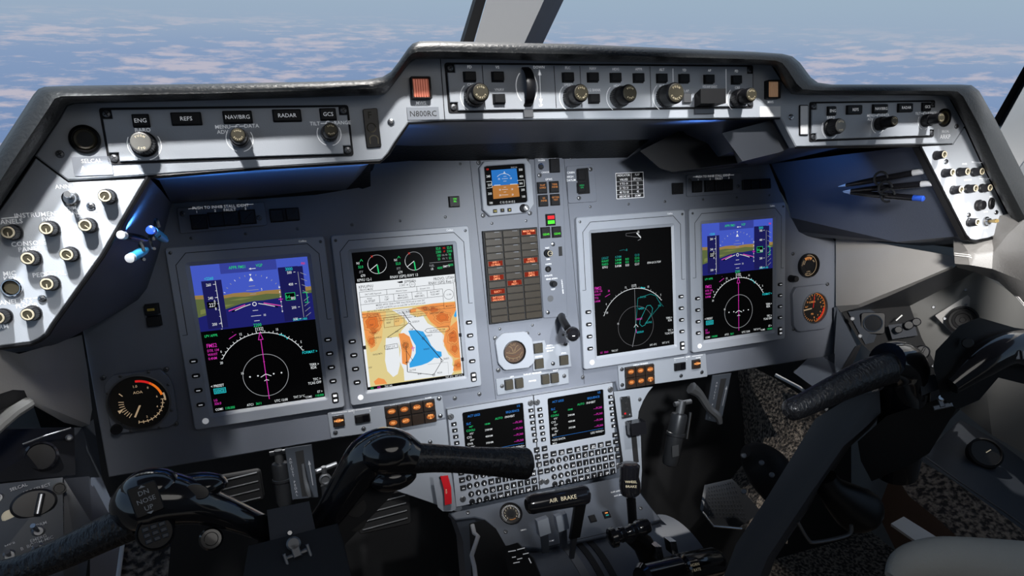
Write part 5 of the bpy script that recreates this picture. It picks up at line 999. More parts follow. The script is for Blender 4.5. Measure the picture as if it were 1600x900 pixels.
# --- display switching panels under the displays
def xfer(label, grp, pl, blocks, rock, lone, scr, leg, lines, z=ZB):
    U = Unit('display_switch_panel', label, 'switch panel', blocks[0], z, grp); plate(U, pl, .003, 'plate_paint', .002)
    nx, ny, tx, q, = blocks[1]; qa = U.ls(q, .007); A = [Vector(p) for p in qa]
    for r_i in range(ny):
        for c_i in range(nx):
            u = (c_i+.5)/nx; v = (r_i+.5)/ny; p = (A[0]*(1-u)+A[1]*u)*(1-v)+(A[3]*(1-u)+A[2]*u)*v; w = (A[1]-A[0]).length/nx-.0012; h = (A[3]-A[0]).length/ny-.0012; t = tx[r_i][c_i]
            b = MB(); b.box(0,0,w+.0012,h+.0012,0,.002,'seam'); b.box(0,0,w,h,0,.006,'switch_brown',.0006,.0006)
            if t:
                L = t.split('|'); b.prism(circ(0,h*.08,w*.34,h*.24,16), .0057, .0062, 'e_glow')
                for i, s_ in enumerate(L): b.text(s_,0,h*.08+((len(L)-1)/2-i)*h*.26,h*.24,.0065,'e_amber')
            part('push_button', b, U.root, (p.x,p.y,.003), label='amber lit' if t else None)
    x, y = U.l(rock[0], .007); b = MB(); b.box(0,0,rock[1],rock[2],0,.004,'black_plastic',.0006,.001); b.box(-rock[1]*.22,0,rock[1]*.4,rock[2]*.8,.004,.0055,'black_plastic',.0006); b.box(rock[1]*.22,0,rock[1]*.4,rock[2]*.8,.004,.0046,'glass_black',.0004); part('rocker_switch', b, U.root, (x,y,.003))
    cell(U, lone, .0155, .0150, 'NORM', 'e_glow', base='switch_brown', t=.005); screws(U, scr, SCREW, .003); legend(U, leg, lines=lines); return U
xfer('left switching panel of amber lit squares under the chart display', 'display switching panels', [(511.5,644),(600,632.5),(690,617),(695,652),(605,672),(517,684)], ((605,652), (4,2,(('PFD','HSI','ADC','REV|A'),('FD','ATT','','REV|A')), ((600.5,636.5),(679,623),(683,659),(605.5,672)))), ((566.5,654.5),.0225,.0125), (529.5,659), ((568,669.8),(524,676),(686,622.5),(688,649.8)), [('AHRS',(549,642),.0030),('NORM',(528,650),.0028),('DISPLAY TRANSFER',(625,632),.0028),('NORM',(669,621.5),.0026),('1',(553,645),.0028),('2',(578,641.5),.0028)], ([(518,646),(543,643)],[(555,641),(580,637.5)]))
xfer('right switching panel of amber lit squares under the third display', 'display switching panels', [(964,570.5),(1101,551.5),(1104,588),(1022,599.5),(967,607.5)], ((1000,590), (3,2,(('PFD','HSI','ADC'),('FD','ATT','REV|B')), ((977,574.5),(1022,569),(1023,600),(979,607.5)))), ((1063.5,573),.0225,.0135), (1089.5,569.5), ((971.5,577),(972,601.5),(1064,587),(1096.5,581.3)), [('AHRS',(1075,557.5),.0030),('NORM',(1091,558.7),.0026),('DISPLAY TRANSFER',(1001,569),.0026),('1',(1054.5,563.5),.0026),('2',(1073,561.5),.0026)], ([(1053,560.5),(1069,558.3)],[(1081,556.7),(1098,554.5)]))
# plates flanking the flight management units
U = Unit('filler_plate', 'small blank pale plate with one screw left of the keyboard units', 'plate', (660,690), ZB); b = MB(); b.prism(U.ls([(604,672),(698,655),(722,795),(716,800),(600,760)]), -.002, .001, 'plate_paint', .0006); part('plate', b, U.root); screws(U, [(672,690.5)], SCREW, .001)
# ================================================================== FLIGHT MANAGEMENT KEYBOARD UNITS
c6 = crop(660,590,4.7375)
CW, CH = .1450, .1640; C2O = Vector((.5005,-.2795,0)); C1O = Vector((.3550,-.2795,0))
fm = thing('flight_management_unit', 'right hand keyboard unit with small text screen on the centre pedestal', 'keyboard unit', C2O, None, 'flight management keyboard units')
def C2(X, Y, z=0.0): q = S(*c6(X,Y), z); return (q.x-C2O.x, q.y-C2O.y)
b = MB(); o = rpoly([(0,-CH),(CW,-CH),(CW,0),(0,0)], .0015, 5)
s4 = [C2(*p) for p in ((918,155),(1330,92),(1365,425),(958,500))]; sx0 = (s4[0][0]+s4[3][0])/2; sx1 = (s4[1][0]+s4[2][0])/2; sy1 = (s4[0][1]+s4[1][1])/2; sy0 = (s4[2][1]+s4[3][1])/2
i = rpoly([(sx0,sy0),(sx1,sy0),(sx1,sy1),(sx0,sy1)], .003, 5); b.frame(o, i, -.010, 0, 'bezel_paint', .0007); b.line([(.0002,-CH),(.0002,0)], .0007, .0003, 'seam'); b.line([(0,-.0003),(CW,-.0003)], .0009, .0003, 'seam'); b.line([(CW-.0003,-CH),(CW-.0003,0)], .0009, .0003, 'seam'); part('faceplate', b, fm)
b = MB(); b.T = Matrix.Translation((sx0,sy1,-.0015)); w_, h_ = sx1-sx0, sy1-sy0; b.rect(0,-h_,w_,0,0,'e_black')
def ft(t, x, y, m, h=.0046, al='l'): b.text(t, x*w_, -y*h_, h*.98, .0003, m, al, 0, .9)
ft('ACT LEGS',.08,.09,'e_blue'); ft('1/2',.95,.05,'e_blue',al='r'); ft('SEQUENCE',.93,.14,'e_blue',al='r'); ft('SLC',.05,.24,'e_blue'); ft('AUTO',.52,.235,'e_green'); ft('/INHIBIT',.68,.235,'e_white')
ft('047°',.09,.31,'e_green',.0036); ft('18NM',.34,.31,'e_green',.0036); ft('COOLI',.04,.38,'e_green')
for k, (a, d, n_) in enumerate((('072°','298NM','CYS'),('077°','488NM','OVR'),('086°','395NM','BVT'))): ft(a,.09,.45+.135*k,'e_white',.0036); ft(d,.34,.43+.135*k,'e_white',.0040); ft(n_,.04,.52+.135*k,'e_white')
for k in range(4): ft('---/FL'+('285','360','360','360')[k],.97,.38+.13*k,'e_mag',.0044,'r')
b.line([(.05*w_,-.845*h_),(.97*w_,-.845*h_)],.0004,.0003,'e_blue'); ft('<LEG DATA',.03,.90,'e_white'); ft('LEG WIND>',.98,.90,'e_white',al='r'); ft('MSG',.04,.975,'e_white',.0040)
part('screen', b, fm)
b = MB(); b.box(0,0,.0088,.0062,0,.0006,'seam',0,.0012); b.box(0,0,.0075,.0050,0,.0024,'key_black',.0005,.001); b.box(0,0,.0024,.0018,.0024,.0026,'white_ink'); LK = b.mesh('line_key')
for k in range(6):
    x, y = C2(868+5.5*k,235+44.5*k); part('line_key', LK, fm, (x,y,0)); x, y = C2(1391+5*k,141+43*k); part('line_key', LK, fm, (x,y,0))
def fkey(x, y, w, h, t, rnd=False, ink='white_ink'):
    b = MB()
    if rnd: b.lathe([(w*.56,0),(w*.56,.0004)], 'seam', 20); b.lathe([(w*.5,0),(w*.5,.0022),(w*.42,.0028)], 'key_black', 20)
    else: b.box(0,0,w+.0012,h+.0012,0,.0004,'seam',0,.0008); b.box(0,0,w,h,0,.0028,'key_black',.0005,.0007)
    for i, s_ in enumerate(t.split('|')): n_ = len(t.split('|')); b.text(s_, 0, ((n_-1)/2-i)*h*.36, h*(.62 if len(t) < 3 else .32), .0030, ink)
    part('letter_key' if len(t) < 3 else 'function_key', b, fm, (x,y,0))
KP = .0088
for row, (p0, p1, keys) in enumerate((((960,617),(1390,533),'123ABCDEFG'),((965,675),(1397,588),'456HIJKLMN'),((975,733),(1403,642),'789OPQRSTU'),((980,788),(1408,693),'.0-VWXYZ*/'))):
    a, c_ = C2(*p0), C2(*p1)
    for k, t in enumerate(keys):
        u = k/9; fkey(a[0]+(c_[0]-a[0])*u, a[1]+(c_[1]-a[1])*u, KP, KP, t if t != '*' else 'SP', k < 3)
a, c_ = C2(970,563), C2(1375,487)
for k, t in enumerate(('MSG','DIR|INTC','FPLN','DEP|ARR','PERF','MFD|MENU','MFD|ADV','EXEC')): u = k/7; fkey(a[0]+(c_[0]-a[0])*u, a[1]+(c_[1]-a[1])*u, .0096, .0080, t)
for p, t in (((903,524),'IDX'),((910,580),'TUN'),((915,632),'SEC'),((922,688),'DEL'),((1425,423),'BRT'),((1430,473),'DIM'),((1438,527),'CLR|DEL'),((1446,580),'PREV')): x, y = C2(*p); fkey(x, y, .0088, .0076, t)
b = MB(); b.lathe([(.0050,0),(.0050,.0012),(.0040,.002)], 'dull_steel', 20); b.line([(-.003,0),(.003,0)],.001,.0022,'black_ink'); FS = b.mesh('fastener')
for p in ((848,182),(1390,88),(1450,650),(918,768)): x, y = C2(*p); part('fastener', FS, fm, (x,y,0), Matrix.Rotation(random.random()*3,3,'Z'))
fm1 = dup(fm, None, tuple(C1O), 'left hand keyboard unit with small text screen, partly hidden behind the control wheel grip')
# ================================================================== CENTRE PEDESTAL
TH = math.radians(50); QN = Vector((0,math.sin(TH),math.cos(TH))); QV = Vector((0,math.cos(TH),-math.sin(TH))); QR = Matrix(((1,QV.x,QN.x),(0,QV.y,QN.y),(0,QV.z,QN.z)))
Q0 = Vector((.5,-.446,.002))
def Q(px, py, dz=0.0): return SQ(px, py, Q0+QN*dz, QN)
ped = thing('centre_pedestal', 'grey metal centre pedestal below the keyboard units carrying the levers', 'pedestal', Q0, QR)
def ql(px, py, dz=0.0, o=Q0): d = Q(px,py,dz)-o; return (d.dot(Vector((1,0,0))), d.dot(QV))
b = MB(); b.prism([ql(*p) for p in ((701,801),(722,797),(851,769),(977,743),(1000,769),(1017,792),(1033,812),(960,836),(845,857),(787,853),(769,822),(757,812),(742,808),(712,812))], -.012, 0, 'pedestal_paint', .0015); part('top_plate', b, ped)
b = MB(); b.line([ql(*p) for p in ((845,857),(1033,812))], .001, .0003, 'seam')
def qt(t, p, h, m='white_ink', rot=0): x, y = ql(*p); b.text(t, x, y, h, .0004, m, rot=rot)
qt('GUST LOCK',(962,768),.0030); qt('ANTI SKID',(966,774),.0030); qt('EMERG',(818,828),.0026); qt('DUMP',(862,845),.0026); part('legend', b, ped)
def qloc(v): d = Vector(v)-Q0; return (d.x, d.dot(QV), d.dot(QN))
# strip plate right of the keyboard units and bracket on the left
b = MB(); pts = [(959,612),(1020,604),(1012,614),(1005,626),(998,643),(996,660),(1001,680),(1003,735),(1001,768),(977,746)]
b.hull([qloc(P3(x,y,.001)) for x,y in pts], [qloc(P3(x,y,-.006)) for x,y in pts], 'plate_paint'); part('side_plate', b, ped, label='pale strip plate right of the keyboards')
b = MB(); pts = [(676,744),(706,744),(713,795),(706,799),(692,799),(684,792)]
b.hull([qloc(P3(x,y,.012)) for x,y in pts], [qloc(P3(x,y,.008)) for x,y in pts], 'plate_paint'); part('bracket', b, ped)
# body of the pedestal: side walls down to the floor
b = MB()
Lf = [Q(701,801,-.004), Q(712,812,-.004), Q(742,808,-.004), Q(757,812,-.004), Q(769,822,-.004), Q(787,853,-.004)]
dn = Vector((0,-UPY,-UPZ))
b.loft([[qloc(p) for p in Lf], [qloc(p+dn*.05+Vector((.012,0,0))) for p in Lf], [qloc(p+dn*.40+Vector((.03,0,0))) for p in Lf]], 'pedestal_paint')
Rf = [S(1001,768,.001), Q(1017,792,-.004), Q(1033,812,-.004), Q(1085,860,-.004)]
b.loft([[qloc(p) for p in Rf], [qloc(p+dn*.42-Vector((.02,0,0))) for p in Rf]], 'pedestal_paint')
FB = [S(604,670,-.012), S(700,656,-.012), S(962,606,-.012), S(1003,660,-.012)]
b.loft([[qloc(Vector((x,-.27,-.015))) for x in (.36,.66)],[qloc(Vector((x,-.45,-.015))) for x in (.36,.66)],[qloc(Vector((x,-.45,-.015))+dn*.35) for x in (.38,.64)]], 'pedestal_paint'); part('body', b, ped)
# throttle quadrant drum
xd0, xd1 = Q(800,856).x, Q(1062,812).x
dc = Q(900,846)+dn*.17+Vector((0,0,.05)); b = MB()
rr = .155
def drum(b, xa, xb, r, m, a0=5, a1=150, n=30, th=.004):
    R0 = []; R1 = []
    for k in range(n+1):
        a = math.radians(a0+(a1-a0)*k/n); d = -dn*math.sin(a)*r + Vector((0,-UPZ,UPY))*math.cos(a)*r
        R0.append(qloc(Vector((xa,dc.y,dc.z))+d)); R1.append(qloc(Vector((xb,dc.y,dc.z))+d))
    b.loft([R0, R1], m)
    c0 = qloc(Vector((xa,dc.y,dc.z))); c1 = qloc(Vector((xb,dc.y,dc.z)))
    b.loft([[c0]*(n+1), R0], m); b.loft([R1, [c1]*(n+1)], m)
drum(b, xd0, xd1, rr, 'pedestal_paint'); part('quadrant', b, ped)
for xa, xb, m, r in ((869,882,'dull_steel',rr+.001),(893,903,'matte_black',rr+.0015),(911,921,'matte_black',rr+.0015),(800,812,'matte_black',rr+.001)):
    b = MB(); drum(b, Q(xa+10,850).x, Q(xb+10,850).x, r, m, n=40)
    part('scale_strip' if m == 'dull_steel' else 'lever_track', b, ped, label='engraved pale scale' if m == 'dull_steel' else None)
def qdir(v): v = Vector(v); return (v.x, v.dot(QV), v.dot(QN))
class QU:
    def __init__(s, name, label, cat, px, group=None, dz=0.0):
        s.o = Q(*px, dz); s.root = thing(name, label, cat, s.o, QR, group)
    def l(s, p, dz=0.0): d = Q(p[0],p[1],dz)-s.o; return (d.x, d.dot(QV))
    def loc(s, v): d = Vector(v)-s.o; return (d.x, d.dot(QV), d.dot(QN))
U = QU('trim_gauge', 'small round trim dial with white figures on the pedestal left of the air brake handle', 'gauge', (798,803))
b = MB(); b.lathe([(.0185,0),(.0185,.004),(.0165,.0045),(.0160,.001)], 'black_plastic', 40, cap=False); part('bezel', b, U.root)
b = MB(); b.disc(0,0,.0165,.0012,'gauge_face',40); ticks(b,.0125,.0150,-40,220,27,.0006,.0015,'white_ink')
for k, t in enumerate('5432101234'): b.text(t, *pol(.0100,220-29*k), .0036, .0015, 'cream_ink')
b.disc(0,0,.0060,.0022,'matte_black'); b.arc(0,0,.0105,240,300,.0012,.0014,'e_brownink'); part('dial_face', b, U.root)
for p, tx in (((925.5,811),None),((947.5,804.5),'ON')):
    U = QU('push_switch', 'small square black switch nearest the air brake lever' if not tx else 'small square switch with green and orange light beside the wheel brake stem', 'switch', p)
    b = MB(); b.box(0,0,.0115,.0120,0,.003,'black_plastic',.0006); 
    if tx: b.box(0,.0022,.005,.0018,.003,.0032,'e_orange'); b.box(0,-.0020,.005,.0018,.003,.0032,'e_teal')
    part('switch', b, U.root)
for p in ((731,801),(790,831),(1001,794),(763,822)):
    d = Q(*p); o = part('screw', SCREWD, ped, qloc(d))
def V(px, py, z): return Vector(P3(px,py,z))
def rpx(v, r):      # radius in metres of something r photo pixels wide at a point
    d = CR @ (Vector(v)-CAMC); return r*(-d.z)/FPX
# air brake lever
U = QU('air_brake_lever', 'black horizontal bar handle lettered AIR BRAKE on a blade above the pedestal', 'lever', (893,868))
a, c_ = V(822,789,.215), V(920,772,.215); ax = (c_-a).normalized(); r_ = rpx(a,16)
b = MB(); pp = [a, a+ax*.003, a+ax*.008, c_-ax*.008, c_-ax*.003, c_]; b.tube([U.loc(p) for p in pp], [r_*.55,r_*.9,r_,r_,r_*.9,r_*.55], 'gloss_black', 28); part('handle', b, U.root)
fr = (CAMC-(a+c_)/2); fr = (fr-ax*fr.dot(ax)).normalized(); upd = fr.cross(ax)*1.0
b = MB(); mid = (a+c_)/2+ax*.002; Rm = Matrix((ax, upd if upd.y > 0 else -upd, fr)).transposed()
b.text('AIR  BRAKE', 0, 0, .0066, 0, 'cream_ink'); o = ob('lettering', b.mesh('lettering'), U.root); o.matrix_local = U.root.matrix_world.inverted() @ PM @ Matrix.Translation(mid+fr*(r_+.0006)) @ Rm.to_4x4()
b = MB(); s0, s1, s2 = V(907,783,.213), V(898,840,.18), V(893,872,.15)
b.hull([U.loc(s0+Vector(v)) for v in ((-.008,0,.003),(.008,0,.003),(.008,0,-.003),(-.008,0,-.003))],[U.loc(s1+Vector(v)) for v in ((-.008,0,.003),(.007,0,.003),(.007,0,-.003),(-.008,0,-.003))],'black_plastic'); part('blade', b, U.root)
b = MB(); b.hull([U.loc(s1+Vector(v)) for v in ((-.005,.004,.004),(.003,.004,.004),(.003,.004,-.003),(-.005,.004,-.003))],[U.loc(s2+Vector(v)) for v in ((-.003,0,.003),(.003,0,.003),(.003,0,-.003),(-.003,0,-.003))],'dull_steel'); part('shank', b, U.root)
for p, lb in (((848,822),'left grey paddle of the two small levers under the air brake handle'),((877,815),'right grey paddle of the two small levers under the air brake handle')):
    U = QU('fuel_lever', lb, 'lever', (p[0],p[1]+25)); t = V(p[0],p[1]-9,.15); u = V(p[0]+3,p[1]+12,.155); base = V(p[0]+5,p[1]+42,.12); w_ = .0085
    b = MB(); b.hull([U.loc(t+Vector(v)) for v in ((-w_,0,0),(w_,0.002,0),(w_,.002,-.010),(-w_,0,-.010))],[U.loc(u+Vector(v)) for v in ((-w_,-.001,.004),(w_,.001,.004),(w_,0,-.010),(-w_,-.002,-.010))],'plate_paint'); part('paddle', b, U.root)
    b = MB(); b.hull([U.loc(u+Vector(v)) for v in ((-.006,.004,0),(.006,.004,0),(.006,.004,-.004),(-.006,.004,-.004))],[U.loc(base+Vector(v)) for v in ((-.005,0,0),(.005,0,0),(.005,0,-.004),(-.005,0,-.004))],'pedestal_paint'); part('stem', b, U.root)
# wheel brake lever
U = QU('wheel_brake_lever', 'tall black lever lettered WHEEL BRAKE right of the keyboard units', 'lever', (990,818))
a, m1, m2, c_ = V(984,724,.17), V(983,745,.17), V(985,768,.17), V(989,822,.14)
b = MB(); b.tube([U.loc(p) for p in (a, a.lerp(m1,.15), m1, m1.lerp(m2,.5), m2, m2.lerp(c_,.12))], [rpx(a,12),rpx(a,16),rpx(a,15),rpx(a,17),rpx(a,16),rpx(a,8)], 'gloss_black', 24); part('grip', b, U.root)
b = MB(); b.tube([U.loc(p) for p in (m2, c_)], rpx(a,7.5), 'black_plastic', 16); part('stem', b, U.root)
b = MB(); ax = (m2-a).normalized(); pt = V(986,749,.17); fr = (CAMC-pt).normalized(); fr = (fr-ax*fr.dot(ax)).normalized(); xr = (-ax).cross(fr)
b.text('WHEEL', 0, .0035, .0046, 0, 'cream_ink'); b.text('BRAKE', 0, -.0035, .0046, 0, 'cream_ink'); o = ob('lettering', b.mesh('lettering'), U.root); o.matrix_local = U.root.matrix_world.inverted() @ PM @ Matrix.Translation(pt+fr*rpx(pt,19)) @ Matrix((xr,-ax,fr)).transposed().to_4x4()
# park/flap gate lever on the strip plate
U = Unit('flap_lever', 'short black block lever in the slot of the strip plate right of the keyboard units', 'lever', (990,690), .001)
b = MB(); b.prism(rpoly(U.ls([(984,658),(992,657),(998,722),(990,724)]), .001), 0, .0006, 'matte_black'); part('slot', b, U.root)
b = MB(); b.hull([U.l((983,660),.02)+(.010,),U.l((1006,656),.02)+(.010,),U.l((1008,677),.02)+(.010,),U.l((985,681),.02)+(.010,)],[U.l((983,661),.02)+(.026,),U.l((1006,657),.02)+(.026,),U.l((1008,676),.02)+(.026,),U.l((985,680),.02)+(.026,)],'gloss_black'); b.tube([U.l((992,672),.01)+(0.0,),U.l((993,671),.01)+(.012,)], .003, 'dull_steel', 10); part('knob', b, U.root)
U = Unit('latch_plate', 'small bright oblong steel plate with screws right of the keyboard units', 'plate', (977,636), .001); b = MB(); b.prism(rpoly(U.ls([(968,620),(983,618),(987,651),(971,654)]), .0015), 0, .003, 'steel', .0005); b.disc(*U.l((976.5,629)), .0022, .0032, 'matte_black'); b.disc(*U.l((978.5,637.5)), .0022, .0032, 'matte_black'); b.disc(*U.l((975.5,645.5)), .0018, .0032, 'red_paint'); part('plate', b, U.root); screws(U, [(970.5,623),(982,620.5),(973,651),(984.5,648.5)], SCREWS, .003); screws(U, [(999.5,624)], SCREWD, 0)
# red handle
U = Unit('emergency_strap', 'bright red vertical strap handle left of the keyboard units', 'handle', (697,768), .012)
qs = [(688,744),(700,742.5),(705,762),(706,787),(695,789.5),(694,765)]; b = MB(); b.hull([tuple(V(x,y,.024)-U.o) for x,y in qs],[tuple(V(x,y,.018)-U.o) for x,y in qs],'red_paint'); x, y = U.l((697.5,768),.0125); b.text('PULL', x, y, .0030, .0125, 'cream_ink', rot=-pi/2+.1); part('strap', b, U.root)
b = MB(); b.disc(*U.l((689,746)), .003, .001, 'matte_black'); part('pivot', b, U.root)
# white bent lever on the pedestal's left flank
U = QU('release_lever', 'pale bent metal lever on the dark left flank of the pedestal', 'lever', (742,830))
b = MB(); pp = [V(738,820,.13), V(741,833,.14), V(747,838,.15), V(737,868,.17), V(741,885,.18), V(744,910,.20)]; b.tube([U.loc(p) for p in pp], rpx(pp[0],3.4), 'pillar_paint', 8); part('rod', b, U.root)
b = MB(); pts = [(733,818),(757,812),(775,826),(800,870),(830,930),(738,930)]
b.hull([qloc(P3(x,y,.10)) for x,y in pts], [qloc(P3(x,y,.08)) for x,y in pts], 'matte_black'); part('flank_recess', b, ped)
# quadrant legend block bottom left of the drum
U = QU('lever_gate', 'dark curved gate with white lettering at the bottom left of the throttle quadrant', 'lever gate', (805,870)); gg = [(785,855),(808,848),(832,872),(850,915),(812,930),(795,895)]
b = MB(); b.hull([U.loc(P3(x,y,.20)) for x,y in gg],[U.loc(P3(x+2,y,.17)) for x,y in gg],'matte_black'); part('gate', b, U.root)
b = MB()
for (x0_,y0_,x1_,y1_) in ((794,862,806,860),(808,859,820,856),(817,866,826,864),(800,871,806,870),(808,874,816,872),(826,872,830,880),(802,880,812,878)):
    a_, c_ = V(x0_,y0_,.2005), V(x1_,y1_,.2005); d_ = (c_-a_); n_ = Vector((-d_.y,d_.x,0)).normalized()*.0006; b.add([U.loc(a_-n_),U.loc(c_-n_),U.loc(c_+n_),U.loc(a_+n_)],[(0,1,2,3)],'white_ink')
part('legend', b, U.root)
# throttle levers
def throttle(pts, label, ztop):
    U = QU('throttle_lever', label, 'lever', (pts[-1][0],pts[-1][1]), 'throttle levers on the pedestal')
    return U
U = QU('thrust_lever', 'black knobbly double thrust lever grip at the bottom of the pedestal', 'lever', (985,850))
a, c_ = V(952,842,.26), V(1014,820,.26); ax = (c_-a); b = MB(); pr = [(0,12),(.03,17),(.14,18),(.17,12),(.24,12),(.27,14),(.36,13),(.40,10),(.52,11),(.56,13),(.66,12),(.70,14),(.80,15),(.97,13),(1,9)]
b.tube([U.loc(a+ax*t) for t,_ in pr], [rpx(a,r)*.9 for _,r in pr], 'gloss_black', 20); part('grip', b, U.root)
b = MB(); e_ = [V(985,835,.25), V(1005,850,.24), V(1020,880,.23), V(1020,930,.20)]; b.tube([U.loc(p) for p in e_], [rpx(e_[0],14),rpx(e_[0],17),rpx(e_[0],20),rpx(e_[0],22)], 'black_plastic', 14); part('arm', b, U.root)
for k, p in enumerate(((1029,862),(1052,854))):
    b = MB(); q0 = V(*p,.262); 
    for j in range(3): o_ = Vector((.0035*j-.0035,-.0008*j,0)); b.hull([U.loc(q0+o_+Vector(v)) for v in ((-.0013,.008,0),(.0013,.008,0),(.0013,.008,-.016),(-.0013,.008,-.016))],[U.loc(q0+o_+Vector(v)) for v in ((-.0005,-.009,.004),(.0021,-.009,.004),(.0021,-.009,-.012),(-.0005,-.009,-.012))],'steel')
    part('side_plate', b, U.root, label='bright steel plates')
U = QU('horn_handle', 'black cylinder handle lettered HORN cut by the bottom picture edge', 'lever', (1060,890))
a, c_ = V(1000,905,.29), V(1122,878,.27); b = MB(); ax = c_-a; pr = [(0,18),(.04,24),(.45,25),(.47,21),(.50,21),(.52,26),(.93,26),(1,20)]; b.tube([U.loc(a+ax*t) for t,_ in pr], [rpx(a,r) for _,r in pr], 'gloss_black', 28); part('handle', b, U.root)
b = MB(); axn = ax.normalized(); pt = a+ax*.55; fr = (CAMC-pt); fr = (fr-axn*fr.dot(axn)).normalized(); b.text('HORN', 0, .0030, .0046, 0, 'cream_ink'); b.text('/ RATE', 0, -.0035, .0046, 0, 'cream_ink'); o = ob('lettering', b.mesh('lettering'), U.root); o.matrix_local = U.root.matrix_world.inverted() @ PM @ Matrix.Translation(pt+fr*rpx(pt,27)) @ Matrix((axn,fr.cross(axn),fr)).transposed().to_4x4()
# ================================================================== CONTROL WHEELS
def sub(o, lv=1):
    m = o.modifiers.new('smooth', 'SUBSURF'); m.levels = lv; m.render_levels = lv; return o
def rtube(b, U, pts, mat, n=20, flat=1.0, cap=True):     # pts: (px, py, z, radius in photo px)
    P = [Vector(P3(p[0],p[1],p[2])) for p in pts]; R = [rpx(P[i], pts[i][3]) for i in range(len(pts))]
    # smooth the path
    out = []; rad = []
    L = len(P)
    for i in range(L-1):
        p0, p1, p2, p3 = P[max(i-1,0)], P[i], P[i+1], P[min(i+2,L-1)]; r0, r1, r2, r3 = R[max(i-1,0)], R[i], R[i+1], R[min(i+2,L-1)]
        for k in range(5):
            t = k/5; f = lambda a,b_,c_,d: .5*((2*b_)+(c_-a)*t+(2*a-5*b_+4*c_-d)*t*t+(3*b_-a-3*c_+d)*t**3)
            out.append(f(p0,p1,p2,p3)); rad.append(max(1e-4, f(r0,r1,r2,r3)))
    out.append(P[-1]); rad.append(R[-1]); b.tube([p-U.o for p in out], rad, mat, n, cap, flat)
def slab(b, U, near, far, mat): b.hull([Vector(P3(*p))-U.o for p in near], [Vector(P3(*p))-U.o for p in far], mat)
def dome(b, U, c, rx, ry, rz, mat, n=20):                 # ellipsoid
    P = Vector(P3(c[0],c[1],c[2])); k = rpx(P,1); vs = []; m = 12
    for i in range(m+1):
        ph = -pi/2+pi*i/m
        for j in range(n): th = 2*pi*j/n; vs.append(P-U.o+Vector((rx*k*math.cos(ph)*math.cos(th), ry*k*math.cos(ph)*math.sin(th), rz*k*math.sin(ph))))
    b.add(vs, [(i*n+j, i*n+(j+1)%n, (i+1)*n+(j+1)%n, (i+1)*n+j) for i in range(m) for j in range(n)], mat)
U = Unit('control_wheel', 'black left pilot control wheel with leather grips, one lettered DN NOSE UP', 'control wheel', (455,820), .44)
# hub and column
b = MB(); slab(b, U, [(417,797,.455),(483,783,.455),(493,828,.470),(422,845,.470)], [(420,797,.42),(482,785,.42),(490,826,.43),(424,842,.43)], 'knee_grey'); part('hub', b, U.root)
b = MB(); slab(b, U, [(388,853,.475),(527,818,.475),(537,847,.485),(556,930,.52),(375,930,.52)], [(392,853,.43),(524,820,.43),(532,847,.43),(550,930,.44),(380,930,.44)], 'matte_black'); part('column', b, U.root)
b = MB(); slab(b, U, [(405,830,.44),(495,815,.44),(560,745,.43),(600,745,.43),(625,760,.43),(540,850,.44),(530,875,.45),(400,875,.45)], [(405,830,.41),(495,815,.41),(560,745,.40),(600,745,.40),(625,760,.40),(540,850,.41),(530,875,.42),(400,875,.42)], 'black_plastic'); part('back_cover', b, U.root)
b = MB(); rtube(b, U, [(418,828,.44,19),(380,812,.45,22),(335,795,.455,27),(285,782,.46,38),(240,782,.46,47),(212,798,.46,44),(196,812,.46,30)], 'gloss_black', 24, 1.0); part('horn_left', b, U.root).name = 'left_horn'
b = MB(); dome(b, U, (236,762,.462), 44, 30, 36, 'gloss_black'); dome(b, U, (300,762,.452), 52, 22, 30, 'gloss_black'); part('horn_cap', b, U.root)
b = MB(); rtube(b, U, [(494,828,.44,20),(520,795,.44,24),(552,745,.445,30),(580,712,.45,36),(612,706,.455,38),(645,715,.455,28)], 'gloss_black', 24); part('right_horn', b, U.root)
b = MB(); dome(b, U, (606,706,.458), 46, 34, 34, 'gloss_black'); dome(b, U, (612,745,.45), 40, 22, 26, 'gloss_black'); part('horn_cap', b, U.root)
b = MB(); rtube(b, U, [(206,815,.46,29),(160,836,.462,27),(100,864,.464,25),(40,888,.466,23),(-10,905,.467,24),(-20,909,.467,12)], 'grip_leather', 24); part('leather_grip', b, U.root)
b = MB(); rtube(b, U, [(636,716,.456,25),(680,716,.458,22),(730,719,.458,21),(780,722,.458,23),(812,724,.457,25),(825,724,.457,23),(831,724,.457,10)], 'grip_leather', 24); part('leather_grip', b, U.root)
# rocker plate with lettering
fc = Vector(P3(228,780,.46)); fr = (CAMC-fc).normalized()
def facing(U, px, z, roll=0.0, lift=0.0):
    p = Vector(P3(px[0],px[1],z)); f = (CAMC-p).normalized(); x = Vector((0,1,0)).cross(f).normalized(); y = f.cross(x); Rm = Matrix((x,y,f)).transposed() @ Matrix.Rotation(roll,3,'Z'); return Matrix.Translation(p-U.o+f*lift) @ Rm.to_4x4()
def fpart(name, b, U, px, z, roll=0.0, lift=0.0, label=None): o = ob(name, b.mesh(name), U.root, label=label); o.matrix_local = facing(U, px, z, roll, lift); return o
b = MB(); b.box(0,0,.0180,.0215,-.006,.001,'black_plastic',.0008,.002); b.text('DN',0,.0050,.0040,.0013,'grey_ink'); b.text('NOSE',0,-.0004,.0040,.0013,'grey_ink'); b.text('UP',0,-.0058,.0040,.0013,'grey_ink')
b.poly([(0,.0100),(-.0022,.0082),(.0022,.0082)],.0013,'grey_ink'); b.poly([(0,-.0106),(-.0022,-.0088),(.0022,-.0088)],.0013,'grey_ink'); fpart('trim_switch', b, U, (228,780), .46, .14, .027)
b = MB(); b.lathe([(.0125,-.010),(.0125,.001),(.0115,.003),(.0105,.0015)], 'black_plastic', 28)
for k in range(-1,2):
    for j in range(-1,2): b.box(k*.0052,j*.0042,.0042,.0032,.0015,.0034,'console_paint',.0006)
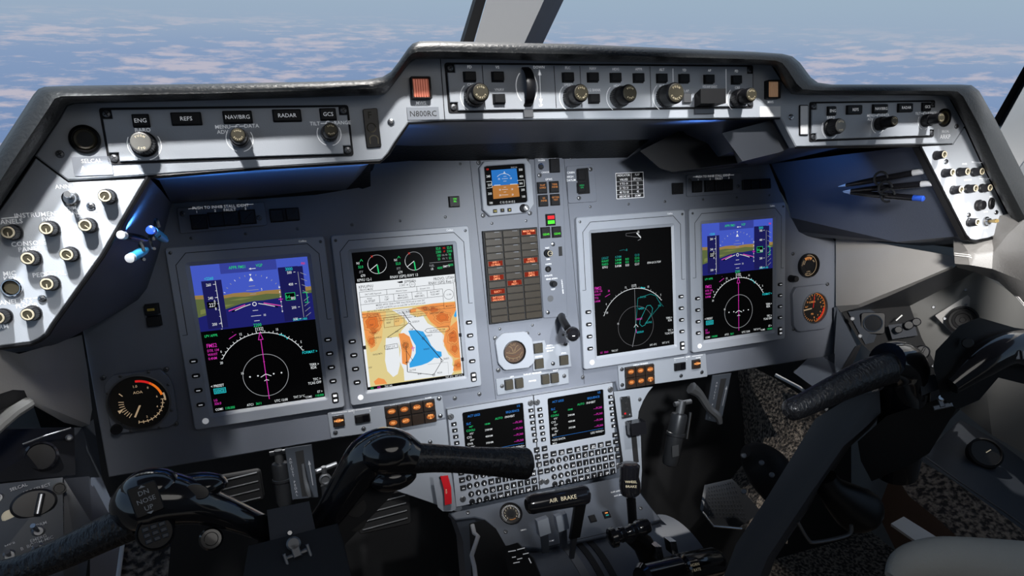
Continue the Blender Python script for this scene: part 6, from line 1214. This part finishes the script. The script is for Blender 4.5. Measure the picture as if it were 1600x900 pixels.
fpart('round_switch', b, U, (243,832), .46, .1, .022)
b = MB(); b.lathe([(.0085,-.012),(.0085,.001),(.0070,.003),(.0050,.003),(.0045,.001)], 'gloss_black', 24); fpart('push_button', b, U, (330,842), .455, 0, .006)
b = MB(); b.prism(circ(0,0,.0085,.0055,24), -.004, .0012, 'gloss_black', .0006); fpart('push_button', b, U, (308,768), .455, -.5, .016)
# chart clip
b = MB(); b.box(0,-.004,.019,.0075,0,.004,'dull_steel',.001); b.box(-.0085,-.003,.0022,.010,0,.006,'dull_steel',.0006); b.box(.0085,-.003,.0022,.010,0,.006,'dull_steel',.0006); b.lathe([(.0052,0),(.0052,.005),(.004,.006)], 'dull_steel', 20, c=(0,.0062)); b.box(0,.001,.006,.010,.002,.006,'dull_steel',.0006); b.lathe([(.0022,0),(.0016,.008)],'steel',12,c=(0,.0145)); fpart('chart_clip', b, U, (463,862), .478, .18, .006, 'small steel chart clip')
# dials moulded on the rear cover
b = MB(); b.lathe([(.0085,0),(.0085,.002),(.0078,.002)],'black_plastic',24,c=(0,0)); fpart('blank_disc', b, U, (556,792), .43, 0, .004); fpart('blank_disc', b, U, (556,814), .43, 0, .004)
# ---- right wheel
U = Unit('control_wheel', 'black right pilot control wheel seen from the side on its large grey column', 'control wheel', (1420,640), .38)
b = MB(); slab(b, U, [(1374,610,.40),(1330,620,.40),(1274,654,.40),(1246,700,.40),(1200,775,.42),(1150,850,.44),(1120,930,.46),(1175,930,.46),(1200,870,.44),(1240,806,.42),(1280,752,.40),(1318,697,.40),(1352,668,.40),(1376,645,.40)], [(1378,612,.32),(1340,622,.32),(1290,656,.32),(1262,702,.32),(1215,777,.33),(1165,850,.34),(1140,930,.36),(1190,930,.36),(1212,872,.34),(1252,808,.33),(1290,755,.32),(1326,700,.32),(1358,671,.32),(1378,648,.32)], 'knee_grey'); part('column', b, U.root)
b = MB(); slab(b, U, [(1385,650,.41),(1500,612,.43),(1505,622,.43),(1452,708,.41),(1425,725,.40),(1362,752,.39),(1345,720,.39),(1340,690,.39)], [(1390,650,.36),(1495,615,.38),(1500,625,.38),(1448,706,.36),(1422,722,.35),(1366,746,.35),(1350,716,.35),(1346,690,.35)], 'black_plastic'); part('hub', b, U.root)
b = MB(); slab(b, U, [(1437,590,.43),(1460,585,.43),(1478,604,.43),(1440,618,.43)], [(1437,590,.40),(1460,585,.40),(1478,604,.40),(1440,618,.40)], 'console_paint'); part('hub_cap', b, U.root)
b = MB(); rtube(b, U, [(1400,740,.36,30),(1405,690,.37,34),(1412,640,.385,34),(1412,600,.40,36),(1405,572,.405,38),(1385,565,.41,30)], 'gloss_black', 24); part('left_horn', b, U.root)
b = MB(); dome(b, U, (1408,565,.41), 34, 26, 26, 'gloss_black'); part('horn_cap', b, U.root)
b = MB(); rtube(b, U, [(1396,573,.41,25),(1360,584,.41,25),(1310,606,.41,22),(1265,628,.41,19),(1243,638,.41,18),(1233,642,.41,16),(1227,645,.41,6)], 'grip_leather', 24); part('leather_grip', b, U.root)
b = MB(); slab(b, U, [(1458,572,.45),(1462,548,.45),(1500,508,.45),(1530,496,.45),(1585,512,.45),(1640,520,.45),(1650,580,.45),(1600,600,.45),(1560,590,.45),(1530,625,.44),(1495,640,.44),(1470,620,.44)], [(1460,572,.39),(1466,550,.39),(1500,512,.39),(1530,500,.39),(1585,514,.39),(1640,522,.39),(1650,575,.39),(1600,590,.39),(1560,582,.39),(1530,615,.39),(1495,630,.39),(1472,612,.39)], 'black_plastic'); part('right_horn', b, U.root)
b = MB(); rtube(b, U, [(1484,602,.448,16),(1530,566,.455,26),(1575,545,.46,26),(1610,545,.46,30),(1660,550,.46,30)], 'gloss_black', 20); part('horn_cap', b, U.root)
b = MB(); 
for k in range(5): b.box(-.012+.006*k,0,.0045,.010,0,.003,'dull_steel',.0008)
fpart('ribbed_switch', b, U, (1590,555), .47, .15, .012)
b = MB(); b.lathe([(.006,0),(.006,.002),(.005,.003)],'black_plastic',20); fpart('push_button', b, U, (1512,536), .455, 0, .002)
b = MB(); b.box(0,-.002,.020,.0060,0,.004,'dull_steel',.001); b.box(0,.003,.006,.012,.001,.005,'dull_steel',.001); b.lathe([(.0045,0),(.0045,.005),(.003,.006)],'steel',16,c=(.002,.008)); fpart('chart_clip', b, U, (1472,632), .43, .35, .004, 'small steel chart clip')
b = MB(); rtube(b, U, [(1290,745,.36,16),(1300,765,.36,22),(1330,790,.36,34),(1345,800,.36,36),(1355,810,.36,24)], 'black_plastic', 20); part('column_boot', b, U.root)
b = MB(); rtube(b, U, [(1246,815,.40,3),(1262,842,.40,3),(1275,847,.40,3),(1325,836,.40,3),(1330,820,.40,3)], 'dull_steel', 8); part('guard_rail', b, U.root)
# ================================================================== UNDER THE BOARD
def bracket(label, quad, slot, txt, arrow, lever, z=-.006):
    U = Unit('pedal_adjuster', label, 'bracket', quad[0], z, 'pedal adjusters under the board'); b = MB(); o = U.ls(quad); b.prism(o, -.003, .0, 'console_paint', .0006); b.poly(U.ls(slot), .0003, 'matte_black')
    n_ = len(txt[0]); A_ = Vector(U.l(txt[1])); B_ = Vector(U.l(txt[2])); 
    for i, ch in enumerate(txt[0]): p = A_.lerp(B_, i/(n_-1)); b.text(ch, p.x, p.y, .0044, .0005, 'grey_ink', rot=math.atan2((B_-A_).y,(B_-A_).x)+pi/2)
    a_, c_ = [Vector(q) for q in U.ls(arrow)]; b.line([a_,c_], .0009, .0005, 'grey_ink'); d = (a_-c_).normalized(); nn = Vector((-d.y,d.x)); b.poly([tuple(a_+d*.003),tuple(a_-d*.004+nn*.002),tuple(a_-d*.004-nn*.002)], .0005, 'grey_ink'); part('plate', b, U.root)
    b = MB(); rtube(b, U, lever, 'dull_steel', 8); part('release_lever', b, U.root)
bracket('left grey slotted bracket lettered ADJUST PEDAL hanging under the board', [(445,701),(487,694.5),(497.5,777),(457,781)], [(461,706),(474,703),(482,775),(472,776)], ('ADJUST PEDAL',(453.5,717),(464,773)), [(483,722),(489,758)], [(473,725,.0,2.2),(477,750,.004,3),(481,765,.008,4),(484,776,.01,3)])
bracket('right grey slotted bracket lettered ADJUST PEDAL hanging under the board', [(1114,587),(1143,583),(1129,651),(1118,660),(1103,656)], [(1126,592),(1135,591),(1121,652),(1116,646)], ('ADJUST PEDAL',(1120,598),(1109,652)), [(1135,605),(1128.5,634)], [(1080,606,.005,10),(1093,616,.006,7),(1107,637,.008,6),(1121,650,.012,6),(1125,662,.014,4)])
def accumulator(label, pts, z0):
    U = Unit('hydraulic_cylinder', label, 'cylinder', pts[0], z0, 'hydraulic cylinders in the dark footwells'); P = [Vector(P3(p[0],p[1],z0)) for p in pts]; a, c_ = P; r = rpx(a, 13); b = MB(); seg = [(0,.5),(.02,.9),(.06,1),(.36,1),(.37,1.12),(.42,1.12),(.43,1),(.90,.98),(.97,.85),(1,.4)]; b.tube([a.lerp(c_,t)-U.o for t,_ in seg], [r*k for _,k in seg], 'dark_metal', 20); part('barrel', b, U.root)
    b = MB(); d = (a-c_).normalized(); b.tube([a-U.o, a+d*r*1.5-U.o], r*.5, 'dull_steel', 12); b.tube([a+d*r*1.2+Vector((-r,0,0))-U.o, a+d*r*1.2+Vector((r*1.3,0,0))-U.o], r*.3, 'dull_steel', 10); b.tube([a+Vector((r*1.2,0,r*.5))-U.o, a.lerp(c_,.5)+Vector((r*1.35,0,r*.5))-U.o], r*.16, 'steel', 8); part('fittings', b, U.root)
    if label.startswith('right'): b = MB(); b.box(0,0,r*.9,r*1.4,0,.0004,'dull_steel'); q = a.lerp(c_,.66)-U.o; o = part('sticker', b, U.root, (q.x-r*.3,q.y,q.z+r*1.0)); 
accumulator('right dark hydraulic cylinder with pale sticker in the footwell', [(1062,645),(1046,728)], -.03)
accumulator('left dark hydraulic cylinder in the footwell beside the bracket', [(437,722),(446,790)], -.03)
U = Unit('valve_fitting', 'small round metal valve fitting in the dark gap below the left switching panel', 'valve', (508,748), -.02); b = MB(); b.lathe([(.009,0),(.009,.004),(.0065,.005),(.005,.003)],'dull_steel',24); b.tube([(-.02,.012,0),(.02,.020,0)],.004,'dull_steel',10); b.tube([(0,.006,0),(.0,.02,.002)],.004,'dull_steel',10); b.tube([(0,-.01,0),(0,-.05,0)],.008,'dark_metal',12); part('fitting', b, U.root)
# rudder pedals
def pedal(label, pts, z0, z1, grp='rudder pedals'):
    U = Unit('rudder_pedal', label, 'pedal', pts[0], z0, grp); b = MB(); q = [P3(x,y,z0+(z1-z0)*((y-min(p[1] for p in pts))/(max(p[1] for p in pts)-min(p[1] for p in pts)))) for x,y in pts]; b.hull([Vector(a)-U.o for a in q],[Vector(a)-U.o-Vector((0,-.002,.008)) for a in q],'dark_metal'); part('tread', b, U.root)
    return U, [Vector(a) for a in q]
U, q = pedal('perforated metal rudder pedal in the right footwell beside the throttles', [(1105,762),(1148,752),(1190,800),(1150,827),(1115,822),(1098,800)], .02, .10)
b = MB(); xs = (q[2]-q[0]); 
for i in range(11):
    for j in range(9):
        p = q[0].lerp(q[1], .05+i/11*.95); r_ = q[5].lerp(q[2], i/10); s_ = p.lerp(r_.lerp(q[4].lerp(q[3], i/10), .6), j/9)-U.o; 
        if True: b.add([s_+Vector(v) for v in ((-.0012,0,.001),(0,-.0012,.001),(.0012,0,.001),(0,.0012,.001),(0,0,.0022))],[(0,1,4),(1,2,4),(2,3,4),(3,0,4)],'dull_steel')
o = part('grip_studs', b, U.root, label='rows of small studs'); o['kind'] = 'stuff'
b = MB(); b.tube([q[3]-U.o+Vector((.01,.0,.002)), q[4]-U.o, q[5]-U.o], .0022, 'steel', 8); part('edge', b, U.root)
for lb, x_, y_, s_ in (('left footwell rudder pedal with ribbed bars between column and pedestal', 600, 800, 1), ('far left rudder pedal bars in the dark footwell', 372, 765, .8)):
    U = Unit('rudder_pedal', lb, 'pedal', (x_,y_), -.03, 'rudder pedals'); b = MB(); b.box(0,0,.085*s_,.060*s_,-.01,0,'matte_black',.002,.006); part('tread', b, U.root)
    for k in range(4): b = MB(); b.tube([(-.036*s_,-.022+.013*k,.001),(.036*s_,-.018+.013*k,.001)], .0013, 'dull_steel', 8); part('tread_bar', b, U.root)
# rudder pedal assembly dark lump right
U = Unit('pedal_linkage', 'dark rounded pedal linkage with bolts in front of the brown carpet', 'linkage', (1195,730), .12); b = MB(); rtube(b, U, [(1165,706,.10,10),(1180,714,.10,26),(1200,735,.11,34),(1215,765,.12,28),(1222,790,.12,14)], 'rubber', 18); part('housing', b, U.root)
for p in ((1162,712),(1190,723),(1206,742),(1162,768)): b = MB(); b.lathe([(.0045,0),(.0045,.003),(.003,.004)],'dull_steel',12); fpart('bolt', b, U, p, .12, 0, .028)
# footwell back wall and carpets
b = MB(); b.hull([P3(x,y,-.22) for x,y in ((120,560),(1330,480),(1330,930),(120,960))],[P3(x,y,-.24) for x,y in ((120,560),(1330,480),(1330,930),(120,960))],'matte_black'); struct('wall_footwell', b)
b = MB(); b.loft([[P3(1150,560,-.20),P3(1212,592,-.06),P3(1290,642,.06)],[P3(1160,640,-.19),P3(1215,680,-.03),P3(1265,700,.08)],[P3(1165,720,-.17),P3(1210,750,.0),P3(1240,790,.12)],[P3(1100,800,-.16),P3(1170,830,.02),P3(1230,850,.14)]], 'carpet'); o = struct('wall_carpet_right', b)
b = MB(); b.tube([P3(1212,586,-.05),P3(1250,606,-.0),P3(1292,640,.06)], .0035, 'pillar_paint', 8); struct('trim_5', b)
b = MB(); b.loft([[P3(1430,715,.24),P3(1480,745,.30),P3(1560,800,.36),P3(1640,860,.42)],[P3(1395,735,.24),P3(1420,775,.28),P3(1470,815,.34),P3(1560,900,.42)]], 'carpet'); struct('wall_carpet_side', b)
b = MB(); b.loft([[P3(1395,735,.24),P3(1420,775,.28),P3(1470,815,.34),P3(1560,900,.42)],[P3(1370,800,.22),P3(1395,850,.26),P3(1420,900,.30),P3(1440,960,.34)]], 'gauge_brown'); struct('floor_recess', b)
b = MB(); b.loft([[P3(190,846,.30),P3(268,838,.30)],[P3(182,905,.34),P3(262,905,.34)]], 'carpet'); struct('wall_carpet_left', b)
b = MB(); b.tube([P3(192,846,.302),P3(184,905,.342)], .002, 'pillar_paint', 8); struct('trim_6', b)
# seat edge
U = Unit('pilot_seat', 'cream sheepskin covered seat cushion cut by the lower right picture edge', 'seat', (1500,880), .50); b = MB(); rtube(b, U, [(1395,905,.50,14),(1420,885,.50,30),(1470,880,.50,40),(1540,890,.50,48),(1640,900,.50,50)], 'sheepskin', 24); part('cushion', b, U.root)
U = Unit('seat_rail', 'short pale metal seat rail on the dark floor at the lower right', 'rail', (1430,835), .36); b = MB(); slab(b, U, [(1392,818,.36),(1412,807,.36),(1478,848,.40),(1455,862,.40)], [(1392,822,.33),(1412,811,.33),(1478,852,.37),(1455,866,.37)], 'pillar_paint'); b.line([tuple((Vector(P3(1400,818,.36))-U.o)[:2]),tuple((Vector(P3(1460,852,.40))-U.o)[:2])],.0008,.004,'dull_steel'); part('rail', b, U.root)
# ================================================================== SIDE LININGS AND CONSOLES
def L3(rows, mat, name, th=None):
    b = MB(); b.loft([[P3(*p) for p in r] for r in rows], mat); return struct(name, b)
# right
L3([[(1306,372,-.004),(1350,374,.06),(1396,384,.12),(1450,393,.18),(1492,401,.23)],[(1306,430,-.004),(1345,425,.06),(1390,425,.12),(1440,412,.18),(1490,412,.23)],[(1306,478,-.002),(1340,476,.06),(1385,458,.12),(1440,436,.18),(1489,415,.235)],[(1314,488,.0),(1345,480,.055),(1390,462,.11),(1440,440,.17),(1489,419,.225)]], 'grey_vinyl', 'wall_right_bolster')
L3([[(1314,488,.0),(1390,461,.11),(1489,419,.225),(1500,410,.24)],[(1340,486,-.02),(1421,478,.06),(1500,438,.17),(1526,423,.22)]], 'knee_grey', 'wall_right_underside')  # underside of the right bolster, coloured darker than its face
L3([[(1490,398,.25),(1490,360,.25),(1545,340,.27),(1600,330,.32),(1680,320,.40)],[(1491,398,.26),(1512,392,.27),(1552,388,.29),(1600,390,.34),(1680,400,.42)],[(1492,412,.255),(1515,414,.27),(1550,420,.30),(1600,440,.35),(1680,470,.43)],[(1496,418,.24),(1526,426,.26),(1560,440,.29),(1600,476,.34),(1680,540,.42)]], 'armrest_vinyl', 'wall_right_armrest')
b = MB()
for o_ in (-1.5,1.5): b.tube([P3(1491,397+o_,.262),P3(1515,400+o_,.272),P3(1545,412+o_,.29),P3(1570,440+o_,.305),P3(1600,476+o_,.345)], .0008, 'pillar_paint', 6)
struct('trim_7', b)
L3([[(1421,478,.04),(1526,423,.16),(1600,470,.22),(1700,520,.30)],[(1440,530,.06),(1530,500,.16),(1610,540,.22),(1700,590,.30)],[(1475,600,.08),(1540,600,.16),(1620,640,.22),(1700,690,.30)],[(1500,640,.10),(1550,680,.17),(1620,720,.22),(1700,790,.30)]], 'wall_paint', 'wall_right_lower')
U = Unit('air_vent', 'round black air vent on a pale square plate on the right side wall', 'vent', (1504,498), .13); b = MB(); slab(b, U, [(1461,493,.105),(1512,461,.145),(1552,506,.17),(1500,534,.13)], [(1461,493,.10),(1512,461,.14),(1552,506,.165),(1500,534,.125)], 'grey_vinyl'); part('plate', b, U.root)
b = MB(); b.lathe([(.0250,-.004),(.0250,.004),(.0215,.006),(.0205,.002),(.0165,.002),(.0160,.005),(.0120,.006),(.0110,.003),(.0050,.003),(.0045,.0055)], 'rubber', 36); o = fpart('vent_ring', b, U, (1504,500), .14, 0, .006)
for p in ((1476,498),(1509,475),(1458.5,480),(1508.5,453)): b = MB(); b.lathe([(.003,0),(.002,.001)],'dull_steel',12); fpart('screw', b, U, p, .14, 0, .002)
# console flank and top
L3([[(1303,488,-.012),(1314,487,.0),(1340,540,.04),(1312,610,.06)],[(1303,556,-.012),(1303,557,-.01),(1262,566,-.02),(1240,580,-.02)]], 'console_paint', 'trim_8')
mat('flank_paint', (.085,.098,.122), .45)
b = MB(); b.hull([P3(x,y,z) for x,y,z in ((1303,480,.0),(1308,480,.0),(1339,541,.05),(1306,594,.08),(1281,612,.09),(1240,582,.06),(1262,560,.0),(1303,556,.0))],[P3(x,y,z) for x,y,z in ((1303,480,-.03),(1308,480,-.03),(1339,541,.02),(1306,594,.05),(1281,612,.06),(1240,582,.03),(1262,560,-.03),(1303,556,-.03))],'flank_paint'); struct('wall_right_console', b)
b = MB(); b.hull([P3(x,y,z) for x,y,z in ((1337,541,.055),(1347,537,.055),(1312,612,.09),(1303,596,.085))],[P3(x,y,z) for x,y,z in ((1337,541,.03),(1347,537,.03),(1312,612,.06),(1303,596,.06))],'seam'); struct('trim_9', b)
U = Unit('side_console', 'dark right side console with small black gauge, knobs and white lettering', 'console', (1380,530), .05)
top = [(1314,486,.0),(1421,476,.06),(1440,528,.09),(1500,640,.16),(1440,700,.16),(1352,600,.10),(1372,560,.075),(1346,537,.05)]
b = MB(); b.hull([Vector(P3(*p))-U.o for p in top],[Vector(P3(p[0],p[1],p[2]-.02))-U.o for p in top],'matte_black'); part('top_panel', b, U.root)
b = MB(); slab(b, U, [(1325,487,.012),(1370,481,.03),(1392,528,.06),(1352,538,.055)],[(1325,487,.008),(1370,481,.026),(1392,528,.056),(1352,538,.05)],'console_paint'); part('gauge_plate', b, U.root)
b = MB(); b.box(0,0,.040,.040,-.002,.003,'black_plastic',.001,.006); b.lathe([(.0165,.003),(.0165,.006),(.0145,.006),(.0140,.004)],'gloss_black',32,cap=False); b.disc(0,0,.014,.0035,'glass_black'); fpart('oxygen_gauge', b, U, (1364,505), .045, 0, .004)
b = MB(); slab(b, U, [(1388,508,.075),(1428,503,.09),(1434,524,.10),(1394,530,.085)],[(1388,508,.07),(1428,503,.085),(1434,524,.095),(1394,530,.08)],'knee_grey'); part('regulator_plate', b, U.root)
for p, r_ in (((1404,515),.0065),((1420,508),.0080),((1432,503),.0075)): b = MB(); b.lathe([(r_,-.004),(r_,.010),(r_*.8,.012)],'knob_black',24); fpart('knob', b, U, p, .09, 0, .004)
for p in ((1332,498),(1344,525)): b = MB(); b.lathe([(.0045,0),(.0045,.001),(.003,.002)],'dull_steel',16); fpart('screw', b, U, p, .04, 0, .003)
b = MB(); b.tube([(-.006,-.003,.002),(.006,.004,.002)], .0012, 'placard_white', 8); fpart('indicator_needle', b, U, (1405,497), .08, .3, .004)
b = MB(); b.text('OXYGEN SUPPLY', 0,.004,.0040,0,'white_ink'); b.text('PASSENGER   CREW', 0,-.003,.0036,0,'white_ink'); fpart('lettering', b, U, (1398,541), .095, .14, .004)
b = MB(); b.lathe([(.013,-.004),(.012,.008),(.010,.010)],'knob_black',28); b.box(0,0,.004,.018,.009,.013,'knob_black',.001); fpart('selector_knob', b, U, (1441,550), .11, -.4, .004)
b = MB(); b.lathe([(.006,0),(.006,.004),(.004,.005)],'cream_ring',20); fpart('cream_button', b, U, (1433,557), .12, 0, .008, 'small cream button')
for p in ((1458,572),(1462,588),(1487,640)): b = MB(); b.lathe([(.004,0),(.004,.003),(.002,.009)],'steel',16); fpart('toggle', b, U, p, .13, 0, .004)
# lower right shelf
L3([[(1450,704,.18),(1500,655,.17),(1560,690,.22),(1640,750,.28)],[(1430,712,.22),(1490,750,.26),(1560,800,.33),(1640,858,.40)]], 'console_paint', 'wall_right_ledge')
b = MB(); 
for k_ in (0,1): b.tube([P3(1440+k_*6,722-k_*8,.235),P3(1500,762-k_*9,.275),P3(1570,810-k_*10,.34),P3(1640,860-k_*10,.40)], .0014, 'dull_steel', 6)
struct('trim_10', b)
U = Unit('ledge_gauge', 'round dark gauge lying on the ledge at the far right edge', 'gauge', (1538,709), .25); b = MB(); b.lathe([(.026,-.006),(.026,.006),(.0225,.008),(.022,.005)],'rubber',36,cap=False); b.disc(0,0,.022,.0055,'gauge_face'); b.line([(0,0),(.010,.002)],.0015,.0058,'cream_ink'); o = ob('gauge_body', b.mesh('gauge_body'), U.root); o.matrix_local = Matrix.Rotation(-.75,4,'X') @ Matrix.Rotation(-.35,4,'Y')
# left
L3([[(-60,548,.286),(0,546,.27),(30,553,.25),(75,540,.15),(128,523,-.004)],[(-60,580,.28),(0,580,.27),(50,585,.20),(95,580,.10),(137,580,-.004)],[(-60,612,.27),(0,611,.26),(28,608,.24),(95,620,.12),(144,640,-.004)],[(-60,640,.25),(0,650,.25),(44,625,.22),(95,645,.12),(140,664,-.004)],[(-60,670,.25),(0,668,.24),(50,632,.20),(100,660,.10),(128,667,.0)]], 'grey_vinyl', 'wall_left_bolster')
b = MB(); b.hull([P3(-20,622,.285),P3(20,609,.26),P3(38,610,.25),P3(44,624,.245),P3(30,630,.25),P3(-20,648,.285)],[P3(-20,622,.24),P3(20,609,.235),P3(38,610,.23),P3(44,624,.225),P3(30,630,.23),P3(-20,648,.24)],'matte_black'); struct('trim_11', b)
b = MB(); b.tube([P3(-30,690,.30),P3(0,662,.285),P3(20,645,.27),P3(44,630,.25)], .006, 'wall_paint', 10); struct('trim_12', b)
L3([[(0,668,.20),(60,668,.12),(128,668,.0),(146,655,-.012)],[(0,760,.24),(80,748,.16),(130,742,.08),(160,748,-.012)],[(100,760,.24),(150,800,.20),(200,850,.16),(230,900,.12)]], 'console_paint', 'wall_left_console')
b = MB(); b.hull([P3(100,748,.27),P3(139,744,.20),P3(170,802,.26),P3(145,820,.30),P3(130,930,.34),P3(98,930,.34)],[P3(100,748,.22),P3(139,744,.16),P3(165,802,.20),P3(145,820,.24),P3(130,930,.28),P3(98,930,.28)],'knee_grey'); struct('trim_13', b)
b = MB(); b.hull([P3(142,746,.21),P3(158,746,.16),P3(205,850,.25),P3(190,930,.32),P3(140,930,.33)],[P3(142,746,.17),P3(158,746,.12),P3(205,850,.20),P3(190,930,.27),P3(140,930,.28)],'flank_paint'); struct('trim_14', b)
U = Unit('side_panel_gauge', 'black recessed panel with large round black dial at the left edge', 'gauge panel', (58,712), .20); b = MB(); slab(b, U, [(-30,672,.24),(116,668,.19),(118,742,.22),(-30,756,.28)],[(-30,672,.22),(116,668,.17),(118,742,.20),(-30,756,.26)],'black_plastic'); part('panel', b, U.root)
for p, r_ in (((64,713),.0145),((-6,716),.0145)): b = MB(); b.lathe([(r_,-.002),(r_,.003),(r_*.86,.005),(r_*.80,.002)],'gloss_black',36); b.disc(0,0,r_*.8,.0022,'glass_black'); fpart('dial', b, U, p, .23, 0, .004)
for p in ((108,684),(109,727)): b = MB(); b.lathe([(.0034,0),(.0034,.001),(.002,.002)],'dull_steel',16); fpart('screw', b, U, p, .20, 0, .004)
b = MB(); b.tube([(-.02,0,0),(0,.004,0),(.02,.006,0)],.0010,'dull_steel',8); fpart('chrome_lip', b, U, (75,686), .23, 0, .003)
U = Unit('audio_panel', 'dark grey audio panel with big selector knob and metal toggles at the lower left', 'control panel', (55,825), .29); b = MB(); slab(b, U, [(-60,762,.29),(98,746,.28),(100,930,.35),(-60,940,.36)],[(-60,762,.27),(98,746,.26),(100,930,.33),(-60,940,.34)],'console_paint'); part('faceplate', b, U.root)
def ap(px): return .282+.07*max(0,(px[1]-748))/180
b = MB(); b.prism(circ(0,0,.0175,.0130,30), -.002, .006, 'knob_black', .002); b.T = Matrix.Rotation(-.35,4,'Z'); b.box(.004,0,.005,.019,.005,.012,'knob_black',.001); b.T = Matrix.Rotation(-.35,4,'Z'); b.box(.0040,0,.0012,.017,.012,.0124,'white_ink'); fpart('selector_knob', b, U, (53,787), ap((53,787)), 0, .002)
for t, p in (('SELCAL',(29,761)),('MIC SELECT',(58,763)),('VHF2',(58,769)),('VHF1',(43,774)),('HF1',(72,770)),('HF2',(81,775)),('PA',(36,783)),('OFF',(31,794)),('PA',(19,797)),('NORM',(61,820)),('EMERG',(60,841)),('B  BOOM-MIC',(58,848)),('MKR',(16,851)),('LO',(14,883))):
    b = MB(); b.text(t,0,0,.0034,0,'grey_ink'); fpart('lettering', b, U, p, ap(p), .10, .0045)
b = MB(); b.lathe([(.0058,0),(.0058,.003),(.0045,.0035)],'cream_ring',20); fpart('cream_knob', b, U, (15,807), ap((15,807)), 0, .001, 'small cream knob')
for p, l_ in (((60,830),(-.003,.006)),((15,868),(-.001,.004)),((60,858),(-.001,.004)),((-4,778),(0,.004))):
    b = MB(); b.lathe([(.0052,0),(.0052,.002),(.0040,.003),(.0035,.004)],'dull_steel',20); b.tube([(0,0,.003),(l_[0],l_[1],.012)],[.0014,.0022],'steel',10); fpart('toggle', b, U, p, ap(p), 0, .001)
b = MB(); b.lathe([(.0055,0),(.0055,.002),(.0045,.002),(.004,.0)],'black_plastic',20); fpart('socket', b, U, (93,763), ap((93,763)), 0, .001)
# ================================================================== PENS AND CLIPS
def pen(label, tip, end, z, r, body, tipm, cap, grp, zt=None, clip=True):
    zt = zt or z; a = Vector(P3(tip[0],tip[1],zt)); c_ = Vector(P3(end[0],end[1],z)); r = rpx(c_, r); t = thing('pen', label, 'pen', a, None, grp); ax = c_-a
    b = MB(); b.tube([Vector(), ax*.04, ax*.10], [r*.10,r*.28,r*.55], tipm, 14); part('tip', b, t)
    b = MB(); b.tube([ax*.10, ax*.28, ax*.45, ax*.88], [r*.55,r*.9,r,r], body, 16); part('barrel', b, t)
    b = MB(); b.tube([ax*.88, ax*.99, ax], [r*.95,r*.95,r*.6], cap, 16); part('cap', b, t)
    if clip: b = MB(); o_ = Vector((0,.001,r*1.3)); b.tube([ax*.55+o_, ax*.70+o_*1.2, ax*.86+o_], r*.22, 'silver_paint', 8); part('clip', b, t)
    return t
pen('black and silver pen, upper one of the three in the right pocket', (1310,291.5), (1444,267), .268, 5.0, 'gloss_black', 'silver_paint', 'silver_paint', 'pens clipped in the right pocket', .15)
pen('black and silver pen, middle one of the three in the right pocket', (1317,299), (1458,286), .274, 5.0, 'gloss_black', 'silver_paint', 'silver_paint', 'pens clipped in the right pocket', .15)
pen('blue pen with clear blue end, lowest of the three in the right pocket', (1318,300.5), (1444,310.5), .268, 5.0, 'gloss_black', 'silver_paint', 'blue_plastic', 'pens clipped in the right pocket', .15)
pen('black and silver pen with white end high in the left pocket', (232,375), (188,367), .288, 6.8, 'gloss_black', 'silver_paint', 'silver_paint', 'pens clipped in the left pocket', .22)
pen('pen with pale end, lowest in the left pocket', (232,388), (202,404), .285, 7.5, 'light_blue', 'silver_paint', 'silver_paint', 'pens clipped in the left pocket', .24)
pen('blue pen with round blue end pointing at the display in the left pocket', (262,377), (235,359), .27, 7.5, 'light_blue', 'light_blue', 'blue_plastic', 'pens clipped in the left pocket', .20)
def loop(label, c, z, r, grp):
    P = Vector(P3(c[0],c[1],z)); t = thing('pen_loop', label, 'clip', P, None, grp); rr = rpx(P,r); b = MB()
    n = 36; pts = [(rr*.35*math.cos(2*pi*k/n), rr*math.sin(2*pi*k/n), rr*.9*math.cos(2*pi*k/n)) for k in range(n*5//6)]
    b.tube(pts, [rr*.20*(1 if k % 2 else .8) for k in range(len(pts))], 'dark_metal', 8); part('coil', b, t)
for lb, c, z in (('ribbed loop holding the upper pen in the right pocket',(1376,279),.215),('ribbed loop holding the middle pen in the right pocket',(1383,294),.222),('ribbed loop holding the lowest pen in the right pocket',(1387,305),.222)): loop(lb, c, z, 10, 'pen loops in the right pocket')
for lb, c, z in (('ribbed loop around the top blue pen in the left pocket',(246,356),.25),('ribbed loop around the middle pen in the left pocket',(238,376),.26),('ribbed loop around the lowest pen in the left pocket',(222,393),.265)): loop(lb, c, z, 13, 'pen loops in the left pocket')
for p, z in (((1476,348),.22),((114,478),.24)): q_ = S(p[0],p[1],z); o = part('screw', SCREW, gs, tuple(q_-GO), Matrix.Rotation(1.2 if p[0] < 500 else -1.0,3,'Y'))
